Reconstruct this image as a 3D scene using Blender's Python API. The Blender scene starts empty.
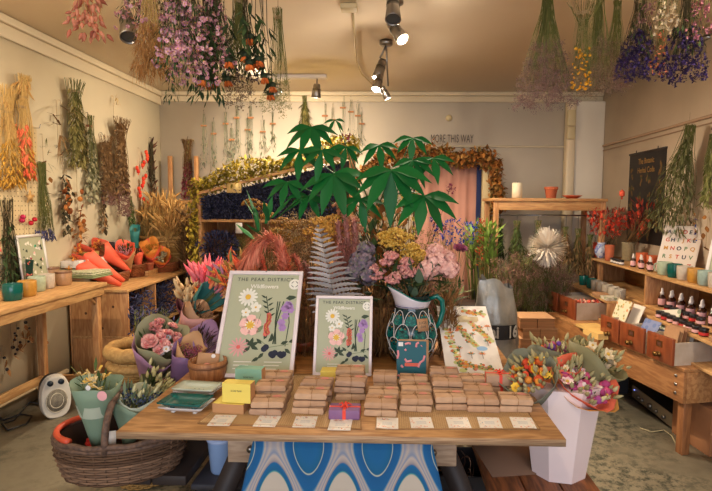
import bpy, math, random
from mathutils import Vector as V, Matrix, Euler
S = bpy.context.scene
C = S.collection
PI = math.pi
rnd = random.Random(7)
U = rnd.uniform

# ---------------------------------------------------------------- camera
F, CX, CY = 515.0, 380.0, 245.5
CAM = V((0, 0, 1.55))
Rm = Matrix.Rotation(math.radians(1.4), 3, 'Z') @ Matrix.Rotation(PI/2 + math.radians(-4.5), 3, 'X') @ Matrix.Rotation(math.radians(.4), 3, 'Z')
cd = bpy.data.cameras.new('camera'); cam = bpy.data.objects.new('camera', cd); C.objects.link(cam)
cam.matrix_world = Matrix.Translation(CAM) @ Rm.to_4x4()
cd.sensor_width = 36; cd.lens = F/712*36; cd.shift_x = (356-CX)/712; cd.shift_y = 0
cd.clip_start = .05
S.camera = cam

def P(px, py, X=None, Y=None, Z=None):
    """the place in the room seen at a pixel, on the plane X=, Y= or Z="""
    d = Rm @ V(((px-CX)/F, -(py-CY)/F, -1))
    t = (X-CAM.x)/d.x if X is not None else (Y-CAM.y)/d.y if Y is not None else (Z-CAM.z)/d.z
    return CAM + d*t

# ---------------------------------------------------------------- materials
def lin(c):
    return tuple(((x/255)/12.92 if x/255 <= .04045 else ((x/255+.055)/1.055)**2.4) for x in c) + (1,)
MATS = {}
def mat(name, *cols, rough=.7, metal=0, var=None, noise=0, scale=20, stretch=(1,1,1), bump=0, trans=0, emit=0, sub=0, alpha=1, spec=.5):
    """cols: one colour, or several mixed per leaf/petal (var='island') or by a noise texture (var='noise')"""
    if name in MATS: return MATS[name]
    m = bpy.data.materials.new(name); m.use_nodes = True
    nt = m.node_tree; b = nt.nodes['Principled BSDF']
    b.inputs['Base Color'].default_value = lin(cols[0])
    b.inputs['Roughness'].default_value = rough; b.inputs['Metallic'].default_value = metal
    b.inputs['Specular IOR Level'].default_value = spec
    if trans: b.inputs['Transmission Weight'].default_value = trans
    if alpha < 1: b.inputs['Alpha'].default_value = alpha
    if emit:
        b.inputs['Emission Color'].default_value = lin(cols[0]); b.inputs['Emission Strength'].default_value = emit
    if len(cols) > 1:
        r = nt.nodes.new('ShaderNodeValToRGB'); e = r.color_ramp.elements
        n = len(cols)
        lo, hi = (0, 1) if var != 'noise' else (.32, .68)
        e[0].position = lo; e[0].color = lin(cols[0]); e[1].position = hi; e[1].color = lin(cols[-1])
        for i in range(1, n-1):
            q = e.new(lo+(hi-lo)*i/(n-1)); q.color = lin(cols[i])
        nt.links.new(r.outputs[0], b.inputs['Base Color'])
        if var == 'noise':
            tc = nt.nodes.new('ShaderNodeTexCoord'); mp = nt.nodes.new('ShaderNodeMapping'); mp.inputs['Scale'].default_value = stretch
            t = nt.nodes.new('ShaderNodeTexNoise'); t.inputs['Scale'].default_value = scale; t.inputs['Detail'].default_value = 6
            nt.links.new(tc.outputs['Object'], mp.inputs[0]); nt.links.new(mp.outputs[0], t.inputs['Vector'])
            nt.links.new(t.outputs['Fac'], r.inputs[0])
            src = t.outputs['Fac']
            if bump:
                bp = nt.nodes.new('ShaderNodeBump'); bp.inputs['Strength'].default_value = bump; bp.inputs['Distance'].default_value = .01
                nt.links.new(src, bp.inputs['Height']); nt.links.new(bp.outputs[0], b.inputs['Normal'])
        else:
            g = nt.nodes.new('ShaderNodeNewGeometry')
            nt.links.new(g.outputs['Random Per Island'], r.inputs[0])
    elif bump:
        tc = nt.nodes.new('ShaderNodeTexCoord'); t = nt.nodes.new('ShaderNodeTexNoise'); t.inputs['Scale'].default_value = scale
        nt.links.new(tc.outputs['Object'], t.inputs['Vector'])
        bp = nt.nodes.new('ShaderNodeBump'); bp.inputs['Strength'].default_value = bump; bp.inputs['Distance'].default_value = .01
        nt.links.new(t.outputs['Fac'], bp.inputs['Height']); nt.links.new(bp.outputs[0], b.inputs['Normal'])
    MATS[name] = m
    return m

def weave_mat(name, c1, c2, scale=60, stretch=(1,1,1), rough=.8, bump=.6):
    """basket weave: two crossed bands"""
    m = bpy.data.materials.new(name); m.use_nodes = True; nt = m.node_tree; b = nt.nodes['Principled BSDF']
    tc = nt.nodes.new('ShaderNodeTexCoord'); mp = nt.nodes.new('ShaderNodeMapping'); mp.inputs['Scale'].default_value = stretch
    ck = nt.nodes.new('ShaderNodeTexBrick'); ck.inputs['Scale'].default_value = scale
    ck.inputs['Color1'].default_value = lin(c1); ck.inputs['Color2'].default_value = lin([.8*x+.2*y for x, y in zip(c1, c2)]); ck.inputs['Mortar'].default_value = lin(c2)
    ck.inputs['Mortar Size'].default_value = .045
    nt.links.new(tc.outputs['Object'], mp.inputs[0]); nt.links.new(mp.outputs[0], ck.inputs['Vector'])
    nt.links.new(ck.outputs['Color'], b.inputs['Base Color'])
    bp = nt.nodes.new('ShaderNodeBump'); bp.inputs['Strength'].default_value = bump; bp.inputs['Distance'].default_value = -.004
    nt.links.new(ck.outputs['Fac'], bp.inputs['Height']); nt.links.new(bp.outputs[0], b.inputs['Normal'])
    b.inputs['Roughness'].default_value = rough
    MATS[name] = m; return m

def wood(name, a, b_, stretch, scale=6, rough=.55):
    return mat(name, a, b_, a, b_, var='noise', scale=scale, stretch=stretch, rough=rough, bump=.08)

# ---------------------------------------------------------------- mesh builder
def ico(sub):
    import bmesh
    bm = bmesh.new(); bmesh.ops.create_icosphere(bm, subdivisions=sub, radius=1)
    vs = [v.co.copy() for v in bm.verts]; fs = [[v.index for v in f.verts] for f in bm.faces]; bm.free()
    return vs, fs
ICO1, ICO2, ICO3 = ico(1), ico(2), ico(3)
OCT = ([V((1,0,0)), V((-1,0,0)), V((0,1,0)), V((0,-1,0)), V((0,0,1)), V((0,0,-1))], [(0,2,4),(2,1,4),(1,3,4),(3,0,4),(2,0,5),(1,2,5),(3,1,5),(0,3,5)])

def perp(d):
    d = d.normalized(); a = d.cross(V((0,0,1)))
    if a.length < .1: a = d.cross(V((0,1,0)))
    a.normalize(); return a, d.cross(a)

def rv():
    while 1:
        v = V((U(-1,1), U(-1,1), U(-1,1)))
        if .05 < v.length < 1: return v.normalized()

class MB:
    def __init__(s): s.v = []; s.f = []; s.m = []
    def add(s, vs, fs, mi=0, M=None):
        o = len(s.v)
        s.v.extend(M @ v for v in vs) if M is not None else s.v.extend(vs)
        for f in fs: s.f.append([i+o for i in f]); s.m.append(mi)
        return s
    def box(s, x0, x1, y0, y1, z0, z1, mi=0, M=None):
        vs = [V((x, y, z)) for z in (z0, z1) for x, y in ((x0,y0),(x1,y0),(x1,y1),(x0,y1))]
        return s.add(vs, [(3,2,1,0),(4,5,6,7),(0,1,5,4),(1,2,6,5),(2,3,7,6),(3,0,4,7)], mi, M)
    def lathe(s, prof, n=24, mi=0, M=None, wob=None, arc=2*PI):
        vs = []; closed = arc > 6.28
        k = n if closed else n+1
        for r, z in prof:
            for i in range(k):
                a = arc*i/n; q = wob(a, z) if wob else 1
                vs.append(V((r*q*math.cos(a), r*q*math.sin(a), z)))
        fs = []
        for j in range(len(prof)-1):
            for i in range(n):
                i2 = (i+1) % k
                fs.append((j*k+i, j*k+i2, (j+1)*k+i2, (j+1)*k+i))
        if closed and prof[0][0] > 1e-4 and getattr(s, 'cap0', True): fs.append(list(range(k))[::-1])
        return s.add(vs, fs, mi, M)
    def tube(s, pts, r, n=5, mi=0):
        k = len(pts); vs = []
        A = None
        for i, p in enumerate(pts):
            d = (pts[min(i+1,k-1)] - pts[max(i-1,0)])
            if d.length < 1e-7: d = V((0,0,1))
            d.normalize()
            if A is None: A, _ = perp(d)
            A = (A - d*A.dot(d)); A.normalize(); B = d.cross(A)
            rr = r[i] if isinstance(r, (list, tuple)) else r
            for j in range(n):
                a = 2*PI*j/n; vs.append(p + (A*math.cos(a)+B*math.sin(a))*rr)
        fs = [(i*n+j, i*n+(j+1)%n, (i+1)*n+(j+1)%n, (i+1)*n+j) for i in range(k-1) for j in range(n)]
        fs += [list(range(n))[::-1], [(k-1)*n+j for j in range(n)]]
        return s.add(vs, fs, mi)
    def ball(s, c, r, mi=0, g=ICO1, sq=(1,1,1), jit=0):
        return s.add([V((c.x+v.x*r*sq[0]*(1+U(-jit,jit)), c.y+v.y*r*sq[1]*(1+U(-jit,jit)), c.z+v.z*r*sq[2])) for v in g[0]], g[1], mi)
    def spindle(s, p, d, L, r, mi=0, n=5, prof=((0,.3),(.25,1),(.6,.8),(1,.05))):
        A, B = perp(d); d = d.normalized(); vs = []
        for t, q in prof:
            for j in range(n):
                a = 2*PI*j/n; vs.append(p + d*(L*t) + (A*math.cos(a)+B*math.sin(a))*(r*q))
        k = len(prof)
        fs = [(i*n+j, i*n+(j+1)%n, (i+1)*n+(j+1)%n, (i+1)*n+j) for i in range(k-1) for j in range(n)]
        fs.append([(k-1)*n+j for j in range(n)])
        return s.add(vs, fs, mi)
    def leaf(s, p, d, L, W, droop=.3, mi=0, seg=3, up=None, prof=(.25, 1, .7, .02), fold=.25):
        d = d.normalized(); A, B = perp(d)
        if up is not None:
            B = up - d*up.dot(d)
            if B.length > 1e-4: B.normalize(); A = d.cross(B)
        vs = []; q = p.copy(); dd = d.copy()
        for i in range(seg+1):
            w = W*.5*prof[min(int(i*(len(prof)-1)/seg+.5), len(prof)-1)]
            vs += [q - A*w + B*w*fold, q.copy(), q + A*w + B*w*fold]
            dd = (dd + V((0,0,-1))*(droop/seg)); dd.normalize(); q = q + dd*(L/seg)
        fs = []
        for i in range(seg):
            for j in range(2): fs.append((i*3+j, i*3+j+1, i*3+j+4, i*3+j+3))
        return s.add(vs, fs, mi)
    def hair(s, p, d, L, w, mi=0, droop=.2):
        A, B = perp(d); d = d.normalized(); m = p+d*L*.5; e = p + d*L + V((0,0,-droop*L))
        return s.add([p-A*w, p+A*w, m+A*w*.8, m-A*w*.8, e], [(0,1,2,3),(3,2,4)], mi)
    def daisy(s, c, nrm, r, n=8, mi=0, ci=1, cup=.25, cr=.28, w=.55):
        A, B = perp(nrm); nn = nrm.normalized()
        for k in range(n):
            a = 2*PI*k/n + U(-.1,.1); d = A*math.cos(a)+B*math.sin(a); t = d.cross(nn)
            e = c + d*r + nn*cup*r
            m = c + d*r*.6 + nn*cup*r*.3
            s.add([c, m - t*r*w*.5, e, m + t*r*w*.5], [(0,1,2,3)], mi)
        if ci is not None: s.ball(c + nn*r*.06, r*cr, ci, OCT if r < .012 else ICO1)
        return s
    def rose(s, c, nrm, r, mi=0):
        A, B = perp(nrm); nn = nrm.normalized()
        for ring, (rr, hh, n) in enumerate(((.35,.9,4),(.65,.75,6),(1,.45,8))):
            for k in range(n):
                a = 2*PI*(k+ring*.5)/n + U(-.15,.15); d = A*math.cos(a)+B*math.sin(a); t = d.cross(nn)
                w = rr*r*.75
                s.add([c+d*rr*r*.2, c+d*rr*r*.8-t*w+nn*hh*r*.6, c+d*rr*r*1.05-t*w*.4+nn*hh*r, c+d*rr*r*1.05+t*w*.4+nn*hh*r, c+d*rr*r*.8+t*w+nn*hh*r*.6], [(0,1,2,3,4)], mi)
        s.ball(c+nn*r*.35, r*.4, mi)
        return s

def obj(name, mb, mats, parent=None, smooth=True, bevel=0, solid=0, sub=0, origin=None):
    me = bpy.data.meshes.new(name)
    vs = mb.v if origin is None else [v - V(origin) for v in mb.v]
    me.from_pydata([tuple(v) for v in vs], [], mb.f)
    if not isinstance(mats, (list, tuple)): mats = [mats]
    for m in mats: me.materials.append(m)
    if len(mats) > 1: me.polygons.foreach_set('material_index', mb.m)
    if smooth: me.polygons.foreach_set('use_smooth', [True]*len(me.polygons))
    me.update()
    o = bpy.data.objects.new(name, me); C.objects.link(o)
    if parent is not None: o.parent = parent
    elif origin is not None: o.location = origin
    if solid:
        q = o.modifiers.new('thick', 'SOLIDIFY'); q.thickness = solid; q.offset = 0
    if bevel:
        q = o.modifiers.new('bevel', 'BEVEL'); q.width = bevel; q.segments = 2; q.limit_method = 'ANGLE'
    if sub:
        q = o.modifiers.new('sub', 'SUBSURF'); q.levels = q.render_levels = sub
    return o

def tag(o, label, cat, group=None, kind=None):
    o['label'] = label; o['category'] = cat
    if group: o['group'] = group
    if kind: o['kind'] = kind
    return o
def thing(name, label, cat, loc=(0,0,0), rot=(0,0,0), group=None):
    o = bpy.data.objects.new(name, None); C.objects.link(o); o.empty_display_size = .05
    o.location = loc; o.rotation_euler = rot
    return tag(o, label, cat, group)
def struct(name, mb, mats, **k):
    o = obj(name, mb, mats, **k)
    if k.get('parent') is None: o['kind'] = 'structure'
    return o
def dup(root, label, loc, rot=None, group=None, scale=None):
    r = root.copy(); C.objects.link(r); r.location = loc
    if rot is not None: r.rotation_euler = rot
    if scale is not None: r.scale = scale
    r['label'] = label
    if group: r['group'] = group
    for ch in list(root.children):
        c = ch.copy(); C.objects.link(c); c.parent = r
        for g in list(ch.children):
            d = g.copy(); C.objects.link(d); d.parent = c
    return r
def text(name, s, size, m, parent, M, align='CENTER', bold=0, space=1, sx=1, ext=.0002):
    cu = bpy.data.curves.new(name, 'FONT'); cu.body = s; cu.size = size; cu.align_x = align; cu.align_y = 'CENTER'
    cu.extrude = ext; cu.offset = bold; cu.space_character = space; cu.materials.append(m)
    cu.resolution_u = 3
    tmp = bpy.data.objects.new(name, cu); C.objects.link(tmp)
    bpy.context.view_layer.update()
    me = bpy.data.meshes.new_from_object(tmp.evaluated_get(bpy.context.evaluated_depsgraph_get()))
    bpy.data.objects.remove(tmp); bpy.data.curves.remove(cu)
    me.name = name
    if not me.materials: me.materials.append(m)
    o = bpy.data.objects.new(name, me); C.objects.link(o); o.parent = parent
    o.matrix_local = M @ Matrix.Diagonal((sx, 1, 1, 1))
    return o
FRONT = Matrix.Rotation(PI/2, 4, 'X')        # text lying in XZ, facing -Y
# ---------------------------------------------------------------- the room
XL, XR, YB, YF, H = -2.8, 2.44, 6.2, -1.8, 2.88
plaster = mat('plaster', (230,218,188), (220,206,176), var='noise', scale=1.6, rough=.85, bump=.05)
plaster_b = mat('back plaster', (228,216,196), (218,206,186), var='noise', scale=1.4, rough=.85, bump=.05)
plaster_r = mat('right plaster', (222,202,178), (208,188,164), var='noise', scale=1.8, rough=.85, bump=.05)
ceil_m = mat('ceiling paint', (234,220,200), (228,212,192), var='noise', scale=1.2, rough=.9)
white_trim = mat('trim paint', (198,182,152), rough=.6)
struct('wall_left', MB().box(XL-.12, XL, YF, YB, 0, H), plaster)
struct('wall_right', MB().box(XR, XR+.12, YF, YB, 0, H), plaster_r)
struct('wall_back', MB().box(XL-.12, XR+.12, YB, YB+.12, 0, H), plaster_b)
fr = MB()
fr.box(XL-.12, -2.2, YF-.12, YF, 0, H).box(2.0, XR+.12, YF-.12, YF, 0, H).box(-2.2, 2.0, YF-.12, YF, 0, .5).box(-2.2, 2.0, YF-.12, YF, 2.5, H)
struct('wall_front', fr, plaster)
wf = MB()
for x in (-2.2, -.83, .57, 1.94): wf.box(x, x+.06, YF-.1, YF-.02, .5, 2.5)
wf.box(-2.2, 2.0, YF-.1, YF-.02, .5, .56).box(-2.2, 2.0, YF-.1, YF-.02, 2.44, 2.5)
struct('window_1', wf, white_trim)
struct('ceiling', MB().box(XL-.12, XR+.12, YF-.12, YB+.12, H, H+.12), ceil_m)

# concrete floor: worn grey-brown screed with dark flaking patches
fm = bpy.data.materials.new('worn concrete'); fm.use_nodes = True; nt = fm.node_tree; b = nt.nodes['Principled BSDF']
tc = nt.nodes.new('ShaderNodeTexCoord')
def nz(scale, detail=8, rough=.65):
    t = nt.nodes.new('ShaderNodeTexNoise'); t.inputs['Scale'].default_value = scale; t.inputs['Detail'].default_value = detail; t.inputs['Roughness'].default_value = rough
    nt.links.new(tc.outputs['Object'], t.inputs['Vector']); return t
def rmp(src, stops):
    r = nt.nodes.new('ShaderNodeValToRGB'); e = r.color_ramp.elements
    e[0].position, e[0].color = stops[0][0], lin(stops[0][1]); e[1].position, e[1].color = stops[-1][0], lin(stops[-1][1])
    for p_, c_ in stops[1:-1]: e.new(p_).color = lin(c_)
    nt.links.new(src, r.inputs[0]); return r
base = rmp(nz(2.2).outputs['Fac'], [(.3,(128,120,102)),(.5,(158,148,124)),(.7,(142,132,110))])
fine = rmp(nz(13, 12, .8).outputs['Fac'], [(.47,(0,0,0)),(.56,(255,255,255))])
big = rmp(nz(1.1, 3).outputs['Fac'], [(.45,(0,0,0)),(.58,(255,255,255))])
mu = nt.nodes.new('ShaderNodeMath'); mu.operation = 'MULTIPLY'; nt.links.new(fine.outputs[0], mu.inputs[0]); nt.links.new(big.outputs[0], mu.inputs[1])
mx = nt.nodes.new('ShaderNodeMix'); mx.data_type = 'RGBA'; mx.inputs[7].default_value = lin((78,80,66))
nt.links.new(mu.outputs[0], mx.inputs[0]); nt.links.new(base.outputs[0], mx.inputs[6]); nt.links.new(mx.outputs[2], b.inputs['Base Color'])
b.inputs['Roughness'].default_value = .7
bp = nt.nodes.new('ShaderNodeBump'); bp.inputs['Strength'].default_value = .25; nt.links.new(mu.outputs[0], bp.inputs['Height']); nt.links.new(bp.outputs[0], b.inputs['Normal'])
struct('floor', MB().box(XL-.12, XR+.12, YF-.12, YB+.12, -.1, 0), fm)

# cornices, picture rails, boxed pillar, skirting pipe
t = MB()
t.box(XL, XL+.05, YF, YB, H-.06, H-.001).box(XL, XL+.025, YF, YB, H-.16, H-.06)
struct('trim_1', t, white_trim, bevel=.008)
struct('trim_2', MB().box(XL+.05, XR, YB-.05, YB, H-.05, H-.001).box(XL+.03, XR, YB-.025, YB, H-.12, H-.05), white_trim, bevel=.008)
struct('trim_3', MB().box(.6, 2.1, YB-.022, YB, 2.235, 2.26), white_trim, bevel=.004)
struct('trim_4', MB().box(XR-.022, XR, YF, YB, 2.235, 2.26).box(XR-.015, XR, YF, YB, 2.19, 2.2), mat('rail paint', (170,140,112)), bevel=.004)
px0 = P(566, 150, Y=YB-.1).x
struct('trim_5', MB().box(px0+.1, XR, YB-.1, YB, 0, H-.12), plaster_b, bevel=.01)
struct('trim_6', MB().box(px0, px0+.1, YB-.13, YB, 0, H-.12), mat('cream duct', (220,200,166), rough=.5), bevel=.02)
pp = MB(); pp.tube([V((XL+.05, YF, .13)), V((XL+.05, 4.2, .13))], .022, 10); struct('baseboard_left', pp, mat('painted pipe', (214,190,150), rough=.5))

wire_m = mat('dark wire', (30,26,24), rough=.5)
pine = wood('pine board', (204,156,98), (176,122,72), (1.2, 9, 9), 3)
pineY = wood('pine board lengthwise', (206,162,106), (176,128,78), (9, 1.2, 9), 3)
pineZ = wood('pine upright', (196,146,94), (166,112,66), (9, 9, 1.2), 3)
ply = wood('golden plywood', (190,136,80), (150,100,52), (1.3, 7, 7), 3.2, .42)
ply_edge = mat('plywood edge', (196,160,120), (120,84,58), var='noise', scale=8, stretch=(1,1,60), rough=.7)
oldwood = wood('old grey timber', (128,94,66), (84,60,44), (9, 1.2, 9), 3, .75)
redwood = wood('warm brown bench board', (150,90,52), (98,58,36), (9, 1.2, 9), 3, .5)
darkwood = mat('dark stained wood', (58,44,36), (40,30,26), var='noise', scale=5, rough=.6)
kraft = mat('kraft paper', (182,138,98), (170,126,88), var='noise', scale=18, rough=.8, bump=.15)
terra = mat('terracotta', (186,98,62), (170,86,54), var='noise', scale=14, rough=.85)
steel = mat('brushed steel', (150,146,142), rough=.32, metal=1)
white = mat('white paint', (222,214,206), rough=.5)
twine = mat('twine', (150,110,70), rough=.9)

# ---------------------------------------------------------------- ceiling lamps
glow = mat('lit bulb face', (255,238,200), emit=22)
glow_s = glow
def lamp_head(root, base, tip, r=.036, name='spot_head', lit=True):
    d = (tip-base); L = d.length; q = d.to_track_quat('Z', 'Y').to_matrix().to_4x4(); M = Matrix.Translation(base) @ q
    h = MB(); h.lathe([(.001,0),(r*.6,0),(r*.72,L*.15),(r*.72,L*.3),(r*.78,L*.31),(r*.85,L*.6),(r,L*.98),(r*.93,L),(r*.88,L*.93)], 20, 0, M)
    hd = obj(name, h, steel, root)
    g = MB(); g.lathe([(.0005,L*.92),(r*.88,L*.92)], 20, 0, M); obj('bulb', g, glow if lit else mat('unlit bulb', (70,66,60)), hd, smooth=False)
    rb = MB()
    for z in (.36,.42,.48): rb.lathe([(r*.8,L*z),(r*.84,L*(z+.01)),(r*.8,L*(z+.03))], 20, 0, M)
    obj('rib', rb, mat('dark steel', (70,66,64), metal=1, rough=.4), hd)
def add_light(kind, loc, to, power, col, size=.05, angle=120, blend=1, name='lamp_light', sy=None):
    ld = bpy.data.lights.new(name, kind); ld.energy = power; ld.color = col
    if kind == 'SPOT': ld.spot_size = math.radians(angle); ld.spot_blend = blend; ld.shadow_soft_size = size
    elif kind == 'AREA':
        ld.size = size
        if sy: ld.shape = 'RECTANGLE'; ld.size_y = sy
    else: ld.shadow_soft_size = size
    o = bpy.data.objects.new(name, ld); C.objects.link(o); o.location = loc
    o.rotation_euler = (V(to)-V(loc)).to_track_quat('-Z', 'Y').to_euler()
    o['kind'] = 'helper'
    return o
WARM = (1, .83, .62)
def spot(root, base, tip, power, angle=110, r=.036, lit=True, nm='spot_head'):
    lamp_head(root, base, tip, r, nm, lit)
    if lit:
        d = (tip-base).normalized(); add_light('SPOT', tip + d*.02, tip+d, power*(3.4 if tip.y > 3.8 else 2.0), WARM, .012, 150 if tip.y > 3.8 else angle); add_light('POINT', tip + d*.02, tip+d, power*(1.1 if tip.y > 5 else .14), WARM, .012)

a = P(386, 50, Y=4.3); cy = a.y
t = thing('ceiling_spotlight', 'three-headed brushed steel spotlight cluster in the middle of the ceiling', 'lamp')
obj('ceiling_rose', MB().lathe([(.055,H-.001),(.055,H-.03),(.045,H-.04),(.0005,H-.04)], 24, 0, Matrix.Translation((a.x, cy, 0))), steel, t)
arm = MB(); p0 = V((a.x, cy, H-.04)); j1 = P(380, 58, Y=4.3); arm.tube([p0, j1], .008, 8); arm.tube([p0, P(388, 86, Y=4.45)], .008, 8)
obj('arm', arm, steel, t)
spot(t, P(383, 60, Y=4.32), P(377, 79, Y=4.29), 32, r=.048)
spot(t, P(380, 76, Y=4.2), P(376, 90, Y=4.14), 32, r=.04)
spot(t, P(382, 87, Y=4.45), P(388, 99, Y=4.45), 44, r=.036)

a = P(395, -4, Y=3.45)
t = thing('ceiling_spotlight', 'steel spotlight with two ribbed heads at the top edge of the ceiling', 'lamp')
obj('ceiling_rose', MB().lathe([(.055,H-.001),(.055,H-.03),(.0005,H-.035)], 24, 0, Matrix.Translation((a.x, a.y, 0))), steel, t)
arm = MB(); arm.tube([V((a.x, a.y, H-.03)), P(394, 4, Y=3.35)], .008, 8); arm.tube([V((a.x, a.y, H-.03)), P(391, 24, Y=3.5)], .007, 8)
obj('arm', arm, steel, t)
spot(t, P(393, -4, Y=3.2), P(393, 20, Y=3.1), 0, r=.048, lit=False)
spot(t, P(390, 22, Y=3.5), P(403, 40, Y=3.42), 32, r=.045)

a0, a1 = P(268, 75, Y=5.4), P(327, 75, Y=5.4)
t = thing('ceiling_spotlight', 'white bar spotlight with lamps hanging over the lavender shelf', 'lamp')
z = min(a0.z, H-.005)
obj('bar', MB().box(a0.x, a1.x, 5.36, 5.44, H-.04, H-.001), white, t, bevel=.008)
arm = MB(); arm.tube([V((P(317,75,Y=5.4).x, 5.4, H-.04)), P(317, 84, Y=5.38)], .008, 8); obj('arm', arm, steel, t); arm = MB(); arm.tube([V((P(276,75,Y=5.4).x, 5.4, H-.04)), P(278, 88, Y=5.38)], .008, 8)
obj('arm', arm, steel, t)
spot(t, P(317, 84, Y=5.38), P(316, 98, Y=5.40), 17, r=.052)
spot(t, P(282, 90, Y=5.38), P(270, 98, Y=5.40), 15, r=.045)

a = P(129, -6, Y=3.2)
t = thing('ceiling_spotlight', 'unlit steel spotlight hanging among the flowers, upper left', 'lamp')
obj('ceiling_rose', MB().lathe([(.05,H-.001),(.05,H-.03),(.0005,H-.03)], 20, 0, Matrix.Translation((a.x, 3.2, 0))), steel, t)
arm = MB(); arm.tube([V((a.x, 3.2, H-.03)), P(126, 12, Y=3.2)], .007, 8); obj('arm', arm, steel, t)
spot(t, P(126, 12, Y=3.2), P(129, 38, Y=3.1), 0, r=.052, lit=False)

a = P(709, 14, Y=4.2)
t = thing('ceiling_spotlight', 'steel spotlight at the upper right edge above the purple flowers', 'lamp')
obj('ceiling_rose', MB().lathe([(.05,H-.001),(.05,H-.03),(.0005,H-.03)], 20, 0, Matrix.Translation((a.x, 4.2, 0))), steel, t)
arm = MB(); arm.tube([V((a.x, 4.2, H-.03)), P(707, 2, Y=4.2)], .007, 8); obj('arm', arm, steel, t)
spot(t, P(704, 3, Y=4.2), P(709, 18, Y=4.1), 20, r=.045)

a = P(349, 5, Z=H)
bx = tag(obj('junction_box', MB().box(-.055, .055, -.05, .05, -.035, 0), mat('cream plastic', (205,185,140), rough=.5), origin=None, bevel=.006), 'cream electrical box on the ceiling above the middle of the room', 'junction box'); bx.location = (a.x, a.y, H-.001)
cd_ = MB(); pts = [P(353, 13, Z=H-.02), P(355, 40, Z=H-.02), P(356, 60, Z=H-.02), P(362, 74, Z=H-.02), P(377, 90, Z=H-.02)]
cd_.tube(pts, .008, 8)
tag(obj('conduit', cd_, mat('cream plastic', (0,0,0))), 'cream cable conduit running along the ceiling from the box', 'cable')
# unseen ceiling lamps: first inferred from the warm left wall, others added for light
for i, (x, y) in enumerate(((-1.7, 2.2), (1.6, 1.6), (-.3, .4))):
    t = thing('ceiling_spotlight', ('steel spotlight on the ceiling beside the left wall bunches', 'added unseen steel spotlight on the ceiling beside the right wall counter', 'added unseen steel spotlight on the ceiling above the camera side of the table')[i], 'lamp')
    obj('ceiling_rose', MB().lathe([(.05,H-.001),(.05,H-.03),(.0005,H-.03)], 20, 0, Matrix.Translation((x, y, 0))), steel, t)
    tgt = V(((-2.8, 3.3, 1.7), (2.5, 4.0, 1.2), (.1, 2.2, .9))[i])
    b0 = V((x, y, H-.06)); d = (tgt-b0).normalized()
    spot(t, b0, b0+d*.14, (52, 30, 22)[i], 140, .045)
add_light('AREA', (-.1, YF-.35, 1.6), (0, 1, 1.35), 115, (.80, .86, 1.0), 4.0, name='daylight', sy=1.9)
w = bpy.data.worlds.new('world'); S.world = w; w.use_nodes = True
w.node_tree.nodes['Background'].inputs[0].default_value = (.55, .65, .8, 1); w.node_tree.nodes['Background'].inputs[1].default_value = .6
S.view_settings.view_transform = 'Standard'; S.view_settings.look = 'None'; S.view_settings.exposure = 0.15; S.view_settings.gamma = 1
S.view_settings.use_curve_mapping = False
# ---------------------------------------------------------------- centre table
TZ = .80
TX = -.18
t = thing('picnic_table', 'old timber picnic table with attached benches standing under the plywood board', 'table', (TX, 2.5, 0))
for x0, x1 in ((-.45,-.28),(-.26,-.09),(-.07,.1),(.12,.29),(.31,.45)):
    pass
m = MB()
for i in range(5): m.box(-.45+i*.182, -.45+i*.182+.172, -.72, .98, .735, .772)
obj('tabletop', m, oldwood, t, bevel=.004)
for y in (-.66, .8):
    obj('crossbeam', MB().box(-.42, .42, y-.025, y+.02, .60, .70), wood('pale timber', (178,150,122), (150,120,94), (1.2,9,9), 3, .7), t, bevel=.004)
    obj('seat_beam', MB().box(-.93, .93, y-.02, y+.02, .335, .415), darkwood, t, bevel=.004)
    for s in (-1, 1):
        g = MB(); A = [V((s*.30, y+.03, .73)), V((s*.38, y+.03, .73)), V((s*.70, y+.03, 0)), V((s*.60, y+.03, 0))]
        g.add(A + [v+V((0,.04,0)) for v in A], [(0,1,2,3),(7,6,5,4),(0,4,5,1),(1,5,6,2),(2,6,7,3),(3,7,4,0)]); obj('leg', g, darkwood, t)
        bl = MB(); bl.lathe([(.0005,0),(.012,0),(.012,.012),(.0005,.014)], 10, 0, Matrix.Translation((s*.335, y-.025, .655)) @ Matrix.Rotation(PI/2, 4, 'X')); obj('bolt', bl, steel, t)
for s in (-1, 1):
    m = MB()
    for i in range(3):
        x = s*((.56 if s > 0 else .64)+.145*i); m.box(min(x, x+s*.138), max(x, x+s*.138), -.7-.03*i*(s > 0)+ (.165 if s < 0 else 0), 1.0, .42, .46)
    obj('bench_seat', m, redwood if s > 0 else darkwood, t, bevel=.004)
m = MB(); m.box(-.905, .565, 1.62, 2.78, TZ-.024, TZ)
board = tag(obj('plywood_board', m, [ply]), 'wide golden plywood board laid over the table, carrying parcels and prints', 'board')
board.data.materials.append(ply_edge)
for p in board.data.polygons:
    if abs(p.normal.z) < .5: p.material_index = 1
BT = TZ+.001
# blue runner hanging over the front
m = MB(); pr = []; nx, nzv = 60, 24
vs = []; x0, x1 = -.455, .135
for j in range(nzv+1):
    for i in range(nx+1):
        u = i/nx; z = .774 - j*.72/nzv; fl = j/nzv
        x = x0 + (x1-x0)*u + (u-.5)*.33*fl
        y = 1.64 - .018*math.sin(u*22)*fl - .015*fl - .01*math.sin(u*9+1)*fl
        vs.append(V((x, y, z)))
fs = [(j*(nx+1)+i, j*(nx+1)+i+1, (j+1)*(nx+1)+i+1, (j+1)*(nx+1)+i) for j in range(nzv) for i in range(nx)]
m.add(vs, fs)
cm = bpy.data.materials.new('ogee cloth'); cm.use_nodes = True; nt = cm.node_tree; b = nt.nodes['Principled BSDF']; b.inputs['Roughness'].default_value = .9
tc = nt.nodes.new('ShaderNodeTexCoord'); sx = nt.nodes.new('ShaderNodeSeparateXYZ'); nt.links.new(tc.outputs['Object'], sx.inputs[0])
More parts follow.
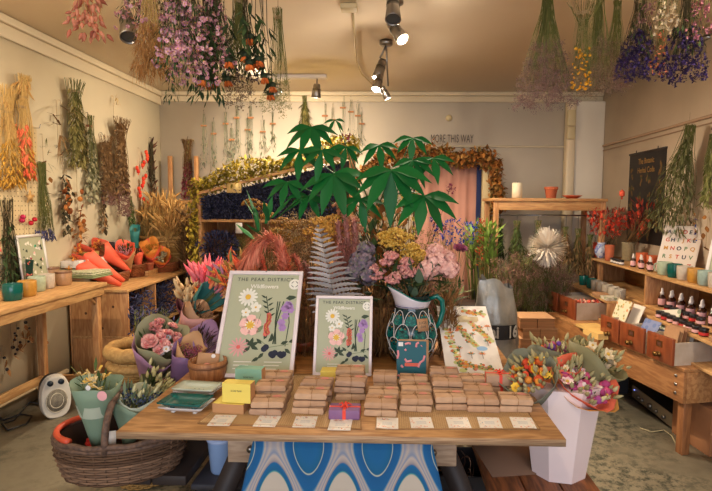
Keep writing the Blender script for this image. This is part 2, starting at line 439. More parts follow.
def mth(op, a_, b_=None, c_=None):
    n = nt.nodes.new('ShaderNodeMath'); n.operation = op
    for i, q in enumerate((a_, b_, c_)):
        if q is None: continue
        if isinstance(q, (int, float)): n.inputs[i].default_value = q
        else: nt.links.new(q, n.inputs[i])
    return n.outputs[0]
PX_, PZ_ = .228, .38          # repeat of the ogee
ux = mth('MULTIPLY', mth('SUBTRACT', sx.outputs[0], -.272), 2*PI/PX_)
uz = mth('MULTIPLY', mth('SUBTRACT', sx.outputs[2], .755), 2*PI/PZ_)
# value whose level lines are ogees
cz = mth('MULTIPLY', mth('COSINE', uz), .42); cx_ = mth('COSINE', ux)
val = mth('ADD', cx_, mth('MULTIPLY', mth('COSINE', uz), .8))
v01 = mth('MULTIPLY_ADD', val, .27, .45)
r = nt.nodes.new('ShaderNodeValToRGB'); r.color_ramp.interpolation = 'LINEAR'; nt.links.new(v01, r.inputs[0])
e = r.color_ramp.elements
stops = [(0,(176,162,146)),(.19,(176,162,146)),(.205,(60,130,130)),(.22,(12,80,118)),(.30,(10,86,132)),(.315,(130,120,124)),(.36,(168,152,140)),(.38,(110,120,140)),(.41,(165,150,138)),(.45,(120,124,140)),(.48,(166,150,136)),(.515,(60,110,140)),(.53,(8,80,128)),(.70,(6,74,120)),(.715,(170,170,150)),(.73,(8,80,116)),(.87,(6,82,128)),(1,(6,78,122))]
e[0].position, e[0].color = stops[0][0], lin(stops[0][1]); e[1].position, e[1].color = 1, lin(stops[-1][1])
for p_, c_ in stops[1:-1]: e.new(p_).color = lin(c_)
nt.links.new(r.outputs[0], b.inputs['Base Color'])
m.box(x0, x1, 1.64, 1.66, .7735, .7755)
tag(obj('table_runner', m, cm, solid=.002), 'blue and beige ogee-patterned cloth hanging down the front of the table', 'cloth')

# things under the table
t = thing('storage_crate', 'dark grey plastic crate under the table left of the blue cloth', 'crate', (-.62, 2.2, 0))
m = MB(); m.box(-.2,.2,-.15,.15,0,.02).box(-.2,-.19,-.15,.15,0,.36).box(.19,.2,-.15,.15,0,.36).box(-.2,.2,-.15,-.14,0,.36).box(-.2,.2,.14,.15,0,.36); obj('body', m, mat('dark plastic', (52,50,56), rough=.5), t, bevel=.004)
m = MB(); m.box(-.212,.212,-.162,.162,.36,.385); obj('lid', m, mat('grey plastic', (74,72,78), rough=.5), t, bevel=.006)
pos = P(221, 452, Y=2.15)
t = thing('spray_bottle', 'pale blue translucent plastic tub on the crate under the table', 'tub', (pos.x, 2.15, .387))
m = MB(); m.lathe([(.04,0),(.045,.01),(.055,.14),(.058,.145),(.054,.14),(.044,.012),(.0005,.012)], 20); obj('body', m, mat('pale blue plastic', (150,176,214), rough=.3), t)
m = MB(); m.lathe([(.058,0),(.06,.004),(.06,.014),(.0005,.016)], 20, 0, Matrix.Translation((0,0,.143))); obj('lid', m, mat('pale blue lid', (176,190,220), rough=.4), t)
tag(bpy.data.objects[t.name], t['label'], 'tub'); t.name = 'plastic_tub'
t = thing('storage_crate', 'grey crate of dark wire under the table right of the cloth', 'crate', (.28, 2.45, 0))
m = MB(); m.box(-.2,.2,-.15,.15,0,.02).box(-.2,-.19,-.15,.15,0,.3).box(.19,.2,-.15,.15,0,.3).box(-.2,.2,-.15,-.14,0,.3).box(-.2,.2,.14,.15,0,.3); obj('body', m, MATS['dark plastic'], t, bevel=.004)
m = MB()
for k in range(14):
    c = V((U(-.1,.1), U(-.06,.06), .22+U(0,.06))); rr = U(.04,.07); A, B = perp(rv()); m.tube([c+(A*math.cos(a*.6)+B*math.sin(a*.6))*rr for a in range(11)], .002, 4)
obj('coil', m, mat('brown cord', (90,60,46)), t)
# card sheet on the right bench
m = MB(); m.box(-.14,.14,-.26,.26,0,.006); o = tag(obj('cardboard_sheet', m, mat('brown card', (122,88,64), rough=.8), origin=None), 'flat brown cardboard sheet lying on the right bench', 'cardboard'); o.location = (.51, 2.28, .461); o.rotation_euler = (0,0,.15)

# ---------------------------------------------------------------- woven mats
straw = weave_mat('woven straw', (206,168,116), (150,112,70), 34, (1,1.6,1), bump=.6)
def woven_mat(q, label):
    m = MB(); n = 1
    vs = [V((x,y,BT)) for x,y in q] + [V((x,y,BT+.004)) for x,y in q]
    m.add(vs, [(3,2,1,0),(4,5,6,7),(0,1,5,4),(1,2,6,5),(2,3,7,6),(3,0,4,7)])
    t = tag(obj('woven_mat', m, straw, smooth=False), label, 'mat')
    b_ = MB(); c = [v+V((0,0,0)) for v in vs[4:]]; b_.tube([c[0],c[1],c[2],c[3],c[0]], .003, 5)
    obj('braided_edge', b_, mat('straw edge', (150,108,62)), t); return t
def pz(a, b, z=BT): q = P(a, b, Z=z); return (q.x, q.y)
woven_mat([pz(198,424), pz(361,430), pz(360,376), pz(258,375)], 'woven straw mat on the left half of the plywood board')
woven_mat([pz(376,430), pz(540,430), pz(500,374), pz(378,376)], 'woven straw mat on the right half of the plywood board')
MT = BT+.0045

# ---------------------------------------------------------------- kraft parcels
krafts = [mat('kraft paper %d' % i, c, [x*.92 for x in c], var='noise', scale=22, rough=.8, bump=.25) for i, c in enumerate(((196,156,120),(186,144,108),(180,142,112)))]
stick = mat('pink sticker', (206,128,112), rough=.7)
def parcel_proto(km, w=.113, d=.080, h=.0235):
    t = thing('wrapped_parcel', '', 'parcel')
    m = MB(); nx, ny = 6, 5
    g = [[[None]*3 for _ in range(ny)] for _ in range(nx)]
    vs = []
    for k in range(3):
        for j in range(ny):
            for i in range(nx):
                u = i/(nx-1)-.5; v = j/(ny-1)-.5; z = [0, .5, 1][k]*h
                bul = 1+.035*(k == 1); sag = 1 - (.12*(abs(u) > .45 or abs(v) > .45))*(k == 2)
                vs.append(V((u*w*bul*(.97 if k == 2 else 1)+U(-.0012,.0012), v*d*bul+U(-.0012,.0012), z*sag + (U(-.0006,.0006) if k else 0))))
    I = lambda i,j,k: k*nx*ny+j*nx+i
    fs = [(I(i,j,2),I(i+1,j,2),I(i+1,j+1,2),I(i,j+1,2)) for i in range(nx-1) for j in range(ny-1)]
    fs += [(I(i,j+1,0),I(i+1,j+1,0),I(i+1,j,0),I(i,j,0)) for i in range(nx-1) for j in range(ny-1)]
    for k in range(2):
        for i in range(nx-1): fs += [(I(i,0,k),I(i+1,0,k),I(i+1,0,k+1),I(i,0,k+1)), (I(i+1,ny-1,k),I(i,ny-1,k),I(i,ny-1,k+1),I(i+1,ny-1,k+1))]
        for j in range(ny-1): fs += [(I(0,j+1,k),I(0,j,k),I(0,j,k+1),I(0,j+1,k+1)), (I(nx-1,j,k),I(nx-1,j+1,k),I(nx-1,j+1,k+1),I(nx-1,j,k+1))]
    m.add(vs, fs)
    obj('wrapper', m, km, t, smooth=False, bevel=.0015)
    for s in (-1, 1):     # folded flap at each end
        f = MB(); x = s*(w*.5+.0006)
        f.add([V((x,-d*.5,h*.85)),V((x,d*.5,h*.85)),V((x+s*.002,d*.12,h*.15)),V((x+s*.002,-d*.12,h*.15))], [(0,1,2,3)])
        obj('end_flap', f, km, t, smooth=False, solid=.0008)
    tw = MB(); o = .0012
    q = lambda pts: tw.tube([V(p) for p in pts], .0011, 4)
    hx = w*.5*1.03+.001; hy = d*.5*1.03+.001
    q([(-hx,0,o),(-hx,0,h*.5),(-w*.485,.001,h+.0006),(0,0,h+.0012),(w*.485,-.001,h+.0006),(hx,0,h*.5),(hx,0,o)])
    q([(.004,-hy,o),(.004,-hy,h*.5),(.004,-d*.48,h+.0006),(0,0,h+.0014),(-.002,d*.48,h+.0006),(-.002,hy,h*.5),(-.002,hy,o)])
    for a in (.5, 2.2, 3.9): q([(0,0,h+.0016),(.008*math.cos(a),.008*math.sin(a),h+.004),(.013*math.cos(a+.5),.013*math.sin(a+.5),h+.0014)])
    obj('twine', tw, twine, t)
    sm = MB(); sm.lathe([(.0005,0),(.014,0)], 16, 0, Matrix.Translation((w*.23, d*.12, h+.0005)) @ Matrix.Diagonal((1.15,.9,1,1))); obj('sticker', sm, stick, t, smooth=False, solid=.0004)
    return t
protos = [parcel_proto(k) for k in krafts]
# col name, list of rows: (row name, px, base py, how many, base height)
LM, RMn = 'on the left mat', 'on the right mat'
cols = [
 ('first column of the left mat', [('front',267,415,2),('middle',271,405,3),('back',276,394.5,3)]),
 ('second column of the left mat', [('front',310,414,3),('back',316,402.5,3)]),
 ('third column of the left mat', [('front',350,400,3),('back',350,388.5,3)]),
 ('first column of the right mat', [('front',382,416,2),('back',382,405.5,2)]),
 ('second column of the right mat', [('front',417,412,2),('middle',416,401.5,2),('back',415,391.5,2)]),
 ('third column of the right mat', [('front',452,410,2),('middle',448,400,3),('back',444,390,3)]),
 ('fourth column of the right mat', [('front',484,412,2),('middle',478,401.5,2),('back',471,391,2)]),
 ('column beside the right board edge', [('front',517,412.5,2)]),
]
usedp = set()
H_ = .0235
for cn, rows in cols:
    for rn, px, py, n in rows:
        p = P(px, py, Z=MT); y = p.y+.039
        for k in range(n):
            lv = 'top' if k == n-1 else ('bottom' if k == 0 else 'middle')
            lab = f'brown paper parcel, {lv} of the {rn} stack in the {cn}'
            if len(rows) == 1: lab = f'brown paper parcel, {lv} of the pair at the right edge of the mats'
            i = rnd.randrange(3)
            loc = (p.x+U(-.005,.005), y+U(-.004,.003), MT+.0005+k*(H_+.003)); rot = (0,0,U(-.09,.09))
            if i not in usedp:
                usedp.add(i); o = protos[i]; o['label'] = lab; o.location = loc; o.rotation_euler = rot; o['group'] = 'twine-tied paper parcels'
            else: dup(protos[i], lab, loc, rot, 'twine-tied paper parcels')

def gift(px, py, w, d, h, mm, ribbon, label, rz=0, z=MT, cat='gift box', n='gift_box', bow=True):
    p = P(px, py, Z=z)
    t = thing(n, label, cat, (p.x, p.y+d/2, z), (0,0,rz))
    obj('box', MB().box(-w/2,w/2,-d/2,d/2,0,h), mm, t, bevel=.003)
    r = MB(); e = .0009
    r.box(-.006,.006,-d/2-e,-d/2,0,h+e).box(-.006,.006,d/2,d/2+e,0,h+e).box(-.006,.006,-d/2-e,d/2+e,h,h+e)
    r.box(-w/2-e,w/2+e,-.005,.005,h,h+e*1.2).box(-w/2-e,-w/2,-.005,.005,0,h).box(w/2,w/2+e,-.005,.005,0,h)
    if bow:
        for a in (.3, 2.7, 1.4, 4.2, 5.2):
            dv = V((math.cos(a), math.sin(a), 0)); r.tube([V((0,0,h+.002)), V((0,0,h+.012))+dv*.012, V((0,0,h+.003))+dv*.026], [.001,.0035,.001], 5)
    obj('ribbon', r, ribbon, t, smooth=False)
    return t
redrib = mat('coral red ribbon', (222,66,44), rough=.5)
gift(344, 420, .108, .07, .034, mat('purple paper', (128,88,126), rough=.6), redrib, 'purple gift box with a coral ribbon at the front of the left mat')
gift(501, 395, .11, .075, .03, krafts[1], redrib, 'brown box with red ribbon, lower of the two ribboned boxes', .06)
g2 = gift(501, 395, .11, .075, .042, krafts[2], redrib, 'brown box with red ribbon bow, upper of the two ribboned boxes', -.05); g2.location.z += .034
for k, (nm, lb) in enumerate((('lower','plain kraft soap box, lower of the two just left of the teal card'),('upper','plain kraft soap box, upper of the two just left of the teal card'))):
    p = P(385, 391.5, Z=MT)
    t = thing('soap_box', lb, 'box', (p.x, p.y+.035, MT+k*.035), (0,0,(.04,-.05)[k]))
    obj('box', MB().box(-.048,.048,-.035,.035,0,.033), krafts[k], t, bevel=.002)
    r = MB(); r.tube([V((0,-.036,.0)),V((0,-.036,.0335)),V((0,.036,.0335)),V((0,.036,0))], .001, 4); r.tube([V((-.049,0,.0)),V((-.049,0,.034)),V((.049,0,.034)),V((.049,0,0))], .001, 4); obj('twine', r, twine, t)

# price cards
card_w = mat('card white', (226,216,202), rough=.6); cor = mat('card orange print', (222,130,84), rough=.7); cbl = mat('card blue print', (140,156,168), rough=.7)
def card(px, py, label, seed, w=.076, d=.088, z=MT, pr=True):
    r_ = random.Random(seed); p = P(px, py, Z=z)
    m = MB(); m.box(-w/2,w/2,-d/2,d/2,0,.0012, 0)
    if pr:
        for k in range(26):
            s = r_.random(); cx = r_.uniform(-.46,.46)*w; cyy = (r_.choice((-1,1))*r_.uniform(.3,.46) if abs(cx) < w*.3 else r_.uniform(-.45,.45))*d
            a = r_.uniform(0, PI); L = r_.uniform(.003,.007); W = r_.uniform(.001,.0022)
            A = V((math.cos(a), math.sin(a), 0)); B = V((-A.y, A.x, 0)); c = V((cx, cyy, .0015))
            m.add([c-A*L, c-B*W, c+A*L, c+B*W], [(0,1,2,3)], 1 if s < .7 else 2)
        for k in range(3): m.box(-w*.22, w*.22, .006-k*.009, .0075-k*.009, .0012, .0015, 2)
    t = obj('price_card', m, [card_w, cor, cbl], smooth=False); t.location = (p.x, p.y+d/2, z+.0006); t.rotation_euler = (0,0,r_.uniform(-.06,.06))
    return tag(t, label, 'card', 'printed price cards')
for i, (x, y) in enumerate(((218,426),(264,427),(303,427.5),(339,430.5))):
    card(x, y, 'white floral price card in front of the ' + ['yellow soap boxes','first parcel column of the left mat','second parcel column of the left mat','purple gift box'][i], i)
for i, (x, y) in enumerate(((387,429),(422,428.5),(460,428.5),(492,428.5),(526,428.5))):
    card(x, y, 'white floral price card in front of the ' + ['first column of the right mat','second column of the right mat','third column of the right mat','fourth column of the right mat','parcel pair at the board edge'][i], i+10)
card(348, 408, 'small white card between the purple gift and the third column', 30, .06, .03, pr=False)
card(384, 398, 'small white card behind the first column of the right mat', 31, .05, .02, pr=False)
card(497, 403, 'small white card leaning in front of the ribboned boxes', 32, .04, .05)

# soap boxes on the left
yel = mat('yellow card', (228,202,92), rough=.6); grn = mat('mint green card', (124,166,140), rough=.6); box_side = mat('kraft side', (182,132,86), rough=.8)
ink = mat('dark ink', (60,66,58), rough=.7)
def soap(px, py, w, d, h, face, label, rz, z, standing):
    p = P(px, py, Z=z); t = thing('soap_box', label, 'box', (p.x, p.y+d/2, z), (0,0,rz))
    m = MB(); m.box(-w/2,w/2,-d/2,d/2,0,h)
    o = obj('carton', m, [face, box_side], t, smooth=False)
    for q in o.data.polygons:
        if abs(q.normal.x) > .5 or (not standing and abs(q.normal.y) > .5): q.material_index = 1
    M = Matrix.Translation((0,-d/2-.0004,h*.62)) @ FRONT if standing else Matrix.Translation((0,0,h+.0004))
    text('printed_name', 'wildsoap'[0:0] or 'SOAP BAR', .009, ink, t, M)
    return t
soap(229, 413.5, .115, .075, .034, yel, 'flat yellow-topped soap box in front of the standing yellow one', -.1, MT, False)
a = soap(237, 403, .105, .045, .036, yel, 'yellow soap box lying under the upright yellow one', -.1, MT, True)
soap(237, 403, .105, .045, .070, yel, 'upright yellow soap box on the left mat', -.1, MT+.0365, True)
soap(250, 391, .11, .05, .03, grn, 'mint green soap box under the other green one', -.08, BT, True)
soap(249, 391, .105, .045, .086, grn, 'mint green soap box standing on top against the large print', -.08, BT+.0305, True)
p = P(331, 383, Z=BT); o = tag(obj('soap_box', MB().box(-.045,.045,-.03,.03,0,.05), yel, bevel=.002), 'small yellow carton behind the second parcel column', 'box'); o.location = (p.x, p.y+.03, BT)

# dishes
def dish(px, py, z, w, d, mm, label, rz):
    p = P(px, py, Z=z); t = thing('soap_dish', label, 'dish', (p.x, p.y+d/2, z), (0,0,rz))
    m = MB(); n = 8; vs = []
    for k in range(2):
        for j in range(n+1):
            for i in range(n+1):
                u = i/n*2-1; v = j/n*2-1; e_ = max(abs(u), abs(v))
                sc = 1 if k else .97
                vs.append(V((u*w/2*sc, v*d/2*sc, .02*e_**3 + .004 + (.005 if k else 0) )))
    N = n+1; I = lambda i,j,k: k*N*N+j*N+i
    fs = [(I(i,j,1),I(i+1,j,1),I(i+1,j+1,1),I(i,j+1,1)) for i in range(n) for j in range(n)] + [(I(i,j+1,0),I(i+1,j+1,0),I(i+1,j,0),I(i,j,0)) for i in range(n) for j in range(n)]
    for i in range(n): fs += [(I(i,0,0),I(i+1,0,0),I(i+1,0,1),I(i,0,1)),(I(i+1,n,0),I(i,n,0),I(i,n,1),I(i+1,n,1)),(I(0,i+1,0),I(0,i,0),I(0,i,1),I(0,i+1,1)),(I(n,i,0),I(n,i+1,0),I(n,i+1,1),I(n,i,1))]
    m.add(vs, fs); obj('dish_body', m, mm, t)
    h = MB()
    for i in range(-2, 3):
        for j in (-1, 1): h.lathe([(.0003,0),(.003,0)], 8, 0, Matrix.Translation((i*w*.11, j*d*.13, .0097)))
    obj('drain_hole', h, mat('hole dark', (40,50,50)), t, smooth=False)
    for sx_ in (-1,1): obj('foot', MB().box(sx_*w*.25-.006, sx_*w*.25+.006, -d*.25, d*.25, 0, .008), mm, t)
teal = mat('teal glaze', (8,92,88), rough=.12); celadon = mat('pale celadon glaze', (196,204,184), rough=.15); wglz = mat('white glaze', (214,210,204), rough=.15)
dish(181, 416.5, BT, .165, .11, wglz, 'white ceramic dish underneath the teal dish', -.1)
dish(180, 412.5, BT+.022, .165, .105, teal, 'glossy teal ceramic soap dish near the board corner', -.13)
dish(194, 399.5, BT, .165, .1, wglz, 'white ceramic dish underneath the pale celadon dish', -.12)
dish(193, 397, BT+.022, .165, .095, celadon, 'pale celadon ceramic soap dish behind the teal one', -.12)
# wooden bowl with envelope and pink soap
p = P(203, 383, Z=BT); bowl_c = V((p.x, p.y+.06, BT))
bw = MB(); bw.cap0 = False
bw.lathe([(.066,0),(.072,.004),(.078,.05),(.08,.082),(.074,.084),(.07,.05),(.064,.01),(.0005,.01)], 32)
o = tag(obj('wooden_bowl', bw, wood('stave wood', (176,118,70), (140,88,48), (9,9,1), 4)), 'round wooden tub beside the left edge of the large print', 'bowl'); o.location = bowl_c
hb = MB(); hb.lathe([(.0795,.058),(.082,.058),(.082,.068),(.081,.068)], 32); obj('hoop', hb, mat('hoop wood', (120,76,44)), o)
m = MB(); m.box(-.045,.045,-.004,.004,0,.09); o = tag(obj('kraft_envelope', m, kraft, bevel=.001), 'kraft envelope standing in the wooden tub', 'envelope'); o.location = bowl_c+V((-.008,-.005,.02)); o.rotation_euler = (-.5,.12,.2)
sl = MB(); sl.lathe([(.0005,0),(.009,0)], 12, 0, Matrix.Translation((.02,-.0048,.078)) @ FRONT); obj('seal', sl, white, o, smooth=False)
o = tag(obj('soap_ball', MB().ball(V((0,0,0)), .02, 0, ICO3), mat('pink soap', (214,140,120), rough=.5)), 'round pink soap in the wooden tub', 'soap'); o.location = bowl_c+V((.012,-.045,.062))
# second brown bowl behind the prints
p = P(303, 352, Z=BT)
bw = MB(); bw.lathe([(.03,0),(.05,.01),(.068,.04),(.074,.06),(.068,.06),(.06,.04),(.04,.014),(.0005,.012)], 28)
o = tag(obj('wooden_bowl', bw, mat('reddish turned wood', (150,70,36), (120,52,26), var='noise', scale=9, rough=.4)), 'reddish wooden bowl between the two framed prints', 'bowl'); o.location = (p.x, p.y+.02, BT)

# ---------------------------------------------------------------- framed prints
sage = mat('sage paper', (170,170,140), rough=.7); pinkp = mat('print pink', (236,184,172)); rosep = mat('print rose', (214,150,146)); whp = mat('print white', (228,222,206)); yelp = mat('print yellow', (220,172,60)); dkg = mat('print dark green', (50,64,44)); mdg = mat('print mid green', (116,128,92)); lilp = mat('print lilac', (168,128,180)); navp = mat('print navy', (36,40,60))
ink2 = mat('print ink', (78,80,70)); frame_w = mat('white frame', (222,206,204), rough=.35)
def petals(m, x, z, r, n, mi, ci, y, w=.5, cr=.25, ph=0):
    c = V((x,y,z))
    for k in range(n):
        a = 2*PI*k/n+ph; d = V((math.cos(a),0,math.sin(a))); t_ = V((-d.z,0,d.x))
        m.add([c, c+d*r*.5+t_*r*w*.5, c+d*r*.9+t_*r*w*.35, c+d*r, c+d*r*.9-t_*r*w*.35, c+d*r*.5-t_*r*w*.5], [(0,1,2,3,4,5)], mi)
    m.add([V((x+r*cr*math.cos(a*PI/4), y-.0003, z+r*cr*math.sin(a*PI/4))) for a in range(8)], [tuple(range(8))], ci)
def stroke(m, pts, w, mi, y):
    for (x0,z0),(x1,z1) in zip(pts, pts[1:]):
        d = V((x1-x0,0,z1-z0));
        if d.length < 1e-6: continue
        t_ = V((-d.z,0,d.x)).normalized()*w/2
        m.add([V((x0,y,z0))+t_, V((x0,y,z0))-t_, V((x1,y,z1))-t_, V((x1,y,z1))+t_], [(0,1,2,3)], mi)
def fleaf(m, x, z, L, W, a, mi, y):
    d = V((math.cos(a),0,math.sin(a))); t_ = V((-d.z,0,d.x)); c = V((x,y,z))
    m.add([c, c+d*L*.35+t_*W*.5, c+d*L*.7+t_*W*.35, c+d*L, c+d*L*.7-t_*W*.35, c+d*L*.35-t_*W*.5], [(0,1,2,3,4,5)], mi)
def botanical(px0, px1, py, w, h, lean, rz, label):
    a_, b_ = P(px0, py, Z=BT), P(px1, py, Z=BT)
    t = thing('framed_print', label, 'picture', ((a_.x+b_.x)/2, (a_.y+b_.y)/2, BT+.001), (-lean, 0, rz))
    f = MB(); k = w/.34; bd = .017*k
    f.box(-w/2,w/2,-.009,.009,0,bd).box(-w/2,w/2,-.009,.009,h-bd,h).box(-w/2,-w/2+bd,-.009,.009,bd,h-bd).box(w/2-bd,w/2,-.009,.009,bd,h-bd)
    obj('frame', f, frame_w, t, bevel=.002)
    m = MB(); m.box(-w/2+bd,w/2-bd,0,.006,bd,h-bd,0)
    y = -.0008; X = lambda u: (u-.5)*w; Z = lambda v: h*(1-v)   # u,v: fractions from the top left of the frame
    # ox-eye daisy, small white flowers, dog rose, thistle
    stroke(m, [(X(.33),Z(.27)),(X(.26),Z(.42)),(X(.24),Z(.5))], .003*k, 5, y)
    petals(m, X(.3), Z(.26), .045*k, 14, 2, 3, y-.0004, .3, .3)
    for u, v, r in ((.42,.36,.026),(.3,.41,.022)): petals(m, X(u), Z(v), r*k, 5, 2, 3, y-.0004, .8, .2, .3)
    petals(m, X(.38), Z(.53), .05*k, 5, 1, 2, y, 1.0, .45, .3); petals(m, X(.38), Z(.53), .022*k, 9, 3, 3, y-.0007, .4, .3)
    petals(m, X(.27), Z(.73), .045*k, 13, 6, 7, y, .2, .2)
    stroke(m, [(X(.47),Z(.52)),(X(.5),Z(.42))], .003*k, 5, y); fleaf(m, X(.47), Z(.6), .045*k, .022*k, .9, 5, y)
    for a in (.5,1.4,2.2,-.4,4): fleaf(m, X(.42), Z(.72), .04*k, .018*k, a, 4, y)
    # foxglove / heather spike
    stroke(m, [(X(.54),Z(.25)),(X(.6),Z(.42)),(X(.62),Z(.62))], .004*k, 4, y)
    for i in range(8): fleaf(m, X(.545+i*.01), Z(.27+i*.025), .03*k, .009*k, .6 if i % 2 else 2.6, 4, y)
    for i in range(16): petals(m, X(.6+rnd.uniform(-.02,.025)), Z(.43+i*.012), .011*k, 5, 7, 3, y-.0004, 1, .2)
    # grasses
    for j, (u0, u1) in enumerate(((.7,.78),(.72,.73),(.74,.7))): stroke(m, [(X(u0),Z(.7)),(X((u0+u1)/2-.02),Z(.5)),(X(u1),Z(.3))], .005*k, 4, y)
    # bluebell
    stroke(m, [(X(.86),Z(.72)),(X(.88),Z(.5)),(X(.84),Z(.32))], .004*k, 4, y); fleaf(m, X(.8), Z(.27), .05*k, .024*k, .15, 4, y)
    for u, v in ((.84,.33),(.8,.37),(.88,.38),(.82,.44),(.78,.5),(.8,.55),(.86,.34)): petals(m, X(u), Z(v), .018*k, 6, 8, 8, y-.0004, .8, .3)
    # bramble
    stroke(m, [(X(.52),Z(.66)),(X(.66),Z(.73)),(X(.9),Z(.7))], .003*k, 5, y)
    for u, v, a in ((.56,.7,2.4),(.58,.66,1.2),(.64,.68,.8),(.8,.7,.4),(.86,.74,5.6),(.9,.68,.3),(.6,.78,4),(.55,.82,3.7),(.68,.67,1.6)): fleaf(m, X(u), Z(v), .035*k, .016*k, a, 4, y)
    for u, v in ((.62,.73),(.6,.745),(.7,.79),(.74,.78),(.72,.8),(.83,.8),(.81,.79),(.85,.79)): petals(m, X(u), Z(v), .014*k, 8, 9, 9, y-.0005, .9, .6)
    for j in range(3):
        for u in (.24,.62): stroke(m, [(X(u),Z(.86+j*.03)),(X(u+.22-.03*j),Z(.86+j*.03))], .0035*k, 2, y)
    # round sticker
    obj('print', m, [sage, pinkp, whp, yelp, dkg, mdg, rosep, mat('print coral', (216,96,88)), lilp, navp], t, smooth=False)
    st = MB(); st.lathe([(.0003,0),(.026*k,0)], 20, 0, Matrix.Translation((X(.9), -.0022, Z(.13))) @ FRONT); so = obj('round_sticker', st, whp, t, smooth=False)
    st = MB()
    for a in range(4):
        a0 = a*PI/2+.3; st.tube([V((X(.9)+.014*k*math.cos(a0+q*.25), -.0028, Z(.13)+.014*k*math.sin(a0+q*.25))) for q in range(5)], .0014*k, 4)
    obj('sticker_mark', st, ink2, so)
    text('printed_title', 'THE PEAK DISTRICT', .0235*k, ink2, t, Matrix.Translation((0, y-.0006, Z(.085))) @ FRONT, space=1.25, bold=.0003)
    text('printed_subtitle', 'Wildflowers', .027*k, whp, t, Matrix.Translation((0, y-.0006, Z(.155))) @ FRONT @ Matrix.Shear('XZ', 4, (.0, 0)), space=.95, bold=.0003)
    gl = MB(); gl.tube([V((-.004,-.004,h-.004)), V((.004,-.004,h-.004))], .006*k, 8); obj('clip', gl, steel, t)
    return t
botanical(211, 293, 378.5, .352, .51, .58, -.0, 'large white-framed Peak District wildflowers print leaning behind the soap boxes')
botanical(312, 372, 376, .258, .352, .33, -.0, 'smaller white-framed wildflowers print in front of the silver fern')

# map print
a_, b_ = P(446, 375, Z=BT), P(505, 375, Z=BT)
t = thing('map_print', 'cream illustrated garden map print leaning right of the jug', 'picture', ((a_.x+b_.x)/2, (a_.y+b_.y)/2, BT+.001), (-1.12, 0, .02))
mw, mh = .258, .50
m = MB(); m.box(-mw/2,mw/2,-.0015,.0015,0,mh,0)
rr = random.Random(3); y = -.002
def mX(u): return (u-.5)*mw
def mZ(v): return mh*(1-v)
blobs = [((.12,.38),(.3,.95)),((.35,.33),(.62,.62)),((.62,.28),(.92,.55)),((.22,.85),(.8,.95)),((.55,.08),(.9,.14))]
for (u0,v0),(u1,v1) in blobs:
    for k in range(10):
        q = k/9; u = u0+(u1-u0)*q; v = v0+(v1-v0)*q
        m.add([V((mX(u)+.018*math.cos(a*PI/4), y, mZ(v)+.014*math.sin(a*PI/4))) for a in range(8)], [tuple(range(8))], 1)
for k in range(190):
    (u0,v0),(u1,v1) = rr.choice(blobs); q = rr.random(); u = u0+(u1-u0)*q+rr.uniform(-.07,.07); v = v0+(v1-v0)*q+rr.uniform(-.05,.05)
    petals(m, mX(u), mZ(v), rr.uniform(.004,.009), 6, rr.choice((2,2,3,3,4,5,6)), 5, y-.0006-.0002*rr.random(), .9, .3)
for u, v in ((.2,.5),(.3,.72),(.5,.8),(.7,.8),(.85,.62),(.92,.4),(.15,.2),(.6,.52),(.4,.45),(.78,.42),(.24,.88)):
    stroke(m, [(mX(u),mZ(v)),(mX(u),mZ(v-.07))], .0025, 7, y-.0008)
    for a in (.2,.9,1.57,2.2,2.9): fleaf(m, mX(u), mZ(v-.06), .02, .007, a, rr.choice((3,2)), y-.001)
for x_, z_, w_, h_ in ((.22,.2,.14,.05),(.38,.16,.2,.09),(.58,.18,.2,.07),(.3,.24,.45,.03)): m.add([V((mX(x_),y,mZ(z_))),V((mX(x_+w_),y,mZ(z_))),V((mX(x_+w_),y,mZ(z_)-h_*mh*1.0)),V((mX(x_),y,mZ(z_)-h_*mh))], [(0,3,2,1)], 8)
m.add([V((mX(.72)+.026*math.cos(a*PI/6), y-.0005, mZ(.66)+.016*math.sin(a*PI/6))) for a in range(12)], [tuple(range(12))], 9)
obj('print', m, [mat('cream print paper', (226,216,204), rough=.6), mat('map pale green', (196,196,128)), mat('map orange', (222,130,66)), mat('map green', (62,110,70)), mat('map red', (196,80,56)), yelp, mat('map pink', (220,150,140)), mat('map brown', (96,74,60)), mat('map house', (200,180,140)), mat('map pond', (140,176,208))], t, smooth=False)
st = MB(); st.lathe([(.0003,0),(.021,0)], 20, 0, Matrix.Translation((mX(.17), -.0035, mZ(.13))) @ FRONT); obj('round_sticker', st, pinkp, t, smooth=False)

# ---------------------------------------------------------------- painted jug
p = P(411, 368, Z=BT); jc = V((p.x+.005, p.y+.1, BT))
t = thing('ceramic_jug', 'tall green and black scale-patterned jug with a white spouted rim holding flowers', 'jug', jc, (0,0,.1)); t.scale = (1,1,.95)
prof = [(.066,0),(.078,.012),(.104,.06),(.119,.115),(.122,.14),(.114,.18),(.094,.235),(.080,.27),(.076,.30),(.082,.345)]
jm = bpy.data.materials.new('scale glaze'); jm.use_nodes = True; nt = jm.node_tree; b = nt.nodes['Principled BSDF']; b.inputs['Roughness'].default_value = .18
body = MB(); body.lathe(prof, 48)
ob = obj('body', body, mat('black green glaze', (14,40,40), rough=.15), t)
sc = MB()                                            # painted scales: each is an arch of teal with a white outline
def jr(z):
    for (r0,z0),(r1,z1) in zip(prof, prof[1:]):
        if z0 <= z <= z1: return r0+(r1-r0)*(z-z0)/(z1-z0)
    return prof[-1][0]
rows = [(.01,.07),(.07,.075),(.135,.075),(.20,.07)]
n = 9
def jp(a, z, e): r_ = jr(max(.001, min(.34, z)))+e; return V((r_*math.cos(a), r_*math.sin(a), z))
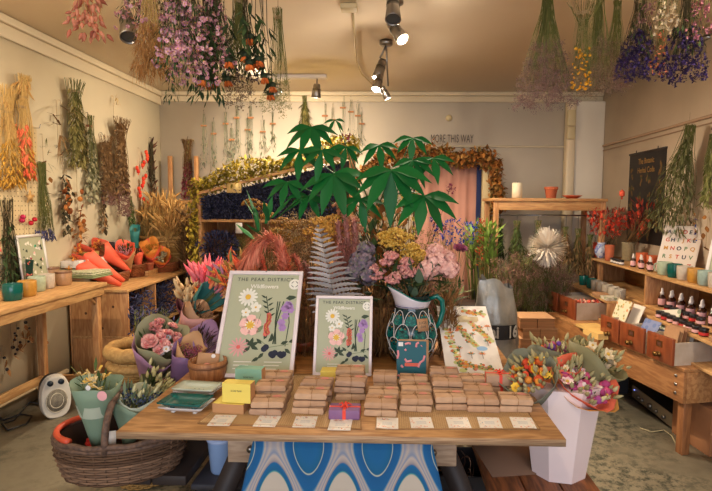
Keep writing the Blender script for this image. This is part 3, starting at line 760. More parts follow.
for ri, (z0, hh) in enumerate(rows):
    for k in range(n):
        a0 = 2*PI*(k+.5*(ri % 2))/n; hw = PI/n*.95
        pass
        out = []; inn = []
        for i in range(13):
            q = PI*i/12; aa = a0+hw*math.cos(q); zz = z0+hh*1.05*math.sin(q)**.8
            out.append((aa, zz)); inn.append((a0+hw*.8*math.cos(q), z0+.006+hh*.78*math.sin(q)**.8))
        sc.tube([jp(aa, zz, .0012) for aa, zz in out], .0017, 5, 0)
        vs = [jp(a0, z0+.006, .0015)] + [jp(aa, zz, .0015) for aa, zz in inn]
        fs = [(0, i, i+1) for i in range(1, 13)]; sc.add(vs, fs, 1)
        sc.tube([jp(a0, z0+hh*.78, .002), jp(a0, z0+hh*1.0, .0022)], .004, 5, 2)
        for dx in (-.35,.35): sc.tube([jp(a0+dx*hw, z0+hh*.72, .002), jp(a0+dx*hw*.9, z0+hh*.8, .002)], .003, 5, 3)
obj('scale_pattern', sc, [mat('line glaze', (214,206,198), rough=.2), mat('teal scale', (10,108,98), (6,70,72), (20,140,120), var='noise', scale=90, rough=.15), mat('black glaze', (20,20,24), rough=.2), mat('ochre glaze', (170,110,40), rough=.2)], ob)
# white collar with wavy rim and spout to the left
rim = MB(); n = 48; k0 = [.0, .25, .5, .75, 1]
vs = []
for j, q in enumerate(k0):
    for i in range(n):
        a = 2*PI*i/n; top = .345 + .035*math.cos(a-PI) + .012*math.cos(2*(a-PI)); z = .285+(top-.285)*q
        r_ = .078 + .012*q + q*q*.03*max(0, math.cos(a-PI))**4
        vs.append(V((r_*math.cos(a), r_*math.sin(a), z)))
fs = [(j*n+i, j*n+(i+1)%n, (j+1)*n+(i+1)%n, (j+1)*n+i) for j in range(4) for i in range(n)]
rim.add(vs, fs); ro = obj('collar', rim, mat('white collar glaze', (206,196,200), rough=.2), t, solid=.004)
ln = MB(); ln.tube(vs[-n:]+[vs[-n]], .0035, 6); obj('rim_line', ln, mat('green rim glaze', (6,96,84), rough=.2), ro)
ln = MB(); ln.tube([V((.081*math.cos(2*PI*i/n), .081*math.sin(2*PI*i/n), .292)) for i in range(n+1)], .0016, 5); ln.tube([V((.0815*math.cos(2*PI*i/n), .0815*math.sin(2*PI*i/n), .300)) for i in range(n+1)], .0012, 5); obj('blue_line', ln, mat('blue line glaze', (40,50,120), rough=.2), ro)
hd = MB(); hd.tube([V((.085,0,.32)), V((.12,0,.335)), V((.145,0,.31)), V((.15,0,.26)), V((.135,0,.2)), V((.115,0,.17))], [.01,.012,.013,.013,.012,.01], 10); obj('handle', hd, MATS['green rim glaze'], t)
tg = MB(); tg.box(-.027,.027,-.001,.001,-.03,.03); to = obj('price_tag', tg, kraft, t); to.location = (.035,-.112,.215); to.rotation_euler = (-.3,0,.3)
text('tag_writing', 'JUGS\n£64', .018, ink, to, Matrix.Translation((0,-.0015,0)) @ FRONT)

# greeting card in front of the jug
p = P(412, 380, Z=BT)
t = thing('greeting_card', 'teal greeting card with pink squiggles propped against the jug', 'card', (p.x-.002, p.y, BT+.001), (-.12,0,-.03))
obj('envelope', MB().box(-.058,.072,.001,.003,0,.172), kraft, t)
m = MB(); m.box(-.065,.062,-.002,.0005,0,.165,0)
y = -.0025
def sq(pts, w=.011):
    P3 = [V((x,y,z)) for x,z in pts]; m.tube(P3, w/2*.9, 6, 1)
for pts in (((-.062,.09),(-.058,.105),(-.06,.125)),((-.03,.152),(-.015,.157),(-.005,.154)),((.018,.14),(.02,.155),(.03,.16)),((-.03,.125),(-.024,.13)),((.04,.145),(.042,.147)),((-.06,.02),(-.045,.014),(-.03,.022)),((.01,.012),(.025,.022),(.045,.018),(.055,.012)),((-.045,.062),(-.038,.052)),((-.02,.075),(-.03,.09)),((-.02,.078),(0,.082)),((.028,.055),(.036,.075),(.05,.085),(.055,.105))): sq(pts)
m.box(-.03,.03,-.0045,-.002,.058,.072,2); m.box(-.058,-.038,-.003,-.002,.143,.16,3)
obj('card_front', m, [mat('teal card', (14,84,92), rough=.6), mat('squiggle pink', (226,140,142)), mat('squiggle red', (214,92,70)), white], t, smooth=False)
# ---------------------------------------------------------------- bunches of flowers
def G(name, *cols, **k):
    k.setdefault('rough', .75); k.setdefault('spec', .2)
    return mat(name, *cols, var='island', **k)
stem_g = G('green stem', (84,92,44), (116,112,62)); stem_b = G('brown stem', (96,68,42), (140,104,62)); stem_y = G('straw stem', (196,158,90), (226,190,120), (170,130,70))
stem_d = G('dark stem', (50,46,30), (78,66,42))
string_m = mat('hanging string', (168,140,104), rough=.9)

def heads(m, kind, p, d, s, rot=None):
    if kind == 'leaf': m.leaf(p, d, s, s*.34, .3, seg=2)
    elif kind == 'leafw': m.leaf(p, d, s, s*.55, .4, seg=3)
    elif kind == 'ball': m.ball(p, s*.5*U(.7,1.2), 0, ICO1, jit=.15)
    elif kind == 'spike': m.spindle(p, d+V((0,0,-.6)) if d.z < 0 else d, s*U(.75,1.2), s*.13)
    elif kind == 'tail': m.spindle(p, d, s*U(.8,1.2), s*.24, n=6)
    elif kind == 'ear':
        m.spindle(p, d, s, s*.09, n=4)
        for _ in range(3): m.hair(p+d*s*U(.2,.8), d+rv()*.35, s*.9, s*.012)
    elif kind == 'daisy': m.daisy(p, d+rv()*.8, s*.5, 7, 0, 1, w=.9)
    elif kind == 'petal':
        for _ in range(5): m.leaf(p, rv()+d*.5, s*.5, s*.4, .1, seg=1, prof=(.5,.8))
    elif kind == 'tuft':
        for _ in range(9): q = rv(); m.ball(p+V((q.x*s*.5, q.y*s*.5, q.z*s*.3)), s*.13, 0, OCT)
    elif kind == 'cloud':
        for _ in range(26): q = rv()*U(.2,1); m.ball(p+q*s*.5, s*.05*U(.6,1.3), 0, OCT)
    elif kind == 'mop':
        for _ in range(48):
            q = rv(); c = p+q*s*.5*U(.85,1.02)
            m.daisy(c, q, s*.12, 4, 0, None, cup=.1, w=.9)
        m.ball(p, s*.42, 0, ICO1)
    elif kind == 'hair':
        for _ in range(4): m.hair(p, d+rv()*.4, s*U(.6,1.2), s*.02)
    elif kind == 'rose': m.rose(p, d, s*.5)
    elif kind == 'lantern': m.ball(p, s*.5, 0, ICO1, sq=(.8,.8,1.15)); m.spindle(p+V((0,0,-s*.5)), V((0,0,-1)), s*.35, s*.14, n=4)

def spray(root, L, R, parts, axis=V((0,0,-1)), wall=None, flat=.45, p=1.3, stems=None, neck=.12, r0=.012, ext=0, tie=string_m, curl=.04, hookz=None, seed=0):
    """root: thing at the tie point; axis: where the heads go; wall: normal to lean flat against"""
    axis = axis.normalized()
    A, B = perp(axis)
    if wall is not None: B = wall; A = axis.cross(B).normalized()
    def pos(t, a, r):
        x, y = math.cos(a)*r, math.sin(a)*r
        if wall is not None: y = abs(y)*flat*1.4
        w_ = r0 + (R-r0)*max(0, (t-neck)/(1-neck))**p if t > neck else r0*(1+ (neck-t)/neck*1.2)
        off = B*(.006 + r0) if wall is not None else V((0,0,0))
        return axis*(L*t) + (A*x + B*y)*w_ + off
    ends = []
    if stems:
        n, w_, mm, (ta, tb) = stems
        m = MB()
        for i in range(n):
            a, r = U(0, 2*PI), math.sqrt(U(0,1)); te = U(ta, tb); k = 5
            wb = rv()*L*curl
            pts = [pos(te*j/(k-1) - (ext if j == 0 else 0), a+U(-.1,.1), r) + wb*math.sin(PI*j/(k-1)) for j in range(k)]
            if ext: pts[0] = pos(0, a, r*1.5) - axis*(ext*U(.5,1))
            m.tube(pts, [w_, w_, w_*.9, w_*.7, w_*.5], 3); ends.append((pts[-1], (pts[-1]-pts[-2]).normalized()))
        obj('stem', m, mm, root)
    for (nm, kind, n, s, (ta, tb), mm) in parts:
        m = MB()
        for i in range(n):
            t = ta+(tb-ta)*U(0,1)**.8; a, r = U(0, 2*PI), math.sqrt(U(.02,1))
            q = pos(t, a, r); out = (A*math.cos(a)+B*math.sin(a))*r
            d = (axis*.9 + out*.7 + rv()*.55).normalized()
            heads(m, kind, q, d, s*U(.8,1.2))
        obj(nm, m, mm, root)
    if tie is not None:
        m = MB(); c = pos(neck*.8, 0, 0)
        for j in range(3):
            m.tube([c + axis*(j-1)*.006 + (A*math.cos(q*PI/5) + B*math.sin(q*PI/5)*(1 if wall is None else .8))*(r0*1.25) for q in range(11)], .0022, 4)
        if hookz is not None: m.tube([c, V((c.x*.3, c.y*.3, hookz))], .0015, 4)
        obj('string_tie', m, tie, root)

Ks = 515.0
def hang(px, y0, y1, hw, label, parts, Y=None, side=None, off=.03, name='dried_flower_bunch', cat='dried flowers', group=None, stems=None, hook=True, **k):
    """a bunch hanging from its tie (px, y0) down to y1; side L/B/R hangs it on that wall"""
    if side == 'L': a = P(px, y0, X=XL+off); w = V((1,0,0))
    elif side == 'R': a = P(px, y0, X=XR-off); w = V((-1,0,0))
    elif side == 'B': a = P(px, y0, Y=YB-off); w = V((0,-1,0))
    else: a = P(px, y0, Y=Y); w = None
    b_ = P(px, y1, Y=a.y); L = (a-b_).length; R = hw*a.y/Ks
    t = thing(name, label, cat, a, group=group)
    loc = V(a)
    if w is not None:                      # stand it against the wall surface
        o_ = off; k.setdefault('wall', w)
        t.location = loc - w*(off-.002)
    hz = (H-.002-a.z) if (w is None and hook) else None
    spray(t, L, R, parts, stems=stems, hookz=hz, **k)
    if w is not None:
        m = MB(); m.tube([V((0,0,.05))+w*.0, V((0,0,.05))+w*.02, V((0,0,.03))+w*.025], .002, 5); m.tube([V((0,0,.05))+w*.02, w*.015], .0012, 4)
        obj('nail', m, wire_m, t)
    return t

# palette
wheat = G('wheat', (206,160,94), (222,180,112), (168,122,66)); oat = G('ochre grass', (176,128,40), (200,150,62), (148,104,34))
coral = G('coral dyed grass', (226,98,62), (240,128,88), (206,78,50)); sageL = G('sage leaves', (112,104,54), (142,130,76), (84,80,42))
silv = G('silvery leaves', (140,136,104), (174,166,132), (100,100,72)); brn = G('brown heads', (112,84,52), (146,112,74), (84,62,42))
mauv = G('dusty mauve heads', (134,96,92), (166,122,112), (104,76,70)); lav = G('lavender', (70,66,100), (92,88,120), (50,48,76)); lavd = G('dark lavender', (38,40,66), (56,58,90), (84,84,112), (24,26,44))
org = G('orange heads', (190,88,34), (212,112,48), (140,62,30)); dgreen = G('dark green leaves', (44,62,34), (66,84,44), (30,44,26)); mgreen = G('mid green leaves', (84,100,50), (58,76,38), (110,118,62))
red = G('red lanterns', (214,44,34), (236,84,52), (190,30,34)); pinkh = G('pink petals', (206,146,156), (190,120,138), (228,182,182), (156,92,116))
mag = G('magenta dried', (150,58,80), (120,44,66), (176,84,96)); purp = G('purple statice', (50,36,80), (66,48,100), (34,26,54), (86,66,116)); gyps = G('gypsophila', (160,138,112), (134,112,90), (106,88,70))
gypm = G('mauve gypsophila', (118,88,82), (146,114,106), (88,68,62)); hop = G('golden hops', (176,150,50), (204,178,72), (140,124,44), (112,104,40)); hopb = G('brown oak leaf', (170,104,50), (204,136,66), (132,78,40), (110,96,48), (216,158,90))
cream = G('cream petals', (232,214,178), (214,190,150)); ylw = G('yellow yarrow', (200,158,64), (180,134,50), (216,182,94)); must = G('mustard yarrow', (160,112,48), (132,90,40), (184,136,62))
dpink = G('dusty pink plume', (206,142,126), (182,116,106), (220,164,146)); salm = G('salmon plume', (226,128,98), (240,156,124), (204,106,82)); blu = G('blue larkspur', (48,62,150), (70,84,176), (34,44,110))
hyd = G('mauve hydrangea', (108,90,104), (136,116,124), (84,80,88), (130,124,104)); ppk = G('pale pink florets', (228,170,156), (240,192,176), (208,146,136)); spk = G('statice pink', (206,140,132), (184,116,114), (224,166,150))
yctr = mat('flower centre', (206,160,60)); wht = G('white petals', (232,222,214), (214,204,196))

barl = G('barley brown', (170,118,64), (196,144,84), (128,84,46))
# ---- hanging from the ceiling, left cluster (about 2.2 m away)
CG = 'bunches hanging from the ceiling'
hang(86, -40, 34, 19, 'bunch of russet pink fluffy grass heads hanging at the top left', [('grass_head','tail',85,.034,(.35,1),G('russet heads', (196,112,84), (222,146,112), (160,84,62)))], Y=2.1, stems=(50,.0009,stem_y,(.5,.9)), p=.8)
hang(133, -30, 28, 20, 'small pink everlasting bunch by the unlit lamp', [('flower_head','daisy',60,.022,(.3,1),[pinkh,yctr]),('leaf','leaf',50,.02,(.3,.9),dgreen)], Y=2.3, stems=(26,.001,stem_g,(.5,.9)), p=.9)
hang(148, -30, 82, 20, 'bunch of golden barley hanging beside the pink flowers', [('ear','spike',70,.03,(.5,.9),barl),('awn','hair',330,.06,(.45,.92),barl)], Y=2.3, stems=(80,.0008,stem_y,(.5,.95)), p=1.1, ext=.02)
for px, y1, hw, Y, lb, s_ in ((176,66,27,1.95,'pink everlasting daisy bunch nearest the barley',.024),(190,84,28,2.0,'largest pink everlasting daisy bunch hanging over the table',.024),(212,66,24,2.15,'pink everlasting daisy bunch next to the orange thistles',.022),(150,40,22,2.5,'pink everlasting daisy bunch behind the barley',.022)):
    hang(px, -35, y1, hw, lb, [('flower_head','daisy',210,s_*.88,(.3,1),[pinkh,yctr]),('leaf','leaf',260,.026,(.2,1),dgreen)], Y=Y, stems=(44,.001,stem_d,(.6,.95)), p=.9)
hang(172, 60, 100, 8, 'trailing green sprig under the pink flowers', [('leaf','leaf',30,.03,(.1,1),dgreen)], Y=2.2, stems=(7,.001,stem_g,(.7,1)), p=.7)
hang(206, -20, 98, 20, 'dark green leafy bunch among the hanging pink flowers', [('leaf','leaf',170,.045,(.25,1),dgreen)], Y=2.15, stems=(34,.0013,stem_d,(.6,.95)))
thist = G('thistle cup', (40,50,32), (56,62,40))
def thistle(px, y1, x1, lb, Y, n=3):
    a = P(px, -30, Y=Y); t = thing('safflower_bunch', lb, 'dried flowers', a)
    s = MB(); h = MB(); c = MB(); lf = MB()
    for i in range(n):
        e = P(x1+U(-9,9), y1+U(-12,8), Y=Y+U(-.08,.08)) - a
        mid = e*.5 + V((U(-.02,.02), U(-.02,.02), 0)); s.tube([V((0,0,0)), mid, e*.85, e], .0016, 4)
        d = V((U(-.3,.3), U(-.3,.3), -1)).normalized()
        c.ball(e, .019, 0, ICO1, sq=(1,1,.8))
        for k in range(9): q = rv(); c.leaf(e+V((q.x*.012,q.y*.012,.004)), V((q.x,q.y,.3)), .034, .014, .5)
        for k in range(26): q = rv(); h.spindle(e+V((q.x*.008,q.y*.008,-.008)), d+q*.45, .026, .004, n=4)
        for k in range(8): q = rv(); lf.leaf(e*U(.45,.95), V((q.x,q.y,-.6)), .055, .017, .4)
    obj('stem', s, stem_d, t); obj('flower_head', h, org, t); obj('calyx', c, thist, t); obj('leaf', lf, dgreen, t)
    m = MB(); m.tube([V((0,0,0)), V((0,0,H-.002-a.z))], .0015, 4); obj('string_tie', m, string_m, t)
for i, (x0_, y_, x_, Y_, n_) in enumerate(((212,60,209,2.2,1),(226,60,232,2.1,1),(238,56,246,2.0,2),(250,42,257,2.1,1),(262,62,266,2.05,1),(256,72,262,2.15,2),(266,79,269,2.2,1),(258,100,265,2.25,1),(214,86,209,2.1,2),(222,80,217,2.2,2),(232,83,230,2.15,1))):
    thistle(x0_, y_, x_, 'orange-tufted safflower hanging ' + ['high on the left, by the pink daisies','left of centre above the dark statice','in the middle, level with the leaves','highest on the right of the cluster','right of centre over the pair of heads','right side, just above the gypsophila','lowest but one on the right','lowest of all beside the bar light','lowest left under the pink daisies','between the lowest left head and the statice','just left of the dark purple statice'][i], Y_, n_)
hang(242, -10, 82, 22, 'dark purple statice bunch behind the safflowers', [('flower_head','petal',90,.022,(.82,1),G('plum statice', (50,36,66), (78,60,96), (40,30,50))),('leaf','leaf',110,.04,(.3,.9),dgreen)], Y=2.5, stems=(60,.0014,stem_d,(.8,1)), p=.8)
hang(215, -10, 70, 22, 'olive leafed bunch hanging behind the pink daisies', [('leaf','leaf',140,.05,(.3,1),mgreen)], Y=2.6, stems=(40,.0014,stem_d,(.7,1)), p=.8)
hang(238, -10, 108, 17, 'pale gypsophila bunch hanging lowest near the safflowers', [('blossom','cloud',34,.05,(.72,1),gyps)], Y=2.4, stems=(40,.0009,stem_g,(.7,.98)), p=1.4)
hang(278, 8, 112, 19, 'thin green gypsophila bunch hanging at the right of the cluster', [('blossom','cloud',30,.05,(.62,1),G('green gypsophila',(168,164,110),(140,138,88)))], Y=2.5, stems=(46,.0009,stem_g,(.6,.98)), p=1.5)

# ---- hanging from the ceiling, right cluster
hang(548, -8, 106, 33, 'wide mauve gypsophila bunch hanging at the left of the right cluster', [('blossom','cloud',260,.055,(.45,1),gypm)], Y=2.9, stems=(110,.0015,stem_g,(.6,.98)), p=.95)
hang(584, 6, 90, 10, 'narrow bunch of yellow button flowers hanging from the ceiling', [('flower_head','ball',55,.016,(.5,1),G('button yellow', (210,140,36), (226,166,50))),('leaf','leaf',130,.02,(.1,.8),mgreen)], Y=2.9, stems=(50,.001,stem_g,(.6,.95)), p=.6, ext=.03, r0=.03)
hang(600, -8, 94, 17, 'brown gypsophila bunch hanging between yellow buttons and purple statice', [('blossom','cloud',120,.055,(.45,1),gyps)], Y=3.1, stems=(70,.0015,stem_g,(.6,.98)), p=1.0)
hang(618, 0, 90, 18, 'pinkish grey gypsophila bunch hanging left of the statice', [('blossom','cloud',110,.055,(.45,1),gypm)], Y=3.3, stems=(60,.0015,stem_g,(.6,.98)), p=1.1)
for px, y0, y1, hw, Y, lb in ((640,-6,78,22,2.7,'deep purple statice bunch hanging by the gypsophila'),(687,-10,80,24,2.6,'deep purple statice bunch hanging at the far right')):
    hang(px, y0, y1, hw, lb, [('flower_head','petal',330,.026,(.42,1),purp),('leaf','leaf',60,.04,(.2,.7),dgreen)], Y=Y, stems=(50,.0015,stem_d,(.6,.95)), p=.8)
hang(662, 0, 74, 10, 'salmon flower bunch hanging between the two purple ones', [('flower_head','petal',50,.022,(.4,1),salm)], Y=3.0, stems=(30,.0012,stem_g,(.6,.95)))
hang(670, -40, 30, 16, 'cream everlasting bunch at the top right edge', [('flower_head','petal',60,.026,(.5,1),cream)], Y=2.4, stems=(30,.0012,stem_g,(.6,.95)))
hang(652, -40, 22, 14, 'dusty rose bunch at the top edge beside the cream one', [('flower_head','petal',50,.024,(.5,1),mauv)], Y=2.5, stems=(30,.0012,stem_g,(.6,.95)))
hang(704, -40, 34, 16, 'dusty pink bunch in the top right corner', [('flower_head','petal',60,.024,(.5,1),G('old rose', (160,96,110), (190,126,130)))], Y=2.3, stems=(30,.0012,stem_g,(.6,.95)))

# ---- left wall
L_ = dict(side='L')
hang(9, 98, 186, 17, 'ochre yellow grass bunch at the left edge of the wall', [('grass_head','spike',190,.05,(.45,1),oat),('awn','hair',50,.09,(.0,.4),wheat)], **L_, stems=(110,.0012,stem_y,(.7,1)), ext=.1, p=.9, r0=.03, off=.06, neck=.2)
hang(24, 82, 176, 12, 'straw bunch with ochre ends hanging next to the coral grass', [('grass_head','spike',90,.05,(.5,1),oat),('ear','ear',30,.08,(-.08,.1),wheat)], **L_, stems=(80,.0014,stem_y,(.7,1)), ext=.06, p=.8, r0=.025, off=.05, neck=.2)
hang(31, 100, 174, 13, 'coral dyed grass bunch hanging over the pegboard', [('grass_head','spike',150,.06,(.3,1),coral)], **L_, stems=(40,.0012,stem_y,(.5,1)), p=.7, r0=.03, off=.12)
hang(9, 204, 290, 13, 'green leafy bunch hanging low at the left edge', [('leaf','leaf',180,.06,(.2,1),dgreen)], **L_, stems=(34,.0016,stem_d,(.7,1)), ext=.05, p=.8, r0=.02, off=.05)
hang(1, 190, 244, 9, 'coral pink brush bunch at the extreme left edge', [('grass_head','spike',90,.07,(.2,1),G('hot coral', (232,70,76), (240,104,96)))], **L_, stems=(20,.0012,stem_y,(.5,1)), p=.7, off=.12)
hang(44, 168, 238, 14, 'lavender bunch with pale stems hanging above the small print', [('flower_head','spike',70,.035,(.85,1),lav),('leaf','leaf',50,.05,(.3,.8),sageL)], **L_, stems=(70,.0016,stem_g,(.85,1)), ext=.05, p=1, r0=.015, off=.05)
hang(75, 84, 163, 11, 'olive sage bunch with drooping leaves hanging high on the left wall', [('leaf','leaf',420,.075,(.05,1),sageL)], **L_, stems=(30,.002,stem_g,(.5,.9)), ext=.04, p=.55, r0=.04, off=.06)
hang(92, 118, 200, 12, 'silvery eucalyptus bunch with a pink tie', [('leaf','leafw',330,.045,(.1,1),silv)], **L_, stems=(34,.0018,stem_g,(.6,1)), ext=.03, p=.8, r0=.02, off=.06, tie=mat('pink ribbon', (214,120,110)))
hang(108, 138, 205, 11, 'brown seed head bunch between the silvery and the mauve one', [('seed_head','tuft',240,.035,(.05,.85),brn),('leaf','leafw',300,.04,(.05,.9),brn),('flower_head','tuft',90,.03,(.75,1),mauv)], **L_, stems=(40,.0016,stem_b,(.6,1)), ext=.03, p=.55, r0=.04, off=.08)
hang(121, 122, 216, 12, 'tall brown and mauve heather bunch hanging on the left wall', [('leaf','leafw',620,.045,(.0,.75),brn),('flower_head','tuft',190,.03,(.66,1),mauv)], **L_, stems=(60,.0016,stem_b,(.6,1)), ext=.05, p=.7, r0=.05, off=.08)
hang(113, 200, 230, 5, 'little brown leaf bunch under the mauve heather', [('leaf','leaf',60,.05,(.2,1),brn)], **L_, stems=(10,.0016,stem_b,(.6,1)), p=.7, off=.12)
hang(136, 196, 226, 7, 'small fresh green bunch under the red lantern garland', [('leaf','leaf',110,.05,(.1,1),mgreen)], **L_, stems=(14,.0016,stem_g,(.6,1)), p=.8, off=.08)
hang(156, 142, 190, 6, 'bare dark twig bunch propped in the left corner', [('twig','hair',40,.1,(.1,1),stem_d)], **L_, stems=(16,.004,stem_d,(.6,1)), p=.8, off=.08)
# garlands on strings
def garland(px, y0, y1, label, spec, side='L', wob=3, name='garland'):
    a = P(px, y0, X=XL+.02) if side == 'L' else P(px, y0, X=XR-.02) if side == 'R' else P(px, y0, Y=YB-.02)
    w = {'L': V((1,0,0)), 'R': V((-1,0,0)), 'B': V((0,-1,0))}[side]; tan = V((0,0,1)).cross(w)
    b_ = P(px, y1, Y=a.y); L = (a-b_).length; k_ = a.y/Ks
    t = thing(name, label, 'garland', a)
    s = MB(); s.tube([V((0,0,0)), V((0,0,-L))+w*.002], .0018, 4); s.tube([V((0,0,0)), -w*.018], .002, 5); obj('string', s, string_m, t)
    for nm, kind, n, size, mm, (ta, tb), hw in spec:
        m = MB()
        for i in range(n):
            z = -L*(ta+(tb-ta)*(i+.5)/n); p = V((0,0,z)) + tan*U(-1,1)*hw*k_ + w*U(.01,.04)
            if kind == 'star':
                vs = [p + (tan*math.sin(q*PI/5)+V((0,0,1))*math.cos(q*PI/5))*size*(1 if q % 2 == 0 else .42) for q in range(10)]
                vs += [v+w*.006 for v in vs]; m.add(vs, [tuple(range(10)), tuple(range(10,20))]+[(q,(q+1)%10,(q+1)%10+10,q+10) for q in range(10)])
            elif kind == 'slice':
                d = (w+rv()*.5).normalized(); m.lathe([(.0005,-.002),(size,-.002),(size,.002),(.0005,.002)], 12, 0, Matrix.Translation(p) @ d.to_track_quat('Z','Y').to_matrix().to_4x4())
            elif kind == 'bead': m.ball(p, size, 0, ICO2)
            else: heads(m, kind, p, (rv()+V((0,0,-.6))).normalized(), size)
        obj(nm, m, mm, t)
    return t
drl = G('dried leaf brown', (150,96,48), (176,120,66), (112,72,40)); slc = G('orange slices', (168,96,44), (136,70,32), (196,128,64)); dkl = G('dark dried leaf', (50,48,34), (84,72,46))
woodp = mat('pale wood star', (204,158,92))
garland(60, 100, 232, 'dried leaf and orange slice garland on the left wall, second from the lavender', [('orange_slice','slice',9,.028,slc,(.62,.85),5),('leaf','leafw',50,.06,dkl,(.55,1),7)])
garland(56, 100, 160, 'bare branch hung over the orange slice garland', [('twig','hair',6,.3,stem_b,(.0,1),1)])
garland(66, 170, 240, 'thin leaf garland to the right of the orange slices', [('leaf','leafw',8,.05,drl,(.05,1),4),('bud','ball',3,.03,mat('black bud', (30,26,30)),(.2,1),4)])
garland(42, 134, 205, 'sparse garland of brown leaves left of the wall bunches', [('leaf','leafw',7,.06,drl,(.2,1),4),('twig','hair',6,.09,stem_g,(.0,.7),1)])
garland(76, 165, 240, 'garland of curled orange and brown leaves below the sage bunch', [('leaf','leafw',34,.06,drl,(.6,1),5),('orange_slice','slice',6,.024,slc,(.3,.9),4)])
garland(100, 200, 232, 'short dark leaf garland under the silvery bunch', [('leaf','leafw',9,.06,dkl,(.05,1),4),('petal','leaf',4,.04,drl,(.3,1),4)])
garland(27, 180, 214, 'pale wooden star on a string over the pegboard', [('star','star',1,.055,woodp,(.4,.6),0)])
garland(20, 205, 222, 'pink and red bauble string, left of the star', [('bauble','bead',2,.02,mat('magenta bauble', (190,40,80), rough=.25, metal=.4),(.6,1),3)])
garland(28, 214, 250, 'red and green bauble string below the star', [('red_bauble','bead',2,.019,mat('red bauble', (196,30,50), rough=.25, metal=.4),(.1,.3),3),('green_bauble','bead',1,.022,mat('green bauble', (10,120,90), rough=.2, metal=.4),(.8,1),1)])
garland(24, 222, 262, 'dark pink bauble string, lowest on the pegboard', [('bauble','bead',2,.019,mat('magenta bauble', (0,0,0)),(.6,1),2)])
garland(139, 148, 206, 'garland of red paper lantern seed pods on the left wall', [('seed_pod','lantern',16,.05,red,(.03,.97),11)], name='lantern_garland')
for px, y0, y1, n in ((10,322,358,4),(16,318,352,4),(24,312,345,4),(39,303,345,3),(3,346,374,2)):
    garland(px, y0, y1, 'brown leaf garland below the mug table, ' + {10:'left of the middle pair',16:'right of the middle pair',24:'next to the longest one',39:'furthest to the right',3:'lowest at the left edge'}[px], [('leaf','leafw',n,.06,drl,(.3,1),3),('bud','ball',n,.025,mat('black bud', (30,26,30)),(.2,1),3)])
garland(113, 96, 122, 'thin straw stalks pinned above the heather bunch', [('stalk','hair',3,.12,stem_y,(0,.4),0)])

# ---- back wall
hang(185, 140, 198, 8, 'magenta dried bunch hanging in the back left corner', [('flower_head','petal',240,.04,(.38,1),mag),('leaf','leaf',60,.05,(-.05,.3),sageL)], side='B', stems=(60,.002,stem_b,(.6,.95)), ext=.02, p=.8, r0=.025, off=.1)
hang(304, 94, 132, 8, 'dark green bunch hanging on the back wall behind the tree', [('leaf','leaf',150,.09,(.2,1),sageL)], side='B', stems=(40,.002,stem_g,(.6,1)), ext=.05, off=.06)
tape = mat('brown tape', (176,120,76)); n_ = 0
gst = G('thin green stems', (96,110,84), (120,126,96))
where = ['first','second','third','fourth','fifth','sixth','seventh','eighth','ninth']
for i, (px, y0, y1) in enumerate(((204,114,168),(214,122,172),(226,112,166),(232,128,164),(237,106,160),(248,118,166),(251,106,160),(263,120,158),(273,112,150))):
    hang(px, y0, y1, 5, f'thin dried stems taped to the back wall, {where[i]} from the left corner', [('leaf','leaf',26,.045,(.4,1),gst)], side='B', stems=(7,.0016,gst,(.8,1)), p=1.2, tie=None, name='taped_stems', cat='dried stems', off=.01)
    p = P(px, y0+12, Y=YB-.02); tp = C.objects[-1]
for i, (px, y0, y1) in enumerate(((325,104,150),(333,108,158),(343,96,150),(351,100,150),(358,104,154),(362,112,150))):
    hang(px, y0, y1, 4, f'thin dried stems taped behind the tree, {where[i]} from the dark green bunch', [('leaf','leaf',14,.045,(.5,1),gst)], side='B', stems=(5,.0016,gst,(.8,1)), p=1.2, tie=None, name='taped_stems', cat='dried stems', off=.01)
for o in [o for o in C.objects if o.name.startswith('taped_stems')]:
    m = MB(); z = -.14; m.box(-.035,.035,-.03,-.027,z-.01,z+.01); obj('tape', m, tape, o, smooth=False)
# ---------------------------------------------------------------- left side furniture
def vase_pot(prof, mm, name, label, cat, loc, parent_parts=None, n=24):
    m = MB(); m.lathe(prof, n); o = tag(obj(name, m, mm), label, cat); o.location = loc; return o
LZ = .93
t = thing('shelf_table', 'long pine wall table on the left carrying cups and a folded cloth', 'table', (-2.5, 2.6, 0))
obj('tabletop', MB().box(-.28, .255, -2.2, 1.37, LZ-.03, LZ), pineY, t, bevel=.003)
obj('apron', MB().box(.215, .24, -2.2, 1.35, LZ-.095, LZ-.031), pineY, t, bevel=.003)
for y in (1.30, -.9): 
    for x in (-.24, .2): obj('leg', MB().box(x-.025, x+.025, y-.025, y+.025, 0, LZ-.031), pineZ, t, bevel=.003)
obj('stretcher', MB().box(-.26, .22, 1.285, 1.315, .14, .2), pine, t, bevel=.003)
obj('side_rail', MB().box(-.255, -.225, -.9, 1.3, .14, .2), pineY, t, bevel=.003)
g = MB(); g.tube([V((.2, 1.3, LZ-.17)), V((.2, 1.17, LZ-.06))], .016, 4); g.tube([V((.14,1.33, LZ-.05)), V((.2,1.33,LZ-.19))], .014, 4); obj('brace', g, pine, t)

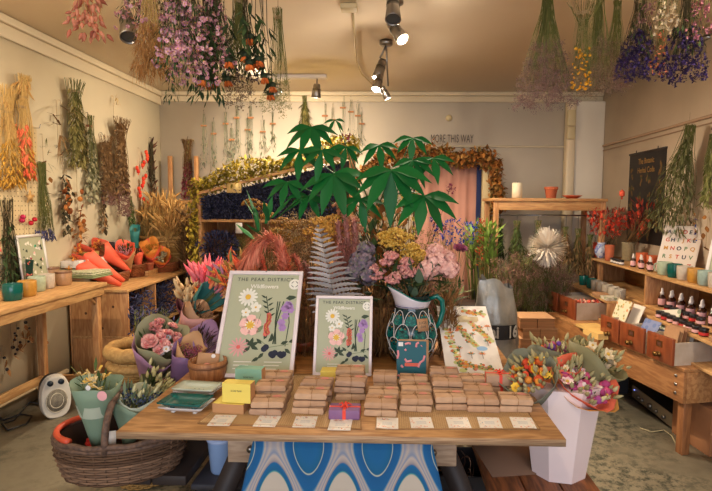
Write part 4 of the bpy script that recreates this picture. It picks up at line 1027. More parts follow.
def cup(label, px, py, z, mm, r=.04, h=.078, Y=None, X=None, handle=None, band=None, name='cup', cat='cup', group='ceramic cups'):
    p = P(px, py, Z=z); t = thing(name, label, cat, (p.x, p.y+r*.6, z), (0,0,U(0,.5)), group)
    m = MB(); m.lathe([(r*.82,0),(r*.92,h*.06),(r,h*.5),(r*1.0,h*.97),(r*.96,h),(r*.92,h*.96),(r*.9,h*.3),(r*.6,h*.08),(.0005,h*.07)], 24); obj('body', m, mm, t)
    if band: 
        m = MB(); m.lathe([(r*1.0,h*.86),(r*1.02,h*.88),(r*1.02,h*.97),(r*.98,h*1.01)], 24); obj('glazed_rim', m, band, t)
    if handle is not None:
        a = handle; c = V((math.cos(a), math.sin(a), 0)); m = MB()
        m.tube([c*r*.95+V((0,0,h*.82)), c*(r+.024)+V((0,0,h*.78)), c*(r+.03)+V((0,0,h*.5)), c*(r+.02)+V((0,0,h*.24)), c*r*.93+V((0,0,h*.18))], .0055, 8); obj('handle', m, mm, t)
    return t
speck = lambda n, c: mat(n, c, [x*.9 for x in c], var='noise', scale=60, rough=.35)
c_teal = mat('teal cup glaze', (6,84,76), rough=.18); c_och = speck('ochre glaze cup', (190,136,54)); c_cel = speck('celadon cup', (172,184,156)); c_gry = speck('oatmeal cup', (196,182,164)); c_tan = speck('tan cup', (176,136,98)); c_sg = speck('sage cup', (150,158,132))
for i, (px, py, mm, lb, r) in enumerate(((9,301,c_teal,'dark teal cup at the left end of the wall table',.047),(24,297,c_och,'ochre cup beside the dark teal one',.045),(34,292,c_cel,'pale celadon cup beside the ochre one',.045),(44,289,c_gry,'oatmeal cup right of the celadon one',.043),(2,286,c_sg,'sage cup partly cut by the left edge, second row',.044),(14,283,c_sg,'sage cup behind the ochre one',.044),(28,281,c_cel,'celadon cup in the second row behind the first',.044),(38,279,mat('charcoal glaze', (40,42,40), rough=.3),'charcoal cup in the back row',.044),(49,281,c_tan,'tan cup with brown rim beside the folded cloth',.046))):
    cup(lb, px, py, LZ+.001, mm, r*1.22, .105, band=(mat('brown rim', (120,84,60), rough=.3) if i == 8 else None))
t = cup('tan cup standing alone in front of the folded cloth', 61, 285.5, LZ+.001, c_tan, .056, .105, band=MATS['brown rim'])
# folded cloth
p = P(83, 277, Z=LZ); t = thing('folded_cloth', 'folded sage and cream leaf-print cloth at the end of the wall table', 'cloth', (p.x-.02, p.y+.02, LZ+.001), (0,0,-.1))
cl = mat('leaf print cloth', (150,156,112), (214,206,176), (160,164,120), (206,198,170), var='noise', scale=38, rough=.9)
for k in range(4):
    m = MB(); w_, d_ = .20-.006*k, .13-.004*k; m.box(-w_,w_,-d_,d_,.002+k*.014,.014+k*.014); obj('fold', m, cl if k > 1 else mat('sage cloth', (140,148,104), rough=.9), t, bevel=.006)
# small framed flower print on the wall table
a = P(31, 240, X=XL+.06)
t = thing('framed_print', 'small white-framed green flower print standing at the left wall', 'picture', (a.x+.03, a.y, LZ+.001), (0,-.12,0))
hh = .38; ww = .15
m = MB(); m.box(0,.012,-ww,ww,0,.02).box(0,.012,-ww,ww,hh-.02,hh).box(0,.012,-ww,-ww+.02,.02,hh-.02).box(0,.012,ww-.02,ww,.02,hh-.02); obj('frame', m, white, t)
m = MB(); m.box(.0,.005,-ww+.02,ww-.02,.02,hh-.02,0)
for k in range(46):
    c = V((.0062+.0001*k, rnd.uniform(-ww+.035, ww-.035), rnd.uniform(.04,hh-.06))); s_ = U(.008,.018)
    m.add([c+V((0,s_*math.cos(q*PI/3),s_*math.sin(q*PI/3)))*(1 if q % 2 else .6) for q in range(6)], [tuple(range(6))], rnd.choice((1,1,2,3)))
obj('print', m, [sage, whp, dkg, pinkp], t, smooth=False)
# coral-print card at the left edge
a = P(4, 292, Z=LZ); t = thing('greeting_card', 'dark green card with coral squiggles standing at the left edge', 'card', (a.x-.03, a.y+.25, LZ+.001), (-.1,0,-.5))
m = MB(); m.box(-.09,.09,-.002,.002,0,.2,0)
for k in range(9):
    x_, z_ = U(-.07,.07), U(.02,.18); m.tube([V((x_,-.004,z_)), V((x_+U(-.02,.02),-.004,z_+U(-.02,.02))), V((x_+U(-.03,.03),-.004,z_+U(-.01,.03)))], .005, 5, 1)
obj('card_front', m, [mat('forest card', (24,64,50)), mat('coral print', (226,120,100))], t, smooth=False)
# pegboard
a0, a1 = P(-6, 118, X=XL+.02), P(36, 118, X=XL+.02); zb = P(20, 252, X=XL+.02).z
m = MB(); m.box(XL+.012, XL+.02, a0.y, a1.y, max(.95,zb), a0.z, 0)
y = a0.y+.02
while y < a1.y-.01:
    z = 1.0
    while z < a0.z-.02:
        m.add([V((XL+.0206, y+.006*math.cos(q*PI/2), z+.006*math.sin(q*PI/2))) for q in range(4)], [(0,1,2,3)], 1); z += .035
    y += .035
pb = tag(obj('pegboard', m, [mat('pegboard face', (212,190,146), rough=.7), mat('peg hole', (110,92,64))], smooth=False), 'cream perforated pegboard on the left wall behind the coral grass', 'pegboard')
hk = MB(); q = P(33, 128, X=XL+.03); hk.tube([q+V((-.01,0,0)), q+V((.05,0,0)), q+V((.06,0,.03))], .003, 5); obj('hook', hk, steel, pb)

# cube shelf along the left wall
CZ = .81
t = thing('cubby_shelf', 'pine cubby shelf unit against the left wall, filled with lavender', 'shelf', (-2.52, 5.0, 0))
y0, y1 = -.68, .95
obj('top_panel', MB().box(-.26,.26,y0-.02,y1+.02,CZ-.022,CZ), pineY, t, bevel=.002)
obj('end_panel', MB().box(-.25,.25,y0,y0+.022,.40,CZ-.0225), pineZ, t, bevel=.002)
obj('end_panel', MB().box(-.25,.25,y1-.022,y1,.40,CZ-.0225), pineZ, t, bevel=.002)
for y in (-.15, .38): obj('divider', MB().box(-.25,.245,y-.01,y+.01,.42,CZ-.0225), pineZ, t, bevel=.002)
obj('bottom_panel', MB().box(-.25,.25,y0,y1,.38,.40), pineY, t, bevel=.002)
obj('back_panel', MB().box(-.262,-.252,y0,y1,.02,CZ-.023), pineZ, t)
for y in (y0, .13, y1-.022): obj('lower_panel', MB().box(-.24,.24,y,y+.022,.0,.379), pineZ, t, bevel=.002)
obj('base_shelf', MB().box(-.24,.24,y0+.024,y1-.024,.10,.12), pineY, t, bevel=.002)
kn = MB()
for (x, z) in ((-.2,.72),(-.02,.70),(-.12,.60),(-.03,.52),(.12,.66),(.02,.47)): kn.lathe([(.0005,0),(.012,0)], 10, 0, Matrix.Translation((x, y0-.0008, z)) @ FRONT)
obj('wood_knot', kn, mat('knot', (92,56,30)), t, smooth=False)
def mass(name, label, cat, loc, size, kind, n, s, mm, up=V((0,0,1)), stem=None, jitter=.9):
    """a loose heap of stems filling a box; one countable bunch"""
    t = thing(name, label, cat, loc); m = MB()
    for i in range(n):
        p = V((U(-1,1)*size[0]/2, U(-1,1)*size[1]/2, U(0,1)*size[2])); heads(m, kind, p, (up+rv()*jitter).normalized(), s*U(.7,1.3))
    obj('flower_head', m, mm, t)
    if stem:
        m = MB()
        for i in range(stem[0]):
            p = V((U(-1,1)*size[0]/2*.8, U(-1,1)*size[1]/2*.8, 0)); e = p + V((U(-.03,.03), U(-.03,.03), size[2]*U(.6,1))); m.tube([p, (p+e)/2+rv()*.01, e], stem[1], 3)
        obj('stem', m, stem[2], t)
    return t
for i, (y, mm, lb) in enumerate(((4.58, lavd, 'dark lavender bunch filling the nearest cubby of the left shelf'),(5.11, lavd, 'dark lavender bunch filling the middle cubby of the left shelf'),(5.65, hop, 'golden dried hops in the farthest cubby of the left shelf'))):
    t = mass('lavender_bunch' if i < 2 else 'hops_bunch', lb, 'dried flowers', (-2.47, y, .403), (.36,.42,.33), 'hair' if i < 2 else 'leafw', 320 if i < 2 else 160, .08 if i < 2 else .05, mm, V((.8,0,.2)), (40, .002, stem_d))
    m = MB()
    if i < 2:
        for k in range(420): p = V((U(0,.21), U(-.2,.2), U(.01,.34))); m.spindle(p, (V((.7,0,.3))+rv()*.8).normalized(), .05, .006, n=4)
        obj('flower_spike', m, mm, t)
t = mass('lavender_bunch', 'lavender sprigs poking up behind the pink rose bouquet', 'dried flowers', (P(152,345,Y=3.9).x, 3.9, .45), (.3,.2,.3), 'spike', 90, .05, lav, V((.2,0,1)), (50,.002,stem_g))
p = P(152, 348, Y=3.9)
t = thing('wooden_crate', 'curved-top pine crate end below the cubby shelf', 'crate', (-2.1, 4.05, 0))
m = MB(); m.box(-.25,.25,-.12,-.1,.0,.30).box(-.25,.25,.1,.12,0,.30).box(-.25,-.23,-.1,.1,0,.42).box(.23,.25,-.1,.1,0,.42).box(-.23,.23,-.1,.1,0,.02); obj('body', m, pine, t, bevel=.004)
m = MB(); n = 14; arc = [V((-.25+.5*q/n, 0, .30+.16*math.sin(PI*q/n))) for q in range(n+1)]
for s in (-.12,-.1): pass
vs = [v+V((0,-.12,0)) for v in arc]+[v+V((0,-.1,0)) for v in arc]; N = n+1
m.add(vs, [tuple(range(N)), tuple(range(N, 2*N))[::-1]]+[(q, q+1, q+1+N, q+N) for q in range(n)]+[(0, N, 2*N-1, n)]); obj('curved_end', m, pine, t, smooth=False)
t.location = (P(133,352,Y=3.95).x, 3.95, 0); t.scale = (.55,1,.95)

# baskets with coral bouquets on the shelf
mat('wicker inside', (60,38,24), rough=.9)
wick = G('brown wicker', (142,78,42), (112,60,32), (160,94,54))
wick_l = G('straw wicker', (188,146,84), (160,120,66), (206,166,104))
wick_d = G('dark willow', (112,84,62), (84,60,44), (136,104,80), (64,46,36))
def basket(label, loc, r, h, mm, rim_m, sx=1, sy=1, handle=None, rot=0, name='wicker_basket', flare=1.15):
    t = thing(name, label, 'basket', loc, (0,0,rot)); D = Matrix.Diagonal((sx,sy,1,1))
    m = MB(); m.cap0 = False
    nr = max(6, int(h/.011)); ns = 18
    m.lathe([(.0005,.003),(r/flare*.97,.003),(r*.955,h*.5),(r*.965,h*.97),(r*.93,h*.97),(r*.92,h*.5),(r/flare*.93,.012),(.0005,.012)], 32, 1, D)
    def rad(z): u = z/h; return r/flare + (r-r/flare)*min(1, u*1.6)**.8
    for j in range(nr):
        z = .006+(h-.012)*j/(nr-1); rr = rad(z)
        m.tube([V(((rr+.004*math.cos(a*ns+PI*j))*sx*math.cos(a), (rr+.004*math.cos(a*ns+PI*j))*sy*math.sin(a), z)) for a in [2*PI*i/72 for i in range(73)]], h/nr*.52, 4, 0)
    for j in range(ns*2):
        a = PI*j/ns; m.tube([V((rad(z)*sx*math.cos(a), rad(z)*sy*math.sin(a), z)) for z in (.004, h*.25, h*.5, h*.75, h)], .004, 4, 0)
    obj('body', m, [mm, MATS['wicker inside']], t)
    g = MB(); g.tube([V((r*sx*1.0*math.cos(2*PI*q/40), r*sy*math.sin(2*PI*q/40), h+.004*math.sin(q*1.7))) for q in range(41)], h*.045+.004, 7); g.tube([V((r*sx*1.01*math.cos(2*PI*q/40), r*sy*1.01*math.sin(2*PI*q/40), h*.9)) for q in range(41)], h*.03+.003, 6)
    obj('rim', g, rim_m, t)
    if handle:
        hh_, rr_, ax = handle; g = MB(); pts = []
        for q in range(17):
            a = PI*q/16; c = math.cos(a)
            pts.append(V((r*sx*c*(ax == 0), r*sy*c*(ax == 1), h*.85 + (hh_-h*.85)*math.sin(a)**.8)))
        g.tube(pts, rr_, 8); obj('handle', g, rim_m, t)
    return t
rimb = mat('wicker rim', (120,66,36), (150,90,52), var='noise', scale=60); riml = mat('straw rim', (176,132,74), (206,164,98), var='noise', scale=60)
coralp = mat('coral wrapping paper', (240,104,72), (232,92,64), var='noise', scale=8, rough=.6); tan_p = mat('tan wrapping paper', (196,146,98), rough=.7)
def cone_wrap(name, base, axis, L, r, mm, parent, tilt=.3, wav=.08, r0=.018, n=22):
    """an open paper cone with an uneven rim, axis from base outwards"""
    q = axis.normalized().to_track_quat('Z','Y').to_matrix().to_4x4(); M = Matrix.Translation(base) @ q
    m = MB(); vs = []; ph = U(0,6); lc = q.to_3x3().inverted() @ V((.25,-1,.3)); ca = math.atan2(lc.y, lc.x)
    for j in range(6):
        u = j/5
        for i in range(n):
            a = 2*PI*i/n; rr_ = r0+(r-r0)*u**1.1; z = L*u*(1+ (-abs(tilt)*math.cos(a-ca)*.38 + wav*math.sin(3*a+ph))*u)
            rr_ *= 1+.06*math.sin(5*a+ph)*u
            vs.append(V((rr_*math.cos(a), rr_*math.sin(a), z)))
    m.add(vs, [(j*n+i, j*n+(i+1)%n, (j+1)*n+(i+1)%n, (j+1)*n+i) for j in range(5) for i in range(n)], 0, M)
    return obj(name, m, mm, parent, solid=.0015)
def bouquet(label, tip, top, r, wrap, fl, name='wrapped_bouquet', L2=1.25, tilt=.3, inner=None, tie=None, sticker=False, wavy=.08, group=None, tail=.0, wl=1.0):
    """tip: where the cone starts; top: the middle of its mouth"""
    tip, top = V(tip), V(top); ax = top-tip; L = ax.length; ax.normalize(); t = thing(name, label, 'bouquet', tip, group=group)
    cone_wrap('wrapping_paper', V((0,0,0)), ax, L*wl, r, wrap, t, tilt, wavy)
    if inner is not None: cone_wrap('inner_paper', ax*L*.1, ax, L*1.02*wl, r*.93, inner, t, tilt, wavy)
    A, B = perp(ax); 
    for nm, kind, n, s, (a0, a1), mm, spread in fl:
        m = MB()
        for i in range(n):
            a, rr_ = U(0,2*PI), math.sqrt(U(0,1))*r*.85*spread; q = U(a0,a1)*L
            p = ax*q + (A*math.cos(a)+B*math.sin(a))*rr_*min(1.3, q/L)
            heads(m, kind, p, (ax + (A*math.cos(a)+B*math.sin(a))*rr_/r*.7 + rv()*.25).normalized(), s*U(.8,1.2))
        obj(nm, m, mm, t)
    m = MB()
    for i in range(14):
        a, rr_ = U(0,2*PI), U(0,1)*r*.7; m.tube([ax*L*-.06*(1 if tail else 0), ax*L*.5+(A*math.cos(a)+B*math.sin(a))*rr_*.4, ax*L*1.0+(A*math.cos(a)+B*math.sin(a))*rr_], .0015, 3)
    obj('stem', m, stem_g, t)
    if tie:
        m = MB(); c = ax*L*.2; rr_ = .018+(r-.018)*.2+.004; m.tube([c+(A*math.cos(q*PI/6)+B*math.sin(q*PI/6))*rr_ for q in range(13)], .003, 5); obj('string_tie', m, tie, t)
    return t
S1 = CZ+.001
def on(px, py, z): q = P(px, py, Z=z); return V((q.x, q.y, z))
b1 = on(106, 283, S1)+V((0,.12,0)); basket('brown wicker basket nearest on the cubby shelf, holding coral bouquets', b1, .15, .09, wick, rimb, .95, 1)
b2 = on(127, 278, S1)+V((0,.12,0)); basket('brown wicker basket in the middle of the cubby shelf', b2, .12, .12, wick, rimb, .95, 1)
b3 = on(159, 272, S1)+V((0,.1,0)); basket('round brown wicker basket farthest on the cubby shelf', b3, .17, .10, wick, rimb, 1, 1)
fy = [('filler','petal',26,.04,(.95,1.15),oat,.9)]
f_dark = [('filler','leaf',40,.04,(.85,1.1),G('brown filler', (60,44,34), (90,60,40)),.8)]
def pt(px, py, Y): q = P(px, py, Y=Y); return V(q)
for i, (tx, ty, mx_, my_, Y0, Y1, r, lb) in enumerate(((121,285,74,264,4.5,4.3,.085,'coral paper cone lying lowest in the nearest basket, yellow filler'),(124,281,80,254,4.62,4.42,.09,'coral paper cone lying in the middle of the nearest basket'),(130,272,98,247,4.85,4.65,.09,'coral paper cone lying topmost in the nearest basket'))):
    bouquet(lb, pt(tx,ty,Y0), pt(mx_,my_,Y1), r, coralp, [('filler','petal',20,.035,(.98,1.15),mat('amber filler', (236,160,60)),.9)]+f_dark, tilt=.3)
bouquet('tan paper bouquet with pink filler standing in the middle basket', pt(129,272,4.98), pt(125,250,4.85), .095, tan_p, [('flower_head','tuft',30,.035,(.9,1.1),pinkh,.8),('leaf','leaf',40,.05,(.95,1.2),mgreen,.9)], inner=coralp)
bouquet('coral paper bouquet with yellow lining standing in the round basket', pt(157,272,5.5), pt(150,248,5.35), .10, coralp, [('flower_head','tuft',20,.035,(.9,1.1),oat,.8)], inner=mat('amber paper', (238,150,60)), tilt=.35)
bouquet('coral paper bouquet with grey seed heads in the round basket', pt(163,272,5.6), pt(161,256,5.4), .10, coralp, [('seed_head','ball',30,.03,(.9,1.1),silv,.8)], inner=mat('amber paper', (0,0,0)), tilt=.3)
bouquet('coral paper cone between the two standing baskets', pt(139,270,5.1), pt(137,252,5.1), .06, coralp, f_dark)
bouquet('teal paper cone standing behind the coral bouquets', pt(135,262,5.2), pt(135,228,5.2), .05, mat('teal wrap', (40,120,116), rough=.6), [], wavy=.02)
# terracotta pots in a tray, box
p = on(139, 276, S1); t = thing('wooden_tray', 'small pine tray with terracotta pots between the baskets', 'tray', p+V((.0,.12,0))); m = MB(); m.box(-.09,.09,-.11,.11,0,.012).box(-.09,-.08,-.11,.11,.012,.05).box(.08,.09,-.11,.11,.012,.05).box(-.08,.08,-.11,-.1,.012,.05).box(-.08,.08,.1,.11,.012,.05); obj('body', m, pine, t, bevel=.002)
for i, (dx, dy, lb) in enumerate(((-.02,.03,'terracotta pot at the left of the small pine tray'),(.03,.05,'terracotta pot at the right of the small pine tray'))):
    vase_pot([(.03,0),(.035,.01),(.045,.085),(.05,.09),(.05,.11),(.045,.11),(.04,.09),(.03,.012),(.0005,.012)], terra, 'terracotta_pot', lb, 'plant pot', p+V((dx, .12+dy, .013)))
# wall ledge with books behind
a = P(77, 250, X=XL); 
t = thing('wall_ledge', 'short white wall ledge behind the coral bouquets', 'shelf', (XL+.001, 5.0, 1.06)); obj('board', MB().box(0,.16,-.75,.3,-.06,0), white, t, bevel=.003)
lz = t.location.z+.001
for k in range(8):
    o = tag(obj('book', MB().box(-.012,.012,-.012,.012,0,.12), mat('dark book %d' % (k % 3), ((56,50,54),(200,186,170),(90,84,86))[k % 3]), bevel=.001), ['leftmost','second','third','fourth','fifth','sixth','seventh','rightmost'][k]+' of the small booklets on the white wall ledge', 'booklet', 'booklets on the wall ledge')
    o.location = (XL+.09, 4.85+k*.042, lz+.0); o.scale = (4,1,1); 
o = vase_pot([(.04,0),(.05,.01),(.056,.1),(.06,.1),(.06,.13),(.055,.13),(.05,.1),(.04,.012),(.0005,.012)], terra, 'terracotta_pot', 'terracotta pot on the white wall ledge', 'plant pot', (XL+.085, 4.72, lz))
o = vase_pot([(.06,0),(.075,.01),(.08,.06),(.076,.06),(.07,.012),(.0005,.012)], mat('straw bowl', (176,134,70)), 'straw_bowl', 'straw bowl on the white wall ledge beside the pot', 'bowl', (XL+.1, 4.5, lz))

# big straw basket of wheat in the back left corner
c = V((-2.40, 5.75, S1)); 
c = V((P(163,250,Y=5.72).x, 5.72, S1))
basket('tall straw basket with a ring handle in the back left corner, full of wheat', c, .23, .36, wick_l, riml, 1, .8, flare=1.2)
hb = MB(); q0 = P(161, 250, Y=5.5); hb.tube([V((.0+.075*math.cos(a*PI/10), -.20, .36+.12*math.sin(a*PI/10))) for a in range(11)], .008, 6); obj('ring_handle', hb, riml, C.objects['wicker_basket.003'] if 'wicker_basket.003' in C.objects else C.objects['wicker_basket.002'])
def stand(label, base, top, R, parts, stems, name='flower_bunch', cat='dried flowers', tie=string_m, **k):
    base, top = V(base), V(top); t = thing(name, label, cat, base); spray(t, (top-base).length, R, parts, axis=top-base, stems=stems, tie=tie, **k); return t
for i, (px, py, R, lb) in enumerate(((148,205,.14,'wheat sheaf leaning left out of the tall straw basket'),(162,196,.13,'tallest wheat sheaf in the middle of the tall straw basket'),(178,206,.13,'wheat sheaf leaning right out of the tall straw basket'),(168,218,.15,'short wheat sheaf at the front of the tall straw basket'))):
    stand(lb, c+V(((i-1.5)*.07, -.02-.05*(i == 3), .1)), P(px, py, Y=5.7-.12*(i == 3)), R, [('ear','ear',70,.12,(.62,.98),wheat),('leaf','hair',60,.2,(.2,.8),stem_y)], (70,.0025,stem_y,(.7,.98)), name='wheat_sheaf', tie=None, p=.9, r0=.03)
stand('dark reddish stalk bunch leaning in the corner behind the wheat', c+V((-.12,.12,.08)), P(146,140,Y=5.95), .07, [('seed_head','spike',60,.09,(.5,1),G('dark seed', (90,60,48), (120,84,60), (64,44,38)))], (24,.003,stem_d,(.7,1)), name='stalk_bunch', tie=None, p=.8)
stand('brown reed bunch standing right of the wheat basket', V((P(190,280,Y=5.6).x,5.6,.3)), P(188,212,Y=5.75), .12, [('seed_head','spike',90,.1,(.5,1),brn),('leaf','hair',90,.25,(.1,.9),stem_b)], (60,.003,stem_b,(.7,1)), name='reed_bunch', tie=None, p=.8, r0=.06)
# wooden ladder rack on the back wall
x0, x1 = P(171,200,Y=6.1).x, P(197,200,Y=6.1).x; zt = P(172,156,Y=6.1).z
t = thing('ladder_rack', 'narrow wooden ladder frame standing against the back wall', 'ladder', (0,6.1,0))
for x in (x0, x1): obj('upright', MB().box(x-.022,x+.022,-.02,.02,0,zt), pineZ, t, bevel=.003)
for z in (P(180,202,Y=6.1).z, P(180,228,Y=6.1).z, .9, .4): obj('rung', MB().box(x0+.023,x1-.023,-.015,.015,z-.02,z+.02), pine, t, bevel=.003)

# ---------------------------------------------------------------- lavender display shelf at the back
SX0, SX1, SY = P(198,220,Y=5.3).x, -.45, 5.3
zt0, zt1 = P(200,195,Y=5.3).z, P(290,172,Y=5.3).z
zs1, zs2 = P(200,219,Y=5.3).z, P(200,262,Y=5.3).z
t = thing('display_shelf', 'tall wooden display shelf with sloping top against the back wall', 'shelf', (0,SY,0))
for x in (SX0, SX1): obj('side_panel', MB().box(x, x+.03, 0, .5, 0, zt0 if x == SX0 else zt1+.2), pineZ, t, bevel=.002)
for z in (zs1, zs2, .45): obj('shelf_board', MB().box(SX0+.031, SX1-.001, .01, .5, z-.03, z), pine, t, bevel=.002)
obj('back_panel', MB().box(SX0+.031, SX1-.001, .505, .52, .02, zs1-.031), pineZ, t)
bp_ = MB(); kz = (zt1-zt0)/(P(290,172,Y=5.3).x-SX0); bp_.add([V((SX0+.04,.15,zs1)),V((SX1-.01,.15,zs1)),V((SX1-.01,.15,zt0+kz*(SX1-SX0)-.02)),V((SX0+.04,.15,zt0-.02))], [(0,1,2,3)]); obj('rear_board', bp_, darkwood, t, smooth=False, solid=.01)
m = MB(); xa, xb = SX0+.0, SX1; za, zb_ = zt0, zt0+(zt1-zt0)*(SX1-SX0)/(P(290,172,Y=5.3).x-SX0)
m.add([V((xa,-.02,za)),V((xb,-.02,zb_)),V((xb,.02,zb_)),V((xa,.02,za)),V((xa,-.02,za+.03)),V((xb,-.02,zb_+.03)),V((xb,.02,zb_+.03)),V((xa,.02,za+.03))], [(3,2,1,0),(4,5,6,7),(0,1,5,4),(1,2,6,5),(2,3,7,6),(3,0,4,7)]); obj('sloping_rail', m, pine, t, smooth=False)
# lavender filling the upper compartment: vertical stems of heads
m = MB(); m2 = MB(); t = thing('lavender_display', 'wide bank of dark blue lavender under the sloping rail', 'dried flowers', (0,SY,zs1+.002))
for i in range(5200):
    x = U(SX0+.05, SX1-.1); zmax = zt0+(zt1-zt0)*(x-SX0)/(P(290,172,Y=5.3).x-SX0) - zs1 - .04
    z = U(.0, zmax); p = V((x, U(-.02,.10), z)); d = V((U(-.6,.6), -.8, U(-.5,.9))).normalized()
    m.spindle(p, d, .04, .006, n=4, prof=((0,.5),(.4,1),(1,.2)))
obj('flower_spike', m, G('bank lavender', (30,32,54), (46,48,74), (80,82,106), (20,20,38), (38,40,62)), t)
for i in range(160): x = U(SX0+.05, SX1-.1); m2.tube([V((x,.14,.0)), V((x+U(-.05,.05),.1,.2+.1*U(0,1)))], .003, 3)
obj('stem', m2, stem_g, t)
m = MB(); t2 = thing('hops_garland', 'golden hop garland draped over the sloping shelf top and down its left side', 'garland', (0,SY,zt0))
xe = P(292,172,Y=5.3).x
for i in range(2400):
    x = U(SX0-.08, SX1+.1); zz = (zt1-zt0)*(x-SX0)/(xe-SX0)+.03; hmp = .19+.05*math.sin(x*7)
    heads(m, 'leafw', V((x, U(-.05,.2), zz+U(-.02,hmp))), rv(), .055)
for i in range(420): heads(m, 'leafw', V((SX0+U(-.09,.02)+.02*math.sin(i), U(-.05,.08), U(-.85,.05))), (rv()+V((0,0,-.5))).normalized(), .055)
obj('leaf', m, hop, t2)
m = MB(); m.tube([V((SX0-.03,.04,-.8)), V((SX0-.03,.04,0)), V((SX0,.05,.06)), V((SX1,.05,(zt1-zt0)*(SX1-SX0)/(xe-SX0)+.06))], .008, 6); obj('vine', m, stem_b, t2)
mass('lavender_bunch', 'dark blue lavender bunch lying on the middle shelf below the bank', 'dried flowers', (P(216,245,Y=5.35).x, 5.45, zs2+.002), (.34,.25,.3), 'hair', 300, .1, lavd, V((-.3,-.4,.6)), (30,.003,stem_d))
o = C.objects[-1].parent; m = MB()
for k in range(500):
    r_ = rv(); m.spindle(V((r_.x*.2, -.05+r_.y*.14, .15+r_.z*.14)), r_, .05, .007, n=4)
obj('flower_spike', m, lavd, o)
mass('greenery_bunch', 'olive green filler bunch right of the lavender on the middle shelf', 'dried flowers', (P(250,245,Y=5.35).x, 5.45, zs2+.002), (.4,.25,.26), 'cloud', 110, .08, G('olive filler', (110,104,56), (140,128,74), (84,80,44)), V((0,0,1)), (40,.003,stem_g))
mass('lavender_bunch', 'lavender filling the lowest visible shelf behind the pink grasses', 'dried flowers', (P(222,275,Y=5.35).x, 5.45, .46), (.7,.3,.36), 'spike', 800, .06, lavd, V((0,-.3,1)), (40,.003,stem_d))
for px, py, w_, h_, mm, lb in ((234,188,.075,.05,mat('cream label', (222,190,120)),'cream paper label on the sloping rail'),(239,228,.035,.055,white,'white price label hanging from the shelf edge')):
    q = P(px, py, Y=SY-.025); o = tag(obj('paper_label', MB().box(-w_,w_,-.001,.001,-h_,h_), mm), lb, 'label'); o.location = q

# ---------------------------------------------------------------- doorway with pink curtain and leaf garland
a, b_ = P(418,165,Y=YB-.08), P(480,165,Y=YB-.08)
struct('door_1', MB().box(a.x-.05, b_.x+.02, YB-.03, YB-.005, 0, a.z+.02), mat('dark doorway', (60,48,44)))
t = thing('curtain', 'dusty pink curtain hanging in the back doorway', 'curtain', (0, YB-.09, 0)); m = MB(); n = 40; vs = []
for j, z in enumerate((a.z, 1.0, .05)):
    for i in range(n+1): vs.append(V((a.x-.03+(b_.x-a.x)*i/n, .014*math.sin(i*.55+j*.1)+.008*math.sin(i*1.3), z)))
m.add(vs, [(j*(n+1)+i, j*(n+1)+i+1, (j+1)*(n+1)+i+1, (j+1)*(n+1)+i) for j in range(2) for i in range(n)]); obj('fabric', m, mat('pink curtain cloth', (214,158,138), (204,146,128), var='noise', scale=3, rough=.85), t, solid=.004)
m = MB(); m.tube([V((a.x-.08,0,a.z)), V((b_.x+.02,0,a.z))], .01, 8); obj('curtain_rod', m, darkwood, t)
x = P(479,200,Y=YB-.1).x; o = tag(obj('blue_drape', MB().box(x-.035,x+.02,YB-.12,YB-.1,.05,P(478,165,Y=YB-.1).z), mat('navy cloth', (30,44,92), rough=.8), bevel=.006), 'narrow navy blue cloth strip beside the pink curtain', 'cloth')
x0, x1 = P(479,200,Y=YB-.15).x, P(490,200,Y=YB-.15).x
o = tag(obj('door_post', MB().box(x0+.03,x1,YB-.2,YB-.1,0,P(485,165,Y=YB-.15).z), mat('cream post', (222,200,150), rough=.6), bevel=.008), 'cream wooden post to the right of the pink curtain', 'post')
t = thing('leaf_garland', 'thick garland of russet dried leaves over the doorway and down the post', 'garland', (0, YB-.2, 0)); m = MB(); s = MB()
pathp = [P(x_, y_, Y=YB-.2)-V((0,YB-.2,0)) for x_, y_ in ((352,205),(356,175),(375,160),(400,150),(425,148),(445,152),(465,156),(482,152),(494,160),(498,185),(501,205))]
s.tube(pathp, .012, 6); s.tube([pathp[-3], pathp[-3]+V((-.02,0,-.3)), pathp[-3]+V((-.03,0,-.75))], .008, 5); obj('vine', s, stem_b, t)
for i in range(2100):
    k = rnd.randrange(len(pathp)-1); u = U(0,1); c = pathp[k].lerp(pathp[k+1], u); th = .07 if k < 2 else .13 if k < 8 else .07
    q = rv()*U(.2,1); heads(m, 'leafw', c+V((q.x*th, q.y*.08-.03, q.z*th-.03)), (rv()+V((0,-.4,-.3))).normalized(), .07)
for i in range(140): heads(m, 'leafw', pathp[-3]+V((U(-.06,.03), U(-.05,.02), -U(0,.75))), (rv()+V((0,0,-.6))).normalized(), .06)
obj('leaf', m, hopb, t)
# wire lettering
q = P(451, 142, Y=YB-.03)
t = thing('wire_sign', 'wire words standing on the leaf garland on the back wall', 'sign', (P(452,139,Y=YB-.05).x, YB-.05, P(452,139,Y=YB-.05).z))
text('lettering', 'MORE THIS WAY', .135, mat('dark wire letters', (84,74,70)), t, FRONT, bold=-.001, sx=.47, ext=.003, space=1.05)
# golden-green foliage mass below the garland, behind the tree
mass('hops_bunch', 'golden green hop bunch standing behind the tree by the doorway', 'dried flowers', (P(392,250,Y=5.2).x, 5.2, .9), (.5,.3,.75), 'leafw', 500, .06, G('dark hops', (110,98,44), (84,80,36), (150,132,60)), V((0,0,1)), (40,.004,stem_b))

def plinth(label, x, y, w, d, h):
    t = thing('plinth', label, 'plinth', (x, y, 0)); obj('body', MB().box(-w/2,w/2,-d/2,d/2,0,h-.025), pineZ, t, bevel=.003); obj('top_board', MB().box(-w/2-.01,w/2+.01,-d/2-.01,d/2+.01,h-.0248,h), pine, t, bevel=.003)
plinth('plain wooden plinth behind the tree carrying the golden hops', P(392,250,Y=5.2).x, 5.2, .5, .3, .899)
# ---------------------------------------------------------------- big flower display on the back half of the board
DY = 2.62
